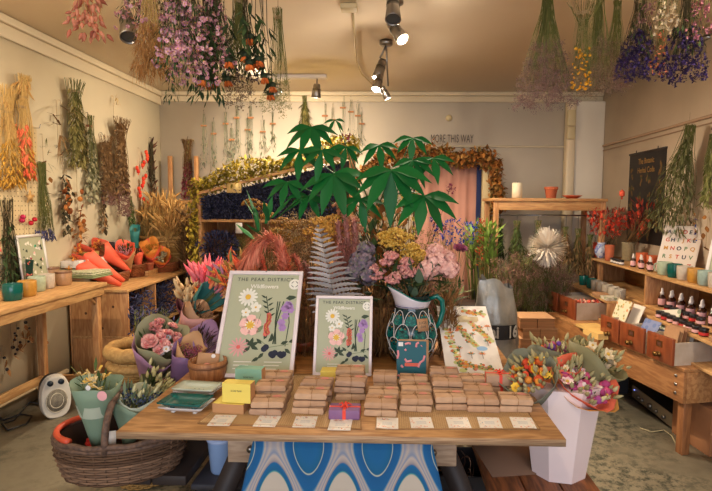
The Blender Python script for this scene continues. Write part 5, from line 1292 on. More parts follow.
# dried-stalk trough behind the prints
t = thing('wicker_trough', 'long brown wicker trough holding the flower display behind the prints', 'planter', (-.17, 2.86, TZ+.001))
m = MB(); m.box(-.60,.36,-.075,-.06,0,.22).box(-.60,.36,.1,.115,0,.22).box(-.60,-.585,-.06,.1,0,.22).box(.345,.36,-.06,.1,0,.22).box(-.585,.345,-.06,.1,0,.012)
t.location.y = 2.66
obj('body', m, weave_mat('trough wicker', (164,106,56), (84,48,26), 26, (1,1,1.5), bump=.8), t, smooth=False)
g = MB(); g.tube([V((-.60,-.07,.22)), V((.36,-.07,.22)), V((.36,.108,.22)), V((-.60,.108,.22)), V((-.60,-.07,.22))], .011, 6); obj('rim', g, rimb, t)
BZ = TZ+.02
def up(label, px, py, Y, bx=None, R=.1, parts=(), stems=(20,.002,stem_g,(.7,.98)), bY=None, tie=None, name='flower_bunch', **k):
    """flowers standing in the display: heads end at (px, py) at distance Y"""
    top = P(px, py, Y=Y); b0 = V((bx if bx is not None else top.x*.75+.0, bY if bY is not None else 2.66, BZ+.02))
    return stand(label, b0, top, R, parts, stems, name=name, tie=tie, **k)
tufty = lambda n, s, mm: [('flower_head','tuft',n,s,(.86,1),mm)]
yst = (22,.0018,stem_b,(.8,.97))
def corymb(m, c, r, n, s=.007, up_=V((0,-.35,1))):
    """a flat-topped cluster of tiny buttons"""
    u = up_.normalized(); A, B = perp(u)
    for _ in range(n):
        a, q = U(0,2*PI), math.sqrt(U(0,1)); m.ball(c + (A*math.cos(a)+B*math.sin(a))*r*q + u*(.35*r*(1-q*q)+U(-.004,.004)), s*U(.8,1.3), 0, OCT)
def corymbs(label, pts, Y, mm, r=.035, n=70, name='yarrow_bunch', stemm=None, base=None, s=.007, leafm=None, cat='dried flowers'):
    b0 = V(base) if base else V((P(pts[0][0], 300, Y=Y).x*.9, 2.66, BZ+.02))
    t = thing(name, label, cat, b0); m = MB(); st = MB(); lf = MB()
    for px, py, dy in pts:
        c = P(px, py, Y=Y+dy)-b0; corymb(m, c, r*U(.85,1.2), n, s); mid = c*.5+V((U(-.02,.02),U(-.02,.02),.02)); st.tube([V((0,0,0)), mid, c*.9+V((0,0,-.0)), c], [.0025,.0022,.002,.0015], 4)
        for k in range(5): q = rv(); st.tube([c*.9, c+V((q.x*r*.7, q.y*r*.7, 0))], .001, 3)
        if leafm:
            for k in range(4): q = rv(); lf.leaf(c*U(.5,.85), V((q.x, q.y, .5)), .08, .03, .4)
    obj('flower_head', m, mm, t); obj('stem', st, stemm or stem_b, t)
    if leafm: obj('leaf', lf, leafm, t)
    return t
corymbs('mustard yarrow heads spilling left behind the large print', [(260,207,.3),(251,203,.3),(268,216,.2),(281,222,.2),(276,232,.1),(287,236,.1),(293,226,.1),(300,240,.05),(284,246,.05),(303,224,.15),(270,243,.1)], 2.8, must, .045, 70)
corymbs('orange-yellow yarrow heads above the silver fern', [(318,222,.1),(327,228,.05),(334,220,.1),(322,240,0),(338,232,.05),(312,232,.1)], 2.75, G('orange yarrow', (190,136,50), (210,158,76), (160,106,42)), .055, 90)
corymbs('bright yellow yarrow heads above the pink statice', [(386,236,.05),(395,232,.05),(404,238,0),(396,246,0),(412,247,0),(418,254,0),(408,256,-.03),(388,243,0),(420,262,-.03)], 2.6, ylw, .045, 90, leafm=dgreen)
corymbs('brown-pink sedum heads between the yellow yarrows', [(345,212,.1),(352,220,.05),(340,206,.15),(357,228,.05)], 2.75, G('sedum', (176,116,84), (196,140,104)), .04, 80)
# dusty pink plumes
def plume(label, pts, Y0, mm, w, name='plume', n=420, dy=0, base=None, L=.07):
    b0 = V(base) if base else P(pts[0][0], pts[0][1], Y=Y0)
    t = thing(name, label, 'dried flowers', b0); m = MB(); s = MB()
    ps = [P(x, y, Y=Y0+dy*i)-b0 for i, (x, y) in enumerate(pts)]; s.tube(ps, .003, 5)
    for i in range(n):
        u = U(.12,1)*(len(ps)-1); k = min(int(u), len(ps)-2); c = ps[k].lerp(ps[k+1], u-k); dv = (ps[k+1]-ps[k]).normalized()
        ww = w*math.sin(PI*min(.98, .15+.85*u/(len(ps)-1)))**.6; q = rv()
        m.hair(c+q*ww*.35, dv+q*.8, L*U(.6,1.2), .0034, 0, .35)
    obj('stem', s, stem_b, t); obj('plume_hair', m, mm, t); return t
plume('large salmon pampas plume arching over the large print', [(280,296),(284,268),(279,246),(266,238),(256,244),(249,256),(243,268)], 2.6, salm, .06, n=1100)
plume('second salmon plume behind the large print', [(270,290),(262,265),(254,252),(246,262)], 2.8, salm, .035, n=400)
for i, (x, y, l) in enumerate(((338,232,'left'),(345,226,'middle'),(354,230,'right'),(348,246,'lowest'))):
    plume(f'{l} dusty pink astilbe plume behind the silver fern', [(x-3,300),(x-2,268),(x+2,y+14),(x,y-8)], 2.72, dpink, .045, n=420, L=.045)
for i, (x, y, mm, l) in enumerate(((300,262,salm,'coral grass plume right of the pampas over the large print'),(288,256,coral,'orange-red grass plume behind the large print'),(310,270,dpink,'pale pink grass plume left of the silver fern'))):
    plume(l, [(x+4,310),(x+2,285),(x,y+6),(x-6,y-6)], 2.74, mm, .04, n=350, L=.04)
# hydrangea
def mop(label, pts, Y, mm, r, name='hydrangea', base=None, n=90, leafm=dgreen):
    b0 = V(base) if base else V((P(pts[0][0], 300, Y=Y).x, 2.66, BZ+.02)); t = thing(name, label, 'dried flowers', b0); m = MB(); s = MB(); lf = MB()
    for px, py, dy, k_ in pts:
        c = P(px, py, Y=Y+dy)-b0
        for _ in range(int(n*k_)):
            q = rv(); p = c+V((q.x*r*k_, q.y*r*.8*k_, q.z*r*k_*.9)); m.daisy(p, q+rv()*.3, r*.26, 4, 0, None, cup=.15, w=1.1)
        m.ball(c, r*.8*k_, 0, ICO1); s.tube([V((0,0,0)), c*.6, c], .003, 5)
        for _ in range(3): q = rv(); lf.leaf(c*U(.6,.85), V((q.x,q.y,.2)), .09, .04, .5)
    obj('flower_head', m, mm, t); obj('stem', s, stem_b, t); obj('leaf', lf, leafm, t); return t
mop('grey-mauve hydrangea head hanging right of the silver fern', [(362,262,0,1),(368,276,-.03,.75),(355,272,0,.75),(366,250,.03,.7)], 2.5, hyd, .062)
jb = jc+V((.0,.0,.25))
mop('large pale pink hydrangea standing in the jug', [(438,262,0,1),(428,270,-.02,.8),(449,268,.0,.8),(436,252,.03,.7),(446,258,.02,.7)], 2.5, ppk, .062, name='pink_hydrangea', base=jb, n=130)
corymbs('pink statice heads in the jug under the yellow yarrow', [(386,262,0),(391,256,0),(380,272,0),(372,268,.02),(399,276,-.02),(392,280,-.02),(403,268,.0),(407,262,.02),(410,272,.0),(376,276,0)], 2.46, spk, .032, 60, name='statice_bunch', base=jb, s=.009, leafm=dgreen)
# jug greenery
stand('dark eucalyptus leaves standing in the jug', jb, P(420,272,Y=2.48), .07, [('leaf','leafw',26,.07,(.3,1),G('blue green leaf', (60,76,58), (84,100,76)))], (10,.002,stem_g,(.6,1)), name='leaf_bunch', tie=None)
stand('brown twig leaning right out of the jug', jb, P(462,276,Y=2.5), .03, [('bud','ball',14,.014,(.3,1),brn)], (5,.003,stem_b,(.8,1)), name='twig', tie=None)
# rose & larkspur
t = thing('dried_rose', 'single dusty magenta dried rose beside the pale pink hydrangea', 'dried flowers', (.30, 2.66, BZ+.02)); c = P(460,250,Y=2.6)-t.location; m = MB(); m.rose(c, V((.1,-.5,1)), .034); m.rose(c+V((0,0,.004)), V((-.1,-.4,1)), .026); obj('flower_head', m, G('dusk rose', (164,84,110), (140,70,96)), t); s = MB(); s.tube([V((0,0,0)), c*.6, c], .0025, 5); obj('stem', s, stem_g, t)
up('deep blue larkspur sprays at the right of the display', 455, 220, 2.8, .28, .14, [('flower_head','petal',110,.024,(.78,1),blu)], (22,.0015,stem_g,(.8,1)), name='larkspur_bunch')
up('dark red dried sprig rising left of the blue larkspur', 440, 222, 2.85, .28, .04, [('flower_head','petal',16,.026,(.9,1),mag)], (6,.002,stem_d,(.8,1)), name='sprig')
# background browns and greens filling the display
bgs = [(238,262,3.0,.13,G('rust filler', (190,84,44), (214,120,60), (150,64,44)),'leaf',60,.06,'rust and orange leafy bunch at the left end of the display'),
 (262,250,3.0,.12,brn,'cloud',50,.06,'brown seed-head bunch between the plume and the mustard yarrow'),
 (300,214,2.95,.12,G('tan florets', (170,140,96), (140,112,70), (196,170,124)),'cloud',70,.06,'tan floret bunch behind the tree trunk at the left'),
 (306,246,2.85,.12,brn,'tuft',90,.035,'brown filler bunch left of the silver fern'),
 (332,262,2.8,.12,G('reddish filler', (140,76,56), (170,100,70)),'tuft',80,.035,'reddish filler bunch behind the silver fern'),
 (372,236,2.9,.12,dgreen,'leafw',60,.08,'dark leafy bunch between the plumes and the yellow yarrow'),
 (386,212,2.95,.14,G('russet leaf mix', (160,96,44), (120,76,40), (190,130,60)),'leafw',90,.06,'russet leafed bunch behind the yellow yarrow'),
 (425,236,2.95,.12,G('olive mix', (120,104,50), (150,130,66)),'cloud',60,.06,'olive filler bunch behind the pale pink hydrangea'),
 (350,200,2.95,.10,org,'tuft',40,.03,'orange brown filler bunch under the left tree leaves'),
 (410,292,2.75,.10,dgreen,'leafw',50,.07,'dark leafy bunch low behind the jug'),
 (340,290,2.75,.12,brn,'leaf',110,.06,'brown dried stalks low behind the smaller print'),
 (300,292,2.8,.12,stem_b,'leaf',110,.07,'brown dried stalks low between the two prints'),
 (372,300,2.7,.09,stem_b,'leaf',90,.06,'brown stalks low between print and jug'),
 (452,286,2.75,.08,mgreen,'leaf',60,.07,'thin green stalks right of the jug')]
for px, py, Y, R, mm, kd, n, s, lb in bgs:
    up(lb, px, py, Y, None, R, [('filler',kd,n,s,(.35 if kd in ('leaf','leafw') else .6,1),mm)], (34,.0022,stem_b,(.6,1)), p=.8, r0=.04, name='filler_bunch')
up('colourful orange and green dyed grasses at the left end of the display', 232, 262, 2.75, -.68, .12, [('grass_head','spike',60,.07,(.6,1),G('dyed mix', (232,110,48), (226,80,70), (238,150,60), (60,120,70), (190,120,150)))], (30,.002,stem_b,(.6,1)), p=.9, r0=.03, name='dyed_grass_bunch', bY=2.6)
# glass vase between print and jug
q = P(351,372,Z=BT); t = thing('glass_vase', 'narrow clear glass vase of stalks right of the smaller print', 'vase', (q.x+.0, 2.5, BT))
glass = mat('clear glass', (225,235,230), rough=.05, trans=.92, spec=.5)
m = MB(); m.lathe([(.034,0),(.036,.004),(.036,.19),(.039,.2),(.036,.2),(.032,.19),(.032,.01),(.0005,.01)], 24); obj('body', m, glass, t)
stand('brown dried stalks standing in the glass vase', t.location+V((0,0,.012)), P(352,288,Y=2.5), .04, [('leaf','leaf',40,.05,(.55,1),brn)], (18,.0016,stem_b,(.6,1)), name='stalk_bunch', tie=None, r0=.018)
for px, w_, lb in ((304,.07,'brown dried stalks standing on the board between the two framed prints'),(382,.06,'brown dried stalks standing on the board left of the jug'),(446,.05,'brown and green stalks standing on the board behind the map print')):
    q = P(px, 352, Z=BT); stand(lb, (q.x, 2.54, BT), P(px+2, 290, Y=2.56), w_, [('leaf','leaf',150,.045,(.08,1),G('stalk brown', (120,80,44), (150,104,58), (88,58,34)))], (46,.002,stem_b,(.5,1)), name='stalk_bunch', tie=None, p=.5, r0=.04)
# silver fern
t = thing('silver_fern', 'silver-grey painted fern frond standing behind the smaller print', 'dried flowers', (P(334,330,Y=2.42).x, 2.42, BT+.0)); m = MB(); s = MB()
b0 = t.location; pa, pb = P(337,318,Y=2.42)-b0, P(318,226,Y=2.5)-b0
s.tube([V((.01,0,0)), pa, (pa+pb)/2+V((.008,0,0)), pb], [.003,.003,.002,.001], 5)
for i in range(19):
    u = i/18; c = pa.lerp(pb, u)+V((.008*math.sin(PI*u),0,0)); Lf = .135*(1-u)**.75*(.75+.5*min(1,u*5)) + .008
    for sd in (-1,1):
        d = V((sd*1, U(-.25,.1), .22+.5*u)).normalized(); Lq = Lf*(1.0 if sd > 0 else .95)
        m.leaf(c, d, Lq, .026*(1-u*.5)+.003, .42, seg=14, up=V((0,-1,.3)), prof=(.5,1,.6,1,.6,.95,.55,.85,.5,.7,.4,.5,.3,.3,.02), fold=.12)
obj('rachis', s, mat('fern stalk', (120,110,104), rough=.5), t); obj('frond', m, G('silver frond', (116,108,104), (146,136,130), (92,86,84), rough=.4, metal=.35), t)

# ---------------------------------------------------------------- tree with palmate leaves
leafg = G('tree leaf', (10,82,34), (18,100,40), (6,58,26), rough=.5, spec=.25)
t = thing('money_tree', 'tall potted tree with glossy dark green hand-shaped leaves', 'potted tree', (-.10, 3.05, TZ-.045+.02))
b0 = V(t.location)
m = MB(); m.lathe([(.09,0),(.1,.01),(.12,.16),(.13,.17),(.13,.2),(.12,.2),(.11,.16),(.0005,.15)], 32); obj('pot', m, terra, t)
tr = MB(); forks = []
trunkpts = [V((0,0,.15)), V((.0,0,.35)), V((-.02,.0,.6)), V((.01,0,.8))]
tr.tube(trunkpts, [.018,.015,.013,.010], 8)
lobes = [ # px, py of leaf hub, Y, leaflet length px, number, spread
 (311,127,2.9,38,6),(335,120,3.0,16,4),(346,147,2.9,26,5),(300,150,2.95,34,5),(333,174,2.8,48,7),(360,199,2.8,34,5),(379,145,2.9,30,5),(413,138,2.9,28,5),(413,160,2.8,32,6),(391,170,2.7,54,7),(433,158,2.85,32,5),(424,196,2.7,48,6),(287,182,2.85,32,5),(308,196,2.9,30,5),(322,150,2.8,34,5)]
hub = V((.0,0,.62))
petm = MB()
for li, (px, py, Y, Lp, n) in enumerate(lobes):
    c = P(px, py, Y=Y)-b0; side = 1 if px > 362 else -1
    br = trunkpts[2].lerp(trunkpts[3], U(0,1)) if li % 2 else trunkpts[1].lerp(trunkpts[2], U(.5,1))
    mid = (br+c)/2+V((side*.02,0,.06)); petm.tube([br, mid, c*.92+mid*.08+V((0,0,.012)), c], [.005,.004,.003,.0025], 5)
    m = MB(); L = Lp*Y/Ks; out = V((c.x-.0, 0, 0)); out = out.normalized() if out.length > .02 else V((side,0,0))
    base_a = U(-.3,.3)
    for k in range(n):
        f = (k/(n-1)-.5)*2; a = -PI/2 + f*PI*.5 + base_a
        d = V((math.cos(a)*.95, U(-.55,.1), math.sin(a)*.7+.12)).normalized()
        m.leaf(c, d, L*(1-.25*abs(f))*U(.9,1.1), L*.27, .75, seg=5, up=V((0,-.75,.65)), prof=(.08,.55,1,.85,.45,.03), fold=.16)
    obj('leaf', m, leafg, t)
obj('petiole', petm, mat('petiole green', (70,110,60), rough=.5), t); obj('trunk', tr, mat('tree trunk', (120,96,66), (90,70,48), var='noise', scale=14, rough=.8), t)
# serrated big green leaves low left of the tree
up('broad toothed green leaves left of the tree above the plumes', 262, 212, 2.8, -.55, .10, [('leaf','leaf',9,.17,(.7,.95),G('toothed leaf', (30,104,52), (48,120,60), (24,84,44)))], (5,.003,stem_g,(.8,1)), name='leaf_bunch', r0=.02)
up('small dark red sprig with seed pods above the tree top', 345, 134, 2.95, -.16, .03, [('seed_pod','petal',7,.03,(.95,1),mag)], (4,.0015,stem_d,(.9,1)), name='sprig', r0=.01)
up('thin branch with red-brown pods sticking out right of the tree', 452, 186, 2.9, .05, .02, [('seed_pod','petal',6,.03,(.95,1),mag)], (3,.0018,stem_d,(.95,1)), name='sprig', r0=.01)

# ---------------------------------------------------------------- wrapped bouquets left of the prints
lilacp = mat('lilac wrapping paper', (190,140,168), (174,126,154), var='noise', scale=6, rough=.6); tanp = mat('tan paper', (176,134,98), (160,118,84), var='noise', scale=6, rough=.7)
pinkw = mat('dusty pink paper', (196,138,126), rough=.7); tealw = mat('teal wrapping paper', (44,116,112), (36,100,98), var='noise', scale=6, rough=.6); greenw = mat('sage green wrap', (126,144,118), (116,134,110), var='noise', scale=6, rough=.65); maroon = mat('maroon paper', (96,44,54), rough=.6)
rosec = G('pink roses', (232,156,148), (242,190,176), (216,116,118)); 
t = thing('flower_bucket', 'galvanised bucket behind the left corner holding wrapped bouquets', 'bucket', (-1.02, 2.62, .461))
m = MB(); m.lathe([(.12,0),(.125,.01),(.15,.3),(.156,.305),(.15,.3),(.12,.012),(.0005,.012)], 32); obj('body', m, steel, t)
g = MB(); g.tube([V((.152*math.cos(q*PI/16), .152*math.sin(q*PI/16), .3)) for q in range(33)], .006, 6); obj('rim', g, steel, t)
bouquet('lilac paper bouquet of pink roses left of the framed prints', pt(146,392,2.55), pt(160,342,2.42), .125, lilacp, [('rose','rose',22,.05,(1.02,1.14),rosec,.75),('daisy','daisy',8,.03,(1,1.12),[wht,yctr],.8),('leaf','leaf',22,.06,(.9,1.1),mgreen,.9)], inner=mat('olive lining', (150,142,104), rough=.7), tilt=.22)
bouquet('dusk violet paper bouquet beside the large print, dark pink heads', pt(172,392,2.42), pt(190,350,2.38), .075, mat('dusk violet paper', (132,96,130), rough=.6), [('flower_head','tuft',26,.03,(.9,1.05),G('dusky pink', (150,76,96), (176,104,116)),.7)], inner=tan_p, tilt=.2)
bouquet('tan paper cone with pink lower wrap standing behind the pink roses', pt(172,358,2.62), pt(199,314,2.68), .10, pinkw, f_dark, inner=tanp, tilt=.15)
bouquet('lilac paper cone tight against the large print', pt(182,378,2.5), pt(207,336,2.52), .085, mat('light lilac paper', (170,130,166), rough=.6), f_dark, tilt=.5)
bouquet('long teal paper bouquet pointing up to the right behind the pink one', pt(168,338,2.75), pt(216,292,2.85), .085, tealw, [('grass_head','spike',50,.08,(.95,1.3),G('mixed dyed grass', (226,150,80), (180,120,140), (232,110,60), (200,170,120)),.9)], tilt=.8)
bouquet('maroon wrapped cream bunny tail bouquet at the back left', pt(190,342,3.1), pt(191,302,3.1), .085, maroon, [('grass_head','tail',60,.05,(.95,1.45),G('cream tails', (226,196,150), (206,172,122)),.95)], tilt=.3, inner=maroon)
bouquet('hot pink fluffy grass bouquet at the back left', pt(208,322,3.1), pt(207,284,3.1), .08, mat('amber paper', (0,0,0)), [('grass_head','spike',90,.09,(.9,1.35),G('hot pink grass', (240,104,118), (244,136,140), (226,84,104)),.95)], tilt=.3)
bouquet('dark indigo paper cone behind the pink roses', pt(196,372,2.7), pt(186,338,2.6), .07, mat('indigo paper', (52,46,70), rough=.6), [], tilt=.3)
# straw basket behind (only its rim shows)
q = P(140,360,Y=2.75); basket('tall pale straw basket partly hidden behind the thistle bouquet', (q.x+.0, 2.78, .001), .16, .745, wick_l, riml)

# basket on the left bench with cone bouquets
q = P(120,480,Y=2.0); bc = V((q.x-.0, 2.03, .461))
t = basket('large dark willow basket with a red-wrapped rim and hoop handle, left of the table', bc, .25, .165, wick_d, mat('willow rim', (120,90,70), (70,50,40), var='noise', scale=60), 1, .72, handle=(.33,.014,1), flare=1.15, rot=.15)
g = MB(); g.tube([V((.24*math.cos(a), .175*math.sin(a), .18)) for a in [PI*.62+q_*PI*.68/14 for q_ in range(15)]], .012, 8); obj('red_wrapping', g, mat('red wrap', (206,74,40), rough=.5), t)
g = MB()
for k in range(9): a = U(0,6.28); g.box(-.02,.02,-.02,.02,.0,.02, 0, Matrix.Translation((.12*math.cos(a),.08*math.sin(a),.10)) @ Euler((U(-1,1),U(-1,1),a)).to_matrix().to_4x4())
o = tag(obj('tissue_paper', g, mat('red tissue', (204,44,36), rough=.6)), 'crumpled red tissue paper inside the dark willow basket', 'tissue'); o.location = bc
tg = MB(); tg.box(-.018,.018,-.001,.001,-.03,.03); to = tag(obj('hang_tag', tg, white), 'small white price tag hanging on the basket handle', 'tag'); to.location = P(111,439,Y=1.92); to.rotation_euler = (-.2,0,.3)
dotw = mat('badge pink', (226,160,160))
def badge(t, p, r, mm):
    m = MB(); m.lathe([(.0005,.002),(r,.0)], 16, 0, Matrix.Translation(p) @ FRONT); o = obj('round_sticker', m, mm, t, smooth=False)
b_ = bouquet('flat sage green paper cone with pale band standing in the willow basket', pt(98,450,1.98), pt(96,382,1.96), .094, mat('sage cone paper', (122,142,116), rough=.65), [('flower_head','petal',14,.04,(1.0,1.12),[G('yellow cream', (222,180,70), (232,214,170)),][0],.8),('leaf','leaf',12,.05,(.95,1.1),mgreen,.8)], tilt=.0, name='flower_cone', wavy=.02)
badge(b_, P(88,388,Y=1.868)-b_.location, .010, white); badge(b_, P(102,396,Y=1.872)-b_.location, .019, dotw)
bnd = MB(); ax = (pt(96,382,1.96)-pt(98,450,1.98)); L_c = ax.length; qq = ax.normalized().to_track_quat('Z','Y').to_matrix().to_4x4()
bnd.cap0 = False
bnd.lathe([(.018+.070*.60**1.1+.003, L_c*.56),(.018+.070*.78**1.1+.003, L_c*.74)], 22, 0, qq); obj('paper_band', bnd, mat('pale sage band', (178,184,160), rough=.65), b_)
f_th = [('thistle','tuft',34,.036,(.9,1.2),G('blue thistle', (64,74,104), (86,96,120), (50,60,84)),.95),('seed_head','tail',34,.035,(.95,1.3),G('pale seed', (206,196,150), (176,166,120)),.95),('leaf','leaf',50,.06,(.8,1.15),G('grey green', (120,130,100), (96,108,80)),1)]
bouquet('blue thistle and pale seed head bouquet in green paper by the board corner', pt(128,446,2.0), pt(137,400,2.06), .10, greenw, f_th, tilt=.5, inner=mat('pale sage lining', (176,180,158)))
bouquet('pale grass bouquet lying toward the board behind the thistles', pt(132,420,2.3), pt(160,386,2.35), .10, mat('olive paper', (120,122,84), rough=.7), [('grass_head','tail',50,.04,(.9,1.3),G('pale wheat', (222,206,150), (196,184,120)),.95),('flower_head','tuft',8,.03,(1,1.2),mag,.9),('leaf','leaf',40,.06,(.8,1.2),mgreen,1)], tilt=.4)

# ---------------------------------------------------------------- white bucket of bouquets on the right bench
q0 = P(562,482,Z=.461); wc = V((q0.x+.01, 2.07, .461))
t = thing('paper_bucket', 'tall faceted white paper-covered bucket standing on the right bench', 'bucket', wc, (0,0,.2))
m = MB(); n = 8; m.cap0 = True
m.lathe([(.11,0),(.165,.385)], n); m.lathe([(.162,.385),(.108,.01),(.0005,.01)], n)
obj('body', m, mat('lilac white paper', (228,206,200), rough=.6), t, smooth=False, solid=.001)
f_mix = lambda a, b__: [('seed_head','tail',60,.034,(.9,1.16),G('green grey seed', (170,156,108), (142,132,90), (196,180,134)),1),('flower_head','ball',a[0],a[1],(.95,1.08),a[2],.85),('strawflower','daisy',b__[0],b__[1],(.98,1.1),[b__[2], yctr],.8),('leaf','leaf',26,.035,(.85,1.05),mgreen,1)]
rust_p = mat('rust wrapping paper', (196,104,48), rough=.65); ol_p = mat('grey olive paper', (112,112,92), rough=.7); ochp = mat('ochre wrapping paper', (206,144,66), (190,128,54), var='noise', scale=6, rough=.65)
ocol = G('orange statice', (222,110,50), (200,60,44), (230,150,60)); pcol = G('pink statice', (200,90,130), (176,60,90), (150,70,130)); rcol = G('red statice', (186,44,48), (206,76,60), (150,36,60))
bouquet('grey paper bouquet with a yellow strawflower at the front left of the bucket', wc+V((-.06,-.03,.28)), pt(528,374,1.98), .115, ol_p, f_mix((22,.032,ocol),(7,.045,G('yellow strawflower', (236,176,40), (240,200,80)))), tilt=.4)
bouquet('rust paper bouquet of orange and red statice behind the front one', wc+V((.0,.0,.28)), pt(556,368,2.1), .115, rust_p, f_mix((30,.032,rcol),(6,.04,cream)), tilt=.3, inner=mat('coral lining', (214,96,66)))
bouquet('ochre paper bouquet with pink and white strawflowers at the bucket front', wc+V((.04,-.02,.28)), pt(585,383,2.0), .14, ochp, f_mix((26,.034,pcol),(12,.05,G('pink white straw', (232,180,190), (238,226,210), (214,120,150)))), tilt=.4, inner=mat('coral lining', (0,0,0)))
bouquet('olive paper bouquet of pale seed heads at the back right of the bucket', wc+V((.06,.05,.28)), pt(598,356,2.15), .13, mat('olive brown paper', (124,116,78), rough=.7), f_mix((14,.034,G('cream ball', (226,200,160), (206,150,90))),(7,.05,cream)), tilt=.4)
bouquet('seed head and purple statice bouquet at the back of the bucket', wc+V((.0,.06,.28)), pt(550,352,2.25), .10, ol_p, f_mix((26,.03,G('violet orange', (90,60,150), (222,110,50))),(4,.04,cream)), tilt=.3)
# ---------------------------------------------------------------- right back: tall rack with candle
RZ = P(497,204,Y=5.2).z+.06; x0, x1 = P(494,204,Y=5.2).x, P(607,208,Y=5.2).x
t = thing('wooden_rack', 'tall pine rack table at the back right with a hanging rail', 'table', (0, 5.2, 0))
obj('tabletop', MB().box(x0-.02, x1, -.02, .55, RZ-.03, RZ), pine, t, bevel=.003)
obj('apron', MB().box(x0+.03, x1-.02, -.0, .02, RZ-.12, RZ-.031), pine, t, bevel=.003)
for x in (x0+.0, x1-.06):
    for y in (.0, .5): obj('leg', MB().box(x, x+.05, y-.001, y+.04, 0, RZ-.031), pineZ, t, bevel=.003)
m = MB(); m.tube([V((x0+.05,.06,RZ-.17)), V((x1-.06,.06,RZ-.17))], .008, 8); obj('hanging_rail', m, steel, t)
m = MB(); m.box(x0+.05, x0+.056, .03,.05,RZ-.3,RZ-.1); obj('bracket', m, steel, t)
q = P(517,196,Y=5.4); o = vase_pot([(.0005,0),(.052,0),(.052,.155),(.045,.16),(.01,.158),(.0005,.158)], mat('cream wax', (236,222,190), rough=.5, ), 'pillar_candle', 'thick white pillar candle on the back rack', 'candle', (q.x, 5.4, RZ+.001))
m = MB(); m.tube([V((0,0,.158)), V((.002,0,.172))], .0018, 5); obj('wick', m, wire_m, o)
q = P(551,196,Y=5.4); vase_pot([(.045,0),(.05,.01),(.062,.09),(.07,.095),(.07,.12),(.064,.12),(.058,.09),(.045,.012),(.0005,.012)], terra, 'terracotta_pot', 'terracotta flowerpot in the middle of the back rack', 'plant pot', (q.x, 5.4, RZ+.001))
q = P(572,197,Y=5.4); vase_pot([(.05,0),(.08,.02),(.1,.03),(.098,.034),(.075,.025),(.0005,.01)], mat('red clay', (190,76,40), rough=.6), 'terracotta_dish', 'shallow red clay dish at the right of the back rack', 'dish', (q.x, 5.4, RZ+.001))
# plain things hanging on the rack's rail
for px, y0, y1, hw, mm, lb in ((517,222,258,11,mgreen,'green bunch hanging on the rack rail, first from the left post'),(538,222,262,9,dgreen,'dark leafy bunch hanging on the rack rail left of the white burst'),(500,220,256,5,dgreen,'thin dark bunch hanging beside the left rack post'),(566,228,262,9,brn,'brown bunch hanging on the rack rail right of the white burst'),(578,230,270,9,G('bronze leaf', (90,70,44), (116,92,56)),'bronze bunch hanging on the rack rail near the right post'),(590,236,274,7,brn,'small brown bunch by the right rack post')):
    hang(px, y0, y1, hw, lb, [('leaf','leaf',300,.06,(.12,1),mm)], Y=5.27, stems=(30,.002,stem_g,(.6,1)), hook=False, ext=.02)
    o = C.objects[-1].parent
    m = MB(); m.tube([V((0,0,0)), V((0,0,RZ-.17-o.location.z))], .002, 4); obj('hook', m, wire_m, o)
# star burst of pale reeds
q = P(547,247,Y=4.75); t = thing('starburst_wreath', 'round white starburst ornament of pale papery quills on the rack', 'ornament', q); m = MB()
for i in range(700):
    d = rv(); d.y *= .6; d.normalize(); m.leaf(V((0,0,0))+d*.03, d, .155*U(.7,1.1), .02, 0, seg=2, prof=(.5,1,.2))
obj('quill', m, G('pale quill', (246,236,220), (232,216,196), (250,244,232)), t)
s = MB(); s.tube([V((0,0,.12)), V((0,.5,RZ-.17-q.z))], .0015, 4); obj('string_tie', s, string_m, t)
# posts & standing bunches left of the rack
for px, pb, hw, Y, mm, kd, s_, lb in ((473,272,.09,5.1,G('fresh reed', (120,150,60), (150,176,84), (90,120,50)),'leaf',.12,'fresh green reed bunch standing right of the pink curtain'),(489,266,.09,4.9,G('fresh reed b', (110,140,56), (140,166,80)),'leaf',.12,'second green reed bunch standing by the rack post'),(481,258,.05,4.95,G('rust chain', (176,62,40), (200,90,54)),'tuft',.04,'rust red amaranth bunch standing between the green reeds')):
    b0 = P(px, 330, Y=Y); b0.z = .5
    stand(lb, (b0.x, Y, .62), P(px, 228 if kd == 'leaf' else 218, Y=Y), hw, [('leaf' if kd == 'leaf' else 'flower_head',kd,110 if kd == 'leaf' else 60,s_,(.4,1),mm)], (40,.003,stem_g,(.6,1)), tie=None, r0=.03, name='reed_bunch' if kd == 'leaf' else 'amaranth_bunch')
t = thing('low_bench', 'dark low bench at the back carrying the tall standing bunches', 'bench', (1.0, 4.95, 0)); obj('seat', MB().box(-.35,.25,-.2,.3,.57,.60), darkwood, t)
for x in (-.32,.22):
    for y in (-.17,.27): obj('leg', MB().box(x-.02,x+.02,y-.02,y+.02,0,.569), darkwood, t)
# big cloud of dried grasses
grs = G('misty grass', (136,108,88), (164,128,110), (150,104,100), (104,90,66))
for i, (px, py, Y, R, lb) in enumerate(((510,262,4.7,.18,'misty dried grass bunch above the silver sack'),(526,254,4.8,.2,'tallest misty dried grass bunch under the white burst'),(546,262,5.0,.2,'misty pinkish grass bunch behind the card file drawers'),(560,272,5.05,.13,'low misty grass bunch at the end of the counter'))):
    top = P(px, py, Y=Y); stand(lb, (top.x, Y, .40), top, R, [('blossom','cloud',80,.1,(.35,1),grs),('leaf','hair',160,.12,(.2,1),G('grass blade', (86,92,50), (120,116,70)))], (60,.002,stem_g,(.6,1)), name='dried_grass', tie=None, p=.8, r0=.05)
t = thing('low_bench', 'low dark stand under the misty dried grasses', 'bench', (1.3, 4.85, 0)); obj('seat', MB().box(-.3,.22,-.15,.15,.37,.395), darkwood, t)
for x in (-.27,.19): obj('leg', MB().box(x-.02,x+.02,-.12,.12,0,.369), darkwood, t)
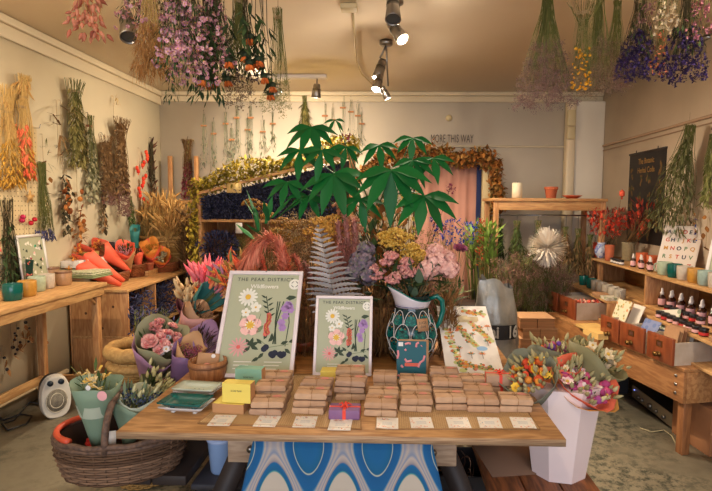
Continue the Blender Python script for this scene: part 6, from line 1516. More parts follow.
# stack of folded kraft boxes
q = P(537,360,Y=4.05); sxp = q.x
kb = mat('folded kraft box', (158,104,60), (108,70,38), var='noise', scale=3, stretch=(1,1,90), rough=.8)
zt = P(537,318,Y=4.05).z; n = 8; hh = (zt-.0)/n
t0 = None
for k in range(n):
    t = thing('kraft_box_bundle', ['bottom','second','third','fourth','fifth','sixth','seventh','topmost'][k]+' bundle of folded kraft boxes in the stack beyond the bouquets', 'box bundle', (sxp+U(-.015,.015), 4.15, k*hh+.0005*k), (0,0,U(-.08,.08)), 'folded box bundles')
    for side in (-1,1):
        m = MB(); m.box(-.135 if side < 0 else .003, -.003 if side < 0 else .135, -.12,.12,0,hh-.004); obj('box_pile', m, kb, t, smooth=False)
    m = MB(); m.box(-.14,.14,-.125,.125,hh-.0038,hh-.0005); obj('top_sheet', m, kraft, t, smooth=False)
# silver sack
t = thing('silver_sack', 'crumpled silver grey sack with black lettering standing on the right bench end', 'sack', (P(498,330,Y=3.05).x, 3.15, .461)); 
m = MB(); n = 28; vs = []; zt = P(498,284,Y=3.05).z-.461
for j in range(15):
    u = j/14
    for i in range(n):
        a = 2*PI*i/n; fold = 1+.10*math.sin(a*5+u*3)*u+.06*math.sin(a*9-u*5)*u+.03*math.sin(a*14+u*11)
        rx, ry = (.135+.012*math.sin(u*6))*(1-.9*max(0,u-.72)), .10*(1-.93*u**2.4)
        vs.append(V((rx*math.cos(a)*fold, ry*math.sin(a)*fold, zt*u + .018*math.sin(a*3)*(u > .8)-.03*u*math.cos(a))))
m.add(vs, [(j*n+i, j*n+(i+1)%n, (j+1)*n+(i+1)%n, (j+1)*n+i) for j in range(14) for i in range(n)])
obj('sack_body', m, mat('silver sack film', (156,150,138), (120,116,106), var='noise', scale=9, rough=.3, bump=1.0, metal=.3), t)
m = MB(); m.box(-.15,.15,-.135,-.132,zt*.48,zt*.62)
blk = mat('black print', (22,22,24), rough=.6); sg = mat('silver lettering', (176,170,158), rough=.5)
bandm = MB(); arc = [V((.14*math.sin(a), -.115*math.cos(a), 0)) for a in [(-.9+1.8*i/12) for i in range(13)]]
vs = [v+V((0,0,zt*.47)) for v in arc]+[v+V((0,0,zt*.61)) for v in arc]
bandm.add([v*1.0+V((0,-.016,0)) for v in vs], [(i,i+1,i+14,i+13) for i in range(12)]); obj('printed_band', bandm, blk, t)
for s_, x_, z_, sz, c_, rr in (('Mai', -.055, zt*.54, .10, sg, -.3),('16', .085, zt*.54, .10, sg, .6),('VA', -.0, zt*.27, .085, blk, -.1)):
    text('lettering', s_, sz, c_, t, Matrix.Translation((x_, -.142+abs(x_)*.35, z_)) @ Matrix.Rotation(rr, 4, 'Z') @ FRONT, bold=.003, sx=.8)

# ---------------------------------------------------------------- right counter
A0, B0 = V((1.79,3.15,0)), V((1.45,4.80,0)); ed = (B0-A0); EL = ed.length; ed.normalize()     # along the front edge, away from camera
nin = V((ed.y, -ed.x, 0))                                                                   # towards the wall
rzC = math.atan2(ed.y, ed.x)-PI/2
KZ = .56
def at(u, w, z=0): return A0 + ed*u + nin*w + V((0,0,z))
t = thing('counter_table', 'low wide plywood counter along the right wall with corner bolts', 'table', at(0,0), (0,0,rzC))
Wd = .62
obj('tabletop', MB().box(0,Wd,-.02,EL,KZ-.025,KZ), wood('counter ply', (190,138,88), (158,106,62), (7,1.2,7), 3, .45), t, bevel=.003)
obj('front_panel', MB().box(0,.025,-.02,EL,KZ-.22,KZ-.0255), wood('counter ply front', (178,124,76), (150,98,58), (7,1.2,7), 3, .5), t, bevel=.002)
obj('end_panel', MB().box(.026,Wd,-.02,.005,KZ-.22,KZ-.0255), MATS['counter ply'], t, bevel=.002)
for u, w in ((.03,.03),(.03,Wd-.06),(EL-.08,.03),(EL-.08,Wd-.06)): obj('leg', MB().box(w,w+.055,u-.03,u+.025,0,KZ-.221), wood('leg wood', (160,106,64), (136,86,50), (9,9,1.2), 3), t, bevel=.003)
for k in range(3):
    m = MB(); m.lathe([(.011,0),(.011,.005),(.0005,.007)], 10, 0, Matrix.Translation((-.0005,.045,KZ-.06-k*.055)) @ Matrix.Rotation(-PI/2,4,'Y')); obj('bolt', m, steel, t)
cz = KZ+.001
# two tier shelf units
def unit(label, X0, X1, Y0, Y1, Z0, Z1, mids=(), back=True, div=()):
    t = thing('shelf_unit', label, 'shelf', (X0, Y0, Z0)); w, d, h = X1-X0, Y1-Y0, Z1-Z0
    obj('top_board', MB().box(0,w,0,d,h-.02,h), pineY, t, bevel=.002); obj('bottom_board', MB().box(0,w,0,d,0,.018), pineY, t, bevel=.002)
    for y in (0, d-.018): obj('end_panel', MB().box(.002,w,y,y+.018,.0185,h-.0205), pineZ, t, bevel=.002)
    for y in div: obj('divider', MB().box(.002,w-.002,y,y+.018,.0185,h-.0205), pineZ, t, bevel=.002)
    if back: obj('back_board', MB().box(w-.012,w,.019,d-.019,.0185,h-.0205), pineY, t)
    return t
TP = 1.03
unit('far upper shelf box holding terracotta pots and red flowers on top', 2.02, XR-.01, 4.13, 5.40, cz+.2, TP)
unit('near upper shelf box with mugs on top and bottles inside', 2.0, XR-.01, 2.60, 4.10, .76, TP)
unit('low stepped shelf with a row of grey mugs on top', 1.80, 2.30, 4.30, 5.35, cz, .76)
q = unit('long low shelf under the bottles and jars', 1.88, XR-.01, 2.60, 4.28, cz, .755)
# card-file drawers on the counter
card_face = mat('reddish drawer wood', (150,78,44), (122,58,32), var='noise', scale=6, stretch=(1,5,1), rough=.35); brass = mat('aged brass', (120,88,46), metal=.9, rough=.4)
drw_w = mat('drawer side white', (196,180,160), (176,156,134), var='noise', scale=10, rough=.7)
def file_drawer(label, pL, pR, h=.13, L=.36, z=cz):
    a = P(pL[0], pL[1], Z=z); b_ = P(pR[0], pR[1], Z=z); w = (a-b_).length; ang = math.atan2((a-b_).y, (a-b_).x)-PI/2
    t = thing('card_file_drawer', label, 'drawer box', (b_.x, b_.y, z), (0,0,ang), 'card file drawers')
    obj('drawer_front', MB().box(0,.018,.002,w-.002,0,h), card_face, t, bevel=.002)
    m = MB(); m.box(.0185,L,.006,.014,0,h*.85).box(.0185,L,w-.014,w-.006,0,h*.85).box(L-.01,L,.0145,w-.0145,0,h*.85).box(.0185,L-.011,.0145,w-.0145,0,.006); obj('drawer_sides', m, drw_w, t, smooth=False)
    m = MB(); c = w/2; z0 = h*.55; 
    for bxx in ((c-.026,c+.026,z0,z0+.006),(c-.026,c+.026,z0+.034,z0+.04),(c-.026,c-.02,z0+.006,z0+.034),(c+.02,c+.026,z0+.006,z0+.034)): m.box(-.003,-.0002,bxx[0],bxx[1],bxx[2],bxx[3])
    lh = obj('label_holder', m, brass, t, smooth=False)
    m = MB(); m.box(-.0012,-.0004,c-.02,c+.02,z0+.006,z0+.034); obj('label_card', m, mat('dark label card', (90,50,30)), lh, smooth=False)
    m = MB(); m.lathe([(.016,0),(.022,.003),(.023,.008),(.012,.012),(.012,.018),(.021,.026),(.021,.034),(.0005,.038)], 16, 0, Matrix.Translation((0,c,h*.28)) @ Matrix.Rotation(-PI/2,4,'Y') @ Matrix.Diagonal((.75,1,1,1))); obj('knob', m, brass, t)
    return t, w, ang
D = [file_drawer('card file drawer at the far left end of the counter', (547,308), (557,312), .175), file_drawer('second card file drawer, holding red packets and a white side', (558,312.5), (574.5,320.5), .175),
     file_drawer('third card file drawer, holding a flowery card', (600,336), (618,344), .17), file_drawer('fourth card file drawer, full of patterned cards', (619,344.5), (643,354), .17), file_drawer('nearest card file drawer, full of brown cards', (646,355.5), (672,366.5), .17)]
def inlay(dr, label, u, v, w, h, lean, mm, name='printed_card', cat='card', th=.004, zz=.02, group=None, rot=0):
    t, W, ang = dr; M = t.matrix_local if False else Matrix.Translation(t.location) @ Matrix.Rotation(ang, 4, 'Z')
    o = obj(name, MB().box(-th/2,th/2,-w/2,w/2,0,h), mm, smooth=False); o.matrix_world = M @ Matrix.Translation((u, v*W, zz)) @ Matrix.Rotation(lean, 4, 'Y') @ Matrix.Rotation(rot, 4, 'X'); return tag(o, label, cat, group)
redpk = G('red packet', (214,70,60), (232,120,90), (240,200,170), (190,40,50))
m = MB(); 
for k in range(60): a = rv(); m.ball(V((U(.03,.30), U(.03,.10), U(.13,.165))), .014, 0, OCT)
o = obj('berries', m, redpk); o.matrix_world = Matrix.Translation(D[1][0].location) @ Matrix.Rotation(D[1][2], 4, 'Z'); tag(o, 'heap of little red and cream dried heads in the second file drawer', 'dried flowers', kind='stuff')
def flowery(n, base, cols, k=14):
    m = bpy.data.materials.new(n); m.use_nodes = True; nt = m.node_tree; b = nt.nodes['Principled BSDF']; tc = nt.nodes.new('ShaderNodeTexCoord'); v = nt.nodes.new('ShaderNodeTexVoronoi'); v.inputs['Scale'].default_value = k
    nt.links.new(tc.outputs['Object'], v.inputs['Vector']); r = nt.nodes.new('ShaderNodeValToRGB'); r.color_ramp.interpolation = 'CONSTANT'; e = r.color_ramp.elements; e[0].color = lin(cols[0]); e[1].color = lin(cols[-1]); e[1].position = .75
    for i, c_ in enumerate(cols[1:-1]): e.new(.25+.25*i).color = lin(c_)
    nt.links.new(v.outputs['Color'], r.inputs[0]); r2 = nt.nodes.new('ShaderNodeValToRGB'); r2.color_ramp.elements[0].position = .35; r2.color_ramp.elements[1].position = .4; r2.color_ramp.elements[0].color = (0,0,0,1); nt.links.new(v.outputs['Distance'], r2.inputs[0])
    x = nt.nodes.new('ShaderNodeMix'); x.data_type = 'RGBA'; x.inputs[7].default_value = lin(base); nt.links.new(r2.outputs[0], x.inputs[0]); nt.links.new(r.outputs[0], x.inputs[6]); nt.links.new(x.outputs[2], b.inputs['Base Color']); b.inputs['Roughness'].default_value = .6; return m
fl1 = flowery('cream floral', (226,212,180), [(200,170,90),(160,150,90),(210,140,80)], 34); fl2 = flowery('blue orange leaf', (120,130,170), [(224,130,90),(90,110,160),(200,180,170)], 22); fl3 = flowery('sage stripes card', (214,206,186), [(150,160,120),(130,140,110),(190,180,150)], 20)
inlay(D[2], 'cream floral wedding card standing in the third file drawer', .10, .95, .17, .27, .35, fl1)
inlay(D[2], 'plain cream card behind the floral one', .16, .6, .13, .25, .4, card_w)
inlay(D[3], 'blue card with orange leaves standing in the fourth file drawer', .08, .5, .15, .20, .5, fl2)
inlay(D[3], 'tilted white card with sage stripes behind the blue card', .2, .25, .18, .28, .45, fl3, rot=-.25)
for k in range(6): inlay(D[3], f'{"first second third fourth fifth sixth".split()[k]} patterned blue card edge in the fourth file drawer', .13+.022*k, .35, .12, .12, .35, [MATS['card blue print'], card_w, fl2][k % 3])
for k in range(9): inlay(D[4], f'{"first second third fourth fifth sixth seventh eighth ninth".split()[k]} card from the front in the nearest file drawer', .05+.028*k, .5, .125, .20+.004*(k % 3), .22, [kraft, kraft, mat('brown envelope', (150,104,70)), card_w, MATS['card blue print']][(k*2) % 5 if k > 3 else k % 3], 'card_sleeve', group=None)
p0, p1 = at(.0,0), at(.1,.1)
for px, py, w_, d_, h_, mm, lb in ((592,338,.10,.20,.045,mat('pale wood box', (226,184,110), rough=.6),'shallow pale wooden box on the counter between the file drawers'),(583,330,.09,.2,.02,mat('pale wood box', (0,0,0)),'flat pale wooden tray behind the shallow box')):
    q = P(px, py, Z=cz); t = thing('wooden_box', lb, 'box', (q.x+.1, q.y+.06, cz), (0,0,rzC)); m = MB(); m.box(-w_,w_,-d_/2,d_/2,0,.006).box(-w_,w_,-d_/2,-d_/2+.008,.006,h_).box(-w_,w_,d_/2-.008,d_/2,.006,h_).box(-w_,-w_+.008,-d_/2+.008,d_/2-.008,.006,h_).box(w_-.008,w_,-d_/2+.008,d_/2-.008,.006,h_).box(-w_+.008,w_-.008,-d_/2+.008,d_/2-.008,h_-.006,h_-.002); obj('body', m, mm, t, smooth=False)
# mugs on the low step
gm = speck('grey stoneware', (172,160,142)); gm2 = speck('pale stoneware', (188,176,158))
for i, y in enumerate((5.28,5.19)): cup(['teal cup at the far end of the stepped shelf','dark teal cup next to the far one on the stepped shelf'][i], *([0,0]), .76+.001, c_teal, .05, .10) if False else None
def cup_at(label, x, y, z, mm, r=.045, h=.085, handle=None, group='ceramic mugs on the right shelves', rim=None):
    t = cup(label, 300, 300, .9, mm, r, h, handle=handle, group=group, band=rim, name='mug', cat='mug'); t.location = (x, y, z); t.rotation_euler = (0,0,0); return t
for i, (px, mm) in enumerate(((580,c_teal),(588,c_teal),(595,gm),(603,gm2),(612,gm),(621,gm2),(630,gm))):
    q = P(px, 262+ (px-580)*.32, X=1.92); y = min(5.28, q.y)
    cup_at(['teal mug at the far end of the stepped shelf','dark green mug second from the far end of the stepped shelf','first grey mug after the teal ones','second grey mug after the teal ones','third grey mug after the teal ones','fourth grey mug after the teal ones','nearest grey mug on the stepped shelf'][i], 1.93, [5.2,5.0,4.88,4.75,4.62,4.49,4.37][i], .761, mm, .046, .095, handle=(None if i < 2 else -1.9))
# flat packets at the end of the stepped shelf
for k, (w_, lb, mm) in enumerate(((.16,'brown paper folder lying at the near end of the stepped shelf',kraft),(.13,'white spotted card box lying beside the mugs',fl3))):
    o = tag(obj('paper_packet', MB().box(-.06,.06,-w_/2,w_/2,0,.025), mm, smooth=False, bevel=.002), lb, 'packet'); o.location = (1.855, 4.55-k*.17, .762)
# dropper bottles in the far upper box, jars, top items
amber = mat('amber glass', (58,26,14), rough=.12, spec=.6); drop_w = mat('white dropper', (222,212,204), rough=.4); lab_p = mat('pink label', (222,170,168), rough=.6); lab_l = mat('lilac label', (176,150,180), rough=.6)
def bottle_proto(label, h=.10, r=.02, lab=lab_p, cap='drop'):
    t = thing('dropper_bottle' if cap == 'drop' else 'glass_jar', label, 'bottle' if cap == 'drop' else 'jar'); 
    m = MB(); m.lathe([(r*.9,0),(r,.004),(r,h*.62),(r*.5,h*.72),(r*.45,h*.78),(.0005,h*.78)] if cap == 'drop' else [(r*.9,0),(r,.004),(r,h*.66),(r*.9,h*.7),(.0005,h*.7)], 18); obj('body', m, amber, t)
    m = MB(); m.cap0 = False; m.lathe([(r+.0008,h*.14),(r+.0008,h*.52)], 18); obj('paper_label', m, lab, t)
    m = MB()
    if cap == 'drop': m.lathe([(r*.55,h*.76),(r*.55,h*.9),(r*.36,h*.92),(r*.3,h*1.1),(r*.2,h*1.16),(.0005,h*1.17)], 14); obj('dropper_cap', m, drop_w, t)
    else: m.lathe([(r*1.02,h*.7),(r*1.04,h*.72),(r*1.04,h*.98),(r*.98,h),(.0005,h)], 18); obj('lid', m, mat('black lid', (24,22,22), rough=.35), t)
    return t
B1 = bottle_proto('dropper bottle with pink label on the far upper shelf, first from the pots', .10, .022)
B2 = bottle_proto('tall amber dropper bottle in the near shelf, farthest of the back row', .125, .026)
B3 = bottle_proto('tall amber dropper bottle with lilac label, second in the near shelf', .12, .025, lab_l)
J1 = bottle_proto('small dark jar on the far upper shelf, nearest the blue vase', .045, .021, white, 'jar')
J2 = bottle_proto('squat jar with pink label on the near shelf, farthest of the front row', .05, .027, lab_p, 'jar')
J3 = bottle_proto('squat jar with red lid label on the near shelf, second of the front row', .05, .027, mat('red label', (190,44,40)), 'jar')
OR = 'first second third fourth fifth sixth seventh eighth ninth tenth eleventh twelfth'.split()
def place(proto, used, label, loc, group):
    if proto.name not in used: used.add(proto.name); proto.location = loc; proto['label'] = label; proto['group'] = group; return proto
    return dup(proto, label, loc, (0,0,U(-.3,.3)), group)
usd = set(); zT = TP+.001
for k in range(5): place(B1, usd, f'{OR[k]} dropper bottle from the terracotta pots on top of the shelves', (2.08+.03*(k % 2), 4.48-.075*k, zT), 'dropper bottles on top of the shelves')
for k in range(4): place(J1, usd, f'{OR[k]} small dark jar after the terracotta pot on top of the shelves', (2.05, 4.82-.062*k, zT), 'small jars on top of the shelves')
zi = .779
for k in range(11): place((B2, B3)[k % 2], usd, f'{OR[k]} amber dropper bottle from the far end inside the near shelf', (2.09+.045*(k % 2), 4.0-.064*k, zi), 'amber dropper bottles')
for k in range(8): place((J2, J3, J2)[k % 3], usd, f'{OR[k]} squat jar from the far end in front of the amber bottles', (1.925+.075*(k % 2)*0, 3.70-.075*k, .7565), 'squat cosmetic jars')
for k in range(6): place(J2 if k % 2 else J3, usd, f'{OR[k]} squat jar from the far end in the row inside the near shelf', (2.035, 3.80-.08*k, zi), 'squat cosmetic jars')
# small cards by the jars
for k, (y, lb) in enumerate(((2.98,'kraft price block beside the nearest jars'),)):
    o = tag(obj('kraft_block', MB().box(-.04,.04,-.09,.09,0,.03), kraft, bevel=.002), lb, 'box'); o.location = (1.93, y, .7565)
# mugs on top of the near box
for i, (y, mm) in enumerate(((3.98,c_cel),(3.84,c_teal),(3.71,c_gry),(3.575,c_och),(3.455,speck('blue grey cup', (150,170,160))),(3.34,c_gry))):
    cup_at(['celadon mug at the far end of the mug row on top','dark teal mug in the row on top of the near shelf','oatmeal mug between the teal and the ochre mug','ochre mug in the row on top of the near shelf','blue-grey mug right of the ochre one','oatmeal mug at the right edge of the photograph'][i], 2.09, y, zT, mm, .052, .10, handle=(2.2 if i in (0,) else None))
# terracotta pots and flowers on top of the far box
for px, h_, lb, mm in ((627,.10,'tall smooth terracotta pot beside the blue and white vase',terra),(641,.075,'small terracotta pot in the middle of the shelf top',mat('orange clay', (200,96,54), rough=.8)),(650,.07,'small terracotta pot nearest the dropper bottles',mat('orange clay', (0,0,0)))):
    pass
for x, y, h_, r_, lb, mm in ((2.10,5.02,.15,.045,'tall smooth terracotta pot beside the blue and white vase',terra),(2.28,4.75,.1,.05,'small orange clay pot behind the tall one',mat('orange clay', (200,96,54), rough=.8)),(2.28,4.55,.095,.05,'small orange clay pot nearest the dropper bottles',mat('orange clay', (0,0,0)))):
    vase_pot([(r_*.8,0),(r_*.85,.01),(r_,h_),(r_*.92,h_),(r_*.75,.012),(.0005,.012)], mm, 'terracotta_pot', lb, 'plant pot', (x, y, zT))
bwv = mat('blue and white glaze', (40,60,140), (210,214,220), (60,84,160), (214,216,222), var='noise', scale=16, rough=.12)
vv = vase_pot([(.03,0),(.035,.01),(.06,.05),(.064,.08),(.05,.12),(.035,.14),(.045,.16),(.04,.16),(.03,.14),(.0005,.13)], bwv, 'ceramic_vase', 'small blue and white patterned vase on the far shelf top', 'vase', (2.10, 5.22, zT))
v2 = vase_pot([(.05,0),(.055,.01),(.06,.17),(.064,.18),(.058,.18),(.05,.02),(.0005,.015)], speck('stone vase', (150,136,104)), 'stone_vase', 'plain stone coloured vase holding the red stems', 'vase', (2.26, 4.98, zT))
v3 = vase_pot([(.045,0),(.05,.01),(.055,.15),(.05,.15),(.045,.012),(.0005,.012)], mat('red glaze', (206,60,40), rough=.3), 'red_vase', 'glossy red vase at the far end of the shelf top', 'vase', (2.12, 5.34, zT))
rr_ = G('red poppy heads', (226,70,46), (240,106,76), (190,44,40)); dr_ = G('burgundy leaf', (130,44,40), (164,70,52), (90,40,34))
stand('spray of red dried poppies rising from the vases on the shelf top', (2.14,5.28,zT+.12), P(612,210,Y=5.2), .26, [('flower_head','petal',130,.06,(.35,1),rr_),('leaf','leaf',110,.06,(.3,1),dr_)], (26,.002,stem_d,(.5,1)), name='poppy_bunch', tie=None, p=.6, r0=.04)
stand('burgundy leafed spray with red heads leaning right on the shelf top', (2.26,4.98,zT+.16), P(650,208,Y=4.95), .14, [('leaf','leaf',120,.07,(.3,1),dr_),('flower_head','lantern',12,.05,(.3,1),rr_)], (20,.002,stem_b,(.6,1)), name='leaf_spray', tie=None, p=.6, r0=.03)
stand('tall thin stem with a single red pod above the poppies', (2.2,5.1,zT+.14), P(622,193,Y=5.1), .01, [('seed_pod','lantern',1,.07,(.98,1),rr_)], (1,.003,stem_b,(.98,1)), name='pod_stem', tie=None, r0=.004)
stand('olive foliage spray leaning from the stone vase', (2.26,4.96,zT+.16), P(672,196,Y=4.6), .05, [('leaf','leaf',60,.06,(.4,1),mgreen)], (8,.003,stem_b,(.8,1)), name='leaf_spray', tie=None, r0=.02)
# alphabet print standing on top
q = P(668,268,Z=zT); t = thing('alphabet_print', 'white flower alphabet print leaning against the right wall behind the mugs', 'picture', (2.25, 4.15, zT), (0,0,0))
t.rotation_euler = Euler((0,.42,.7)); w_, h_ = .29, .40
m = MB(); m.box(0,.004,-w_/2,w_/2,0,h_,0); obj('print', m, mat('white print paper', (222,208,196)), t, smooth=False)
rows_ = ['ABCDEF','GHIJKL','MNOPQ','RSTUV','WXYZ']; cc = [navp, mat('alpha red', (190,70,50)), mat('alpha ochre', (196,140,60)), mat('alpha green', (90,120,80))]
SIDE = Matrix.Rotation(-PI/2, 4, 'Z') @ FRONT
for j, rw in enumerate(rows_):
    for i, ch in enumerate(rw):
        text('letter', ch, .046, cc[(i*3+j) % 4], t, Matrix.Translation((-.0015, w_/2-.045-(w_-.09)*i/(len(rw)-1), h_-.055-j*.072)) @ SIDE, bold=.0012)
# white-framed print at the right edge
t = thing('framed_print', 'white-framed sage print with pink flowers cut by the right edge', 'picture', (2.24, 3.42, zT), (0,.3,.6)); w_, h_ = .36, .5
m = MB()
for a in ((-w_/2,w_/2,0,.02),(-w_/2,w_/2,h_-.02,h_),(-w_/2,-w_/2+.02,.02,h_-.02),(w_/2-.02,w_/2,.02,h_-.02)): m.box(-.006,.006,a[0],a[1],a[2],a[3])
obj('frame', m, white, t, smooth=False); m = MB(); m.box(0,.004,-w_/2+.02,w_/2-.02,.02,h_-.02,0)
for k in range(26):
    c = V((-.0015-.0001*k, rnd.uniform(-.13,.13), rnd.uniform(.06,.44))); s_ = U(.015,.035)
    m.add([c+V((0,s_*math.cos(q_*PI/4),s_*math.sin(q_*PI/4)))*1 if q_ % 2 else c+V((0,s_*.5*math.cos(q_*PI/4),s_*.5*math.sin(q_*PI/4))) for q_ in range(8)], [tuple(range(8))], rnd.choice((1,1,2,3)))
obj('print', m, [sage, pinkp, whp, dkg], t, smooth=False)
# herbal poster on the right wall
a, b_ = P(629,156,X=XR-.02), P(665,149,X=XR-.02); zb = P(640,243,X=XR-.02).z
t = thing('botanical_poster', 'black and gold botanical poster on the right wall', 'poster', (XR-.006, (a.y+b_.y)/2, zb)); W = a.y-b_.y; hP = a.z-zb
m = MB(); m.box(-.004,.004,-W/2,W/2,0,hP,0)
gold = mat('gold print', (150,112,56), rough=.6); rp = random.Random(5)
for j in range(4):
    for i in range(4):
        cy_, cz_ = W*(.38-.25*i)+rp.uniform(-.02,.02), hP*(.70-.2*j) + (0 if 0 < i < 3 else .1)
        for k in range(9):
            a_ = rp.uniform(0,6.3); c = V((-.0055-.0002*k, cy_+.05*math.cos(a_)*rp.random(), cz_+.07*math.sin(a_)*rp.random()))
            s_ = rp.uniform(.012,.028); m.add([c+V((0,s_*math.cos(q_*PI/3+a_)*.6,s_*math.sin(q_*PI/3+a_))) for q_ in range(6)], [tuple(range(6))], rp.choice((1,2,1)))
obj('poster_sheet', m, [mat('black poster', (30,24,22), rough=.5), mat('dim gold', (112,84,44)), mat('dim green', (70,74,44))], t, smooth=False)
m = MB(); m.box(-.010,.004,-W/2-.01,W/2+.01,hP-.0,hP+.018); obj('hanging_bar', m, darkwood, t)
m = MB(); m.tube([V((-.006,-W*.3,hP+.018)), V((-.004,-W*.3,hP+.04))], .004, 5); m.tube([V((-.006,W*.3,hP+.018)), V((-.004,W*.3,hP+.04))], .004, 5); obj('nail', m, wire_m, t)
for s_, z_ in (('The Botanic', hP*.91), ('Herbal Code', hP*.81)): text('printed_title', s_, .075, gold, t, Matrix.Translation((-.0065,0,z_)) @ SIDE, bold=.001, sx=.85)
# hanging greenery on the right wall
a_ = P(690,128,X=XR-.13); t = thing('dried_flower_bunch', 'big trailing grey-green bunch hanging from the rail on the right wall', 'dried flowers', a_)
ax_ = P(666,228,X=XR-.16)-a_; spray(t, ax_.length, .20, [('leaf','leaf',900,.055,(.06,1),G('grey green leaf', (96,96,58), (124,120,78), (72,74,42)))], axis=ax_, stems=(60,.002,stem_g,(.5,1)), p=.7, ext=.03, hookz=.12)
hang(704, 134, 206, 9, 'narrower yellow-green bunch hanging at the right edge of the wall', [('leaf','leaf',160,.06,(.2,1),G('yellow green', (124,124,66), (150,146,88)))], side='R', stems=(24,.002,stem_g,(.6,1)), off=.08, p=.8)
garland(699, 206, 250, 'string of blue and ochre pressed flowers below the right wall bunch', [('flower','petal',5,.04,drl,(.1,1),2),('blue_flower','petal',4,.035,blu,(.2,.9),3)], side='R')
garland(708, 212, 250, 'pale pressed leaf string at the right edge of the wall', [('leaf','leafw',5,.06,drl,(.1,1),2)], side='R')
# electric box on duct
q = P(563,118,Y=YB-.15); o = tag(obj('electric_box', MB().box(-.045,.045,-.03,.015,-.09,.09).box(-.045,.045,-.03,.015,-.24,-.10), mat('cream plastic', (0,0,0)), bevel=.008), 'cream double socket box on the duct in the back right corner', 'electrical box'); o.location = (px0+.03, YB-.1455, q.z); 
q = P(449,118,Y=YB); m = MB(); m.lathe([(.0005,.0),(.04,.0),(.035,.015),(.015,.03),(.0005,.03)], 20, 0, Matrix.Rotation(PI/2,4,'X')); o = tag(obj('wall_hook', m, mat('cream plastic', (0,0,0))), 'small round white fitting on the back wall above the garland', 'fitting'); o.location = (q.x, YB-.001, q.z)
# amplifier and box under the counter
q = P(632,398,Z=0); q2 = P(671,429,Z=0); an = math.atan2((q-q2).y, (q-q2).x)-PI/2; W = (q-q2).length
t = thing('amplifier', 'black and silver hi-fi amplifier on the floor under the counter', 'amplifier', (q2.x, q2.y, .0), (0,0,an))
obj('case', MB().box(.008,.30,0,W,.012,.105), mat('black case', (26,26,30), rough=.4), t, bevel=.003)
obj('front_plate', MB().box(0,.0075,-.004,W+.004,.012,.108), mat('champagne plate', (176,160,134), metal=.6, rough=.35), t, bevel=.002)
for k, u in enumerate((.2,.3,.5,.66,.85)):
    m = MB(); m.lathe([(.014 if k != 2 else .022,0),(.013 if k != 2 else .02,.018),(.0005,.018)], 16, 0, Matrix.Translation((0,W*(1-u),.05)) @ Matrix.Rotation(-PI/2,4,'Y')); obj('knob', m, steel, t)
m = MB(); m.ball(V((-.001,W*.94,.08)), .004, 0, ICO1); obj('power_light', m, mat('blue led', (120,140,255), emit=4), t)
for x in (.03,.27):
    for y in (.03,W-.03): obj('foot', MB().box(x-.012,x+.012,y-.012,y+.012,0,.0118), wire_m, t)
o = tag(obj('speaker_box', MB().box(-.09,.09,-.13,.13,0,.29), mat('dark grey box', (40,38,40), rough=.6), bevel=.004), 'dark grey upright box on the floor behind the amplifier', 'box'); o.location = (1.88, 4.35, 0)
t = thing('cardboard_box', 'brown cardboard box with red print under the near end of the counter', 'box', (2.16, 3.32, 0), (0,0,.12)); 
obj('carton', MB().box(-.2,.2,-.16,.2,0,.30), mat('carton brown', (166,112,72), (150,98,60), var='noise', scale=5, rough=.8), t, bevel=.003)
obj('tape', MB().box(-.201,.201,-.161,-.1605,.14,.16), mat('carton tape', (180,130,88), rough=.4), t, smooth=False)
text('printed_word', 'FRAGILE', .05, mat('red print', (170,40,30)), t, Matrix.Translation((.06,-.1615,.22)) @ FRONT)
cbl_ = MB(); pts = [P(640,428,Z=.006), P(652,432,Z=.006), P(664,430,Z=.006), P(672,436,Z=.006), P(676,444,Z=.006)]; cbl_.tube(pts, .004, 5); tag(obj('power_cable', cbl_, mat('pale cable', (176,160,120))), 'thin pale cable on the floor in front of the amplifier', 'cable')

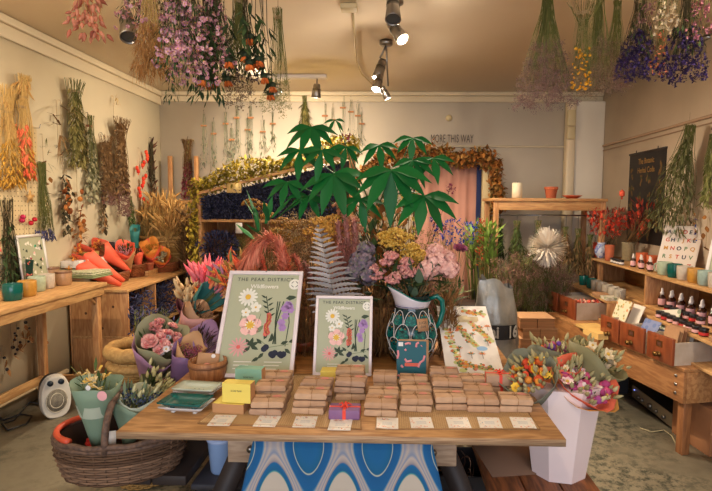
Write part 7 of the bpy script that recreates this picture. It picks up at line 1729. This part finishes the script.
# ---------------------------------------------------------------- fan heater on the left floor
q = P(48,420,Z=0); t = thing('fan_heater', 'small white and black fan heater standing on the floor at the left', 'heater', (q.x, q.y+.08, 0), (0,0,.8)); t.scale = (1.05,1.05,1.08)
hw_ = mat('heater white', (214,206,190), rough=.4); hb_ = mat('heater black', (28,30,32), rough=.5)
def shell(y0, y1, k0=1, k1=1, mi=0, n=32):
    m = MB(); vs = []
    for y, k_ in ((y0,k0),(y1,k1)):
        for i in range(n):
            a = 2*PI*i/n; c, s_ = math.cos(a), math.sin(a)
            x = .095*math.copysign(abs(c)**.75, c)*k_*(1-.16*max(0,s_)); z = .145+.145*math.copysign(abs(s_)**.7, s_)*(k_ if s_ > 0 else 1)
            vs.append(V((x, y, max(0,z))))
    m.add(vs, [(i,(i+1)%n,n+(i+1)%n,n+i) for i in range(n)]+[tuple(range(n))[::-1], tuple(range(n,2*n))]); return m
obj('front_shell', shell(-.06,.0,.93,1), hw_, t, smooth=False, bevel=.006); obj('rear_shell', shell(.0005,.075,1,.9), hb_, t, smooth=False, bevel=.006)
m = MB(); m.lathe([(.0005,0),(.062,0)], 28, 0, Matrix.Translation((0,-.0607,.12)) @ FRONT @ Matrix.Diagonal((1,1.25,1,1))); gr = obj('grille_disc', m, mat('grille dark', (86,78,66)), t, smooth=False)
m = MB()
for k in range(-8,9):
    x = k*.0072; hz = 1.25*math.sqrt(max(0,.062**2-x*x)); m.tube([V((x,-.064,.12-hz)), V((x,-.064,.12+hz))], .0014, 4)
for rr2 in (.063,.04): m.tube([V((rr2*math.cos(q_*PI/14),-.064,.12+1.25*rr2*math.sin(q_*PI/14))) for q_ in range(29)], .003, 5)
obj('grille_wire', m, mat('grille cream', (196,184,160)), gr)
for x in (-.035,.03):
    m = MB(); m.lathe([(.019,0),(.017,.018),(.0005,.02)], 16, 0, Matrix.Translation((x,-.058,.245)) @ FRONT); m.box(x-.003,x+.003,-.084,-.076,.23,.26); obj('dial', m, mat('dial blue black', (22,34,46), rough=.4), t)
cb = MB(); q1 = P(30,420,Z=.008); cb.tube([V((q.x-.02,q.y+.16,.03)), P(30,402,Z=.008), P(14,420,Z=.008), P(2,424,Z=.008), P(8,430,Z=.008), P(26,424,Z=.008), P(32,416,Z=.008), P(20,414,Z=.008), P(4,420,Z=.008), P(-12,412,Z=.008)], .006, 6)
tag(obj('power_cable', cb, wire_m), 'black coiled mains cable on the floor left of the heater', 'cable')
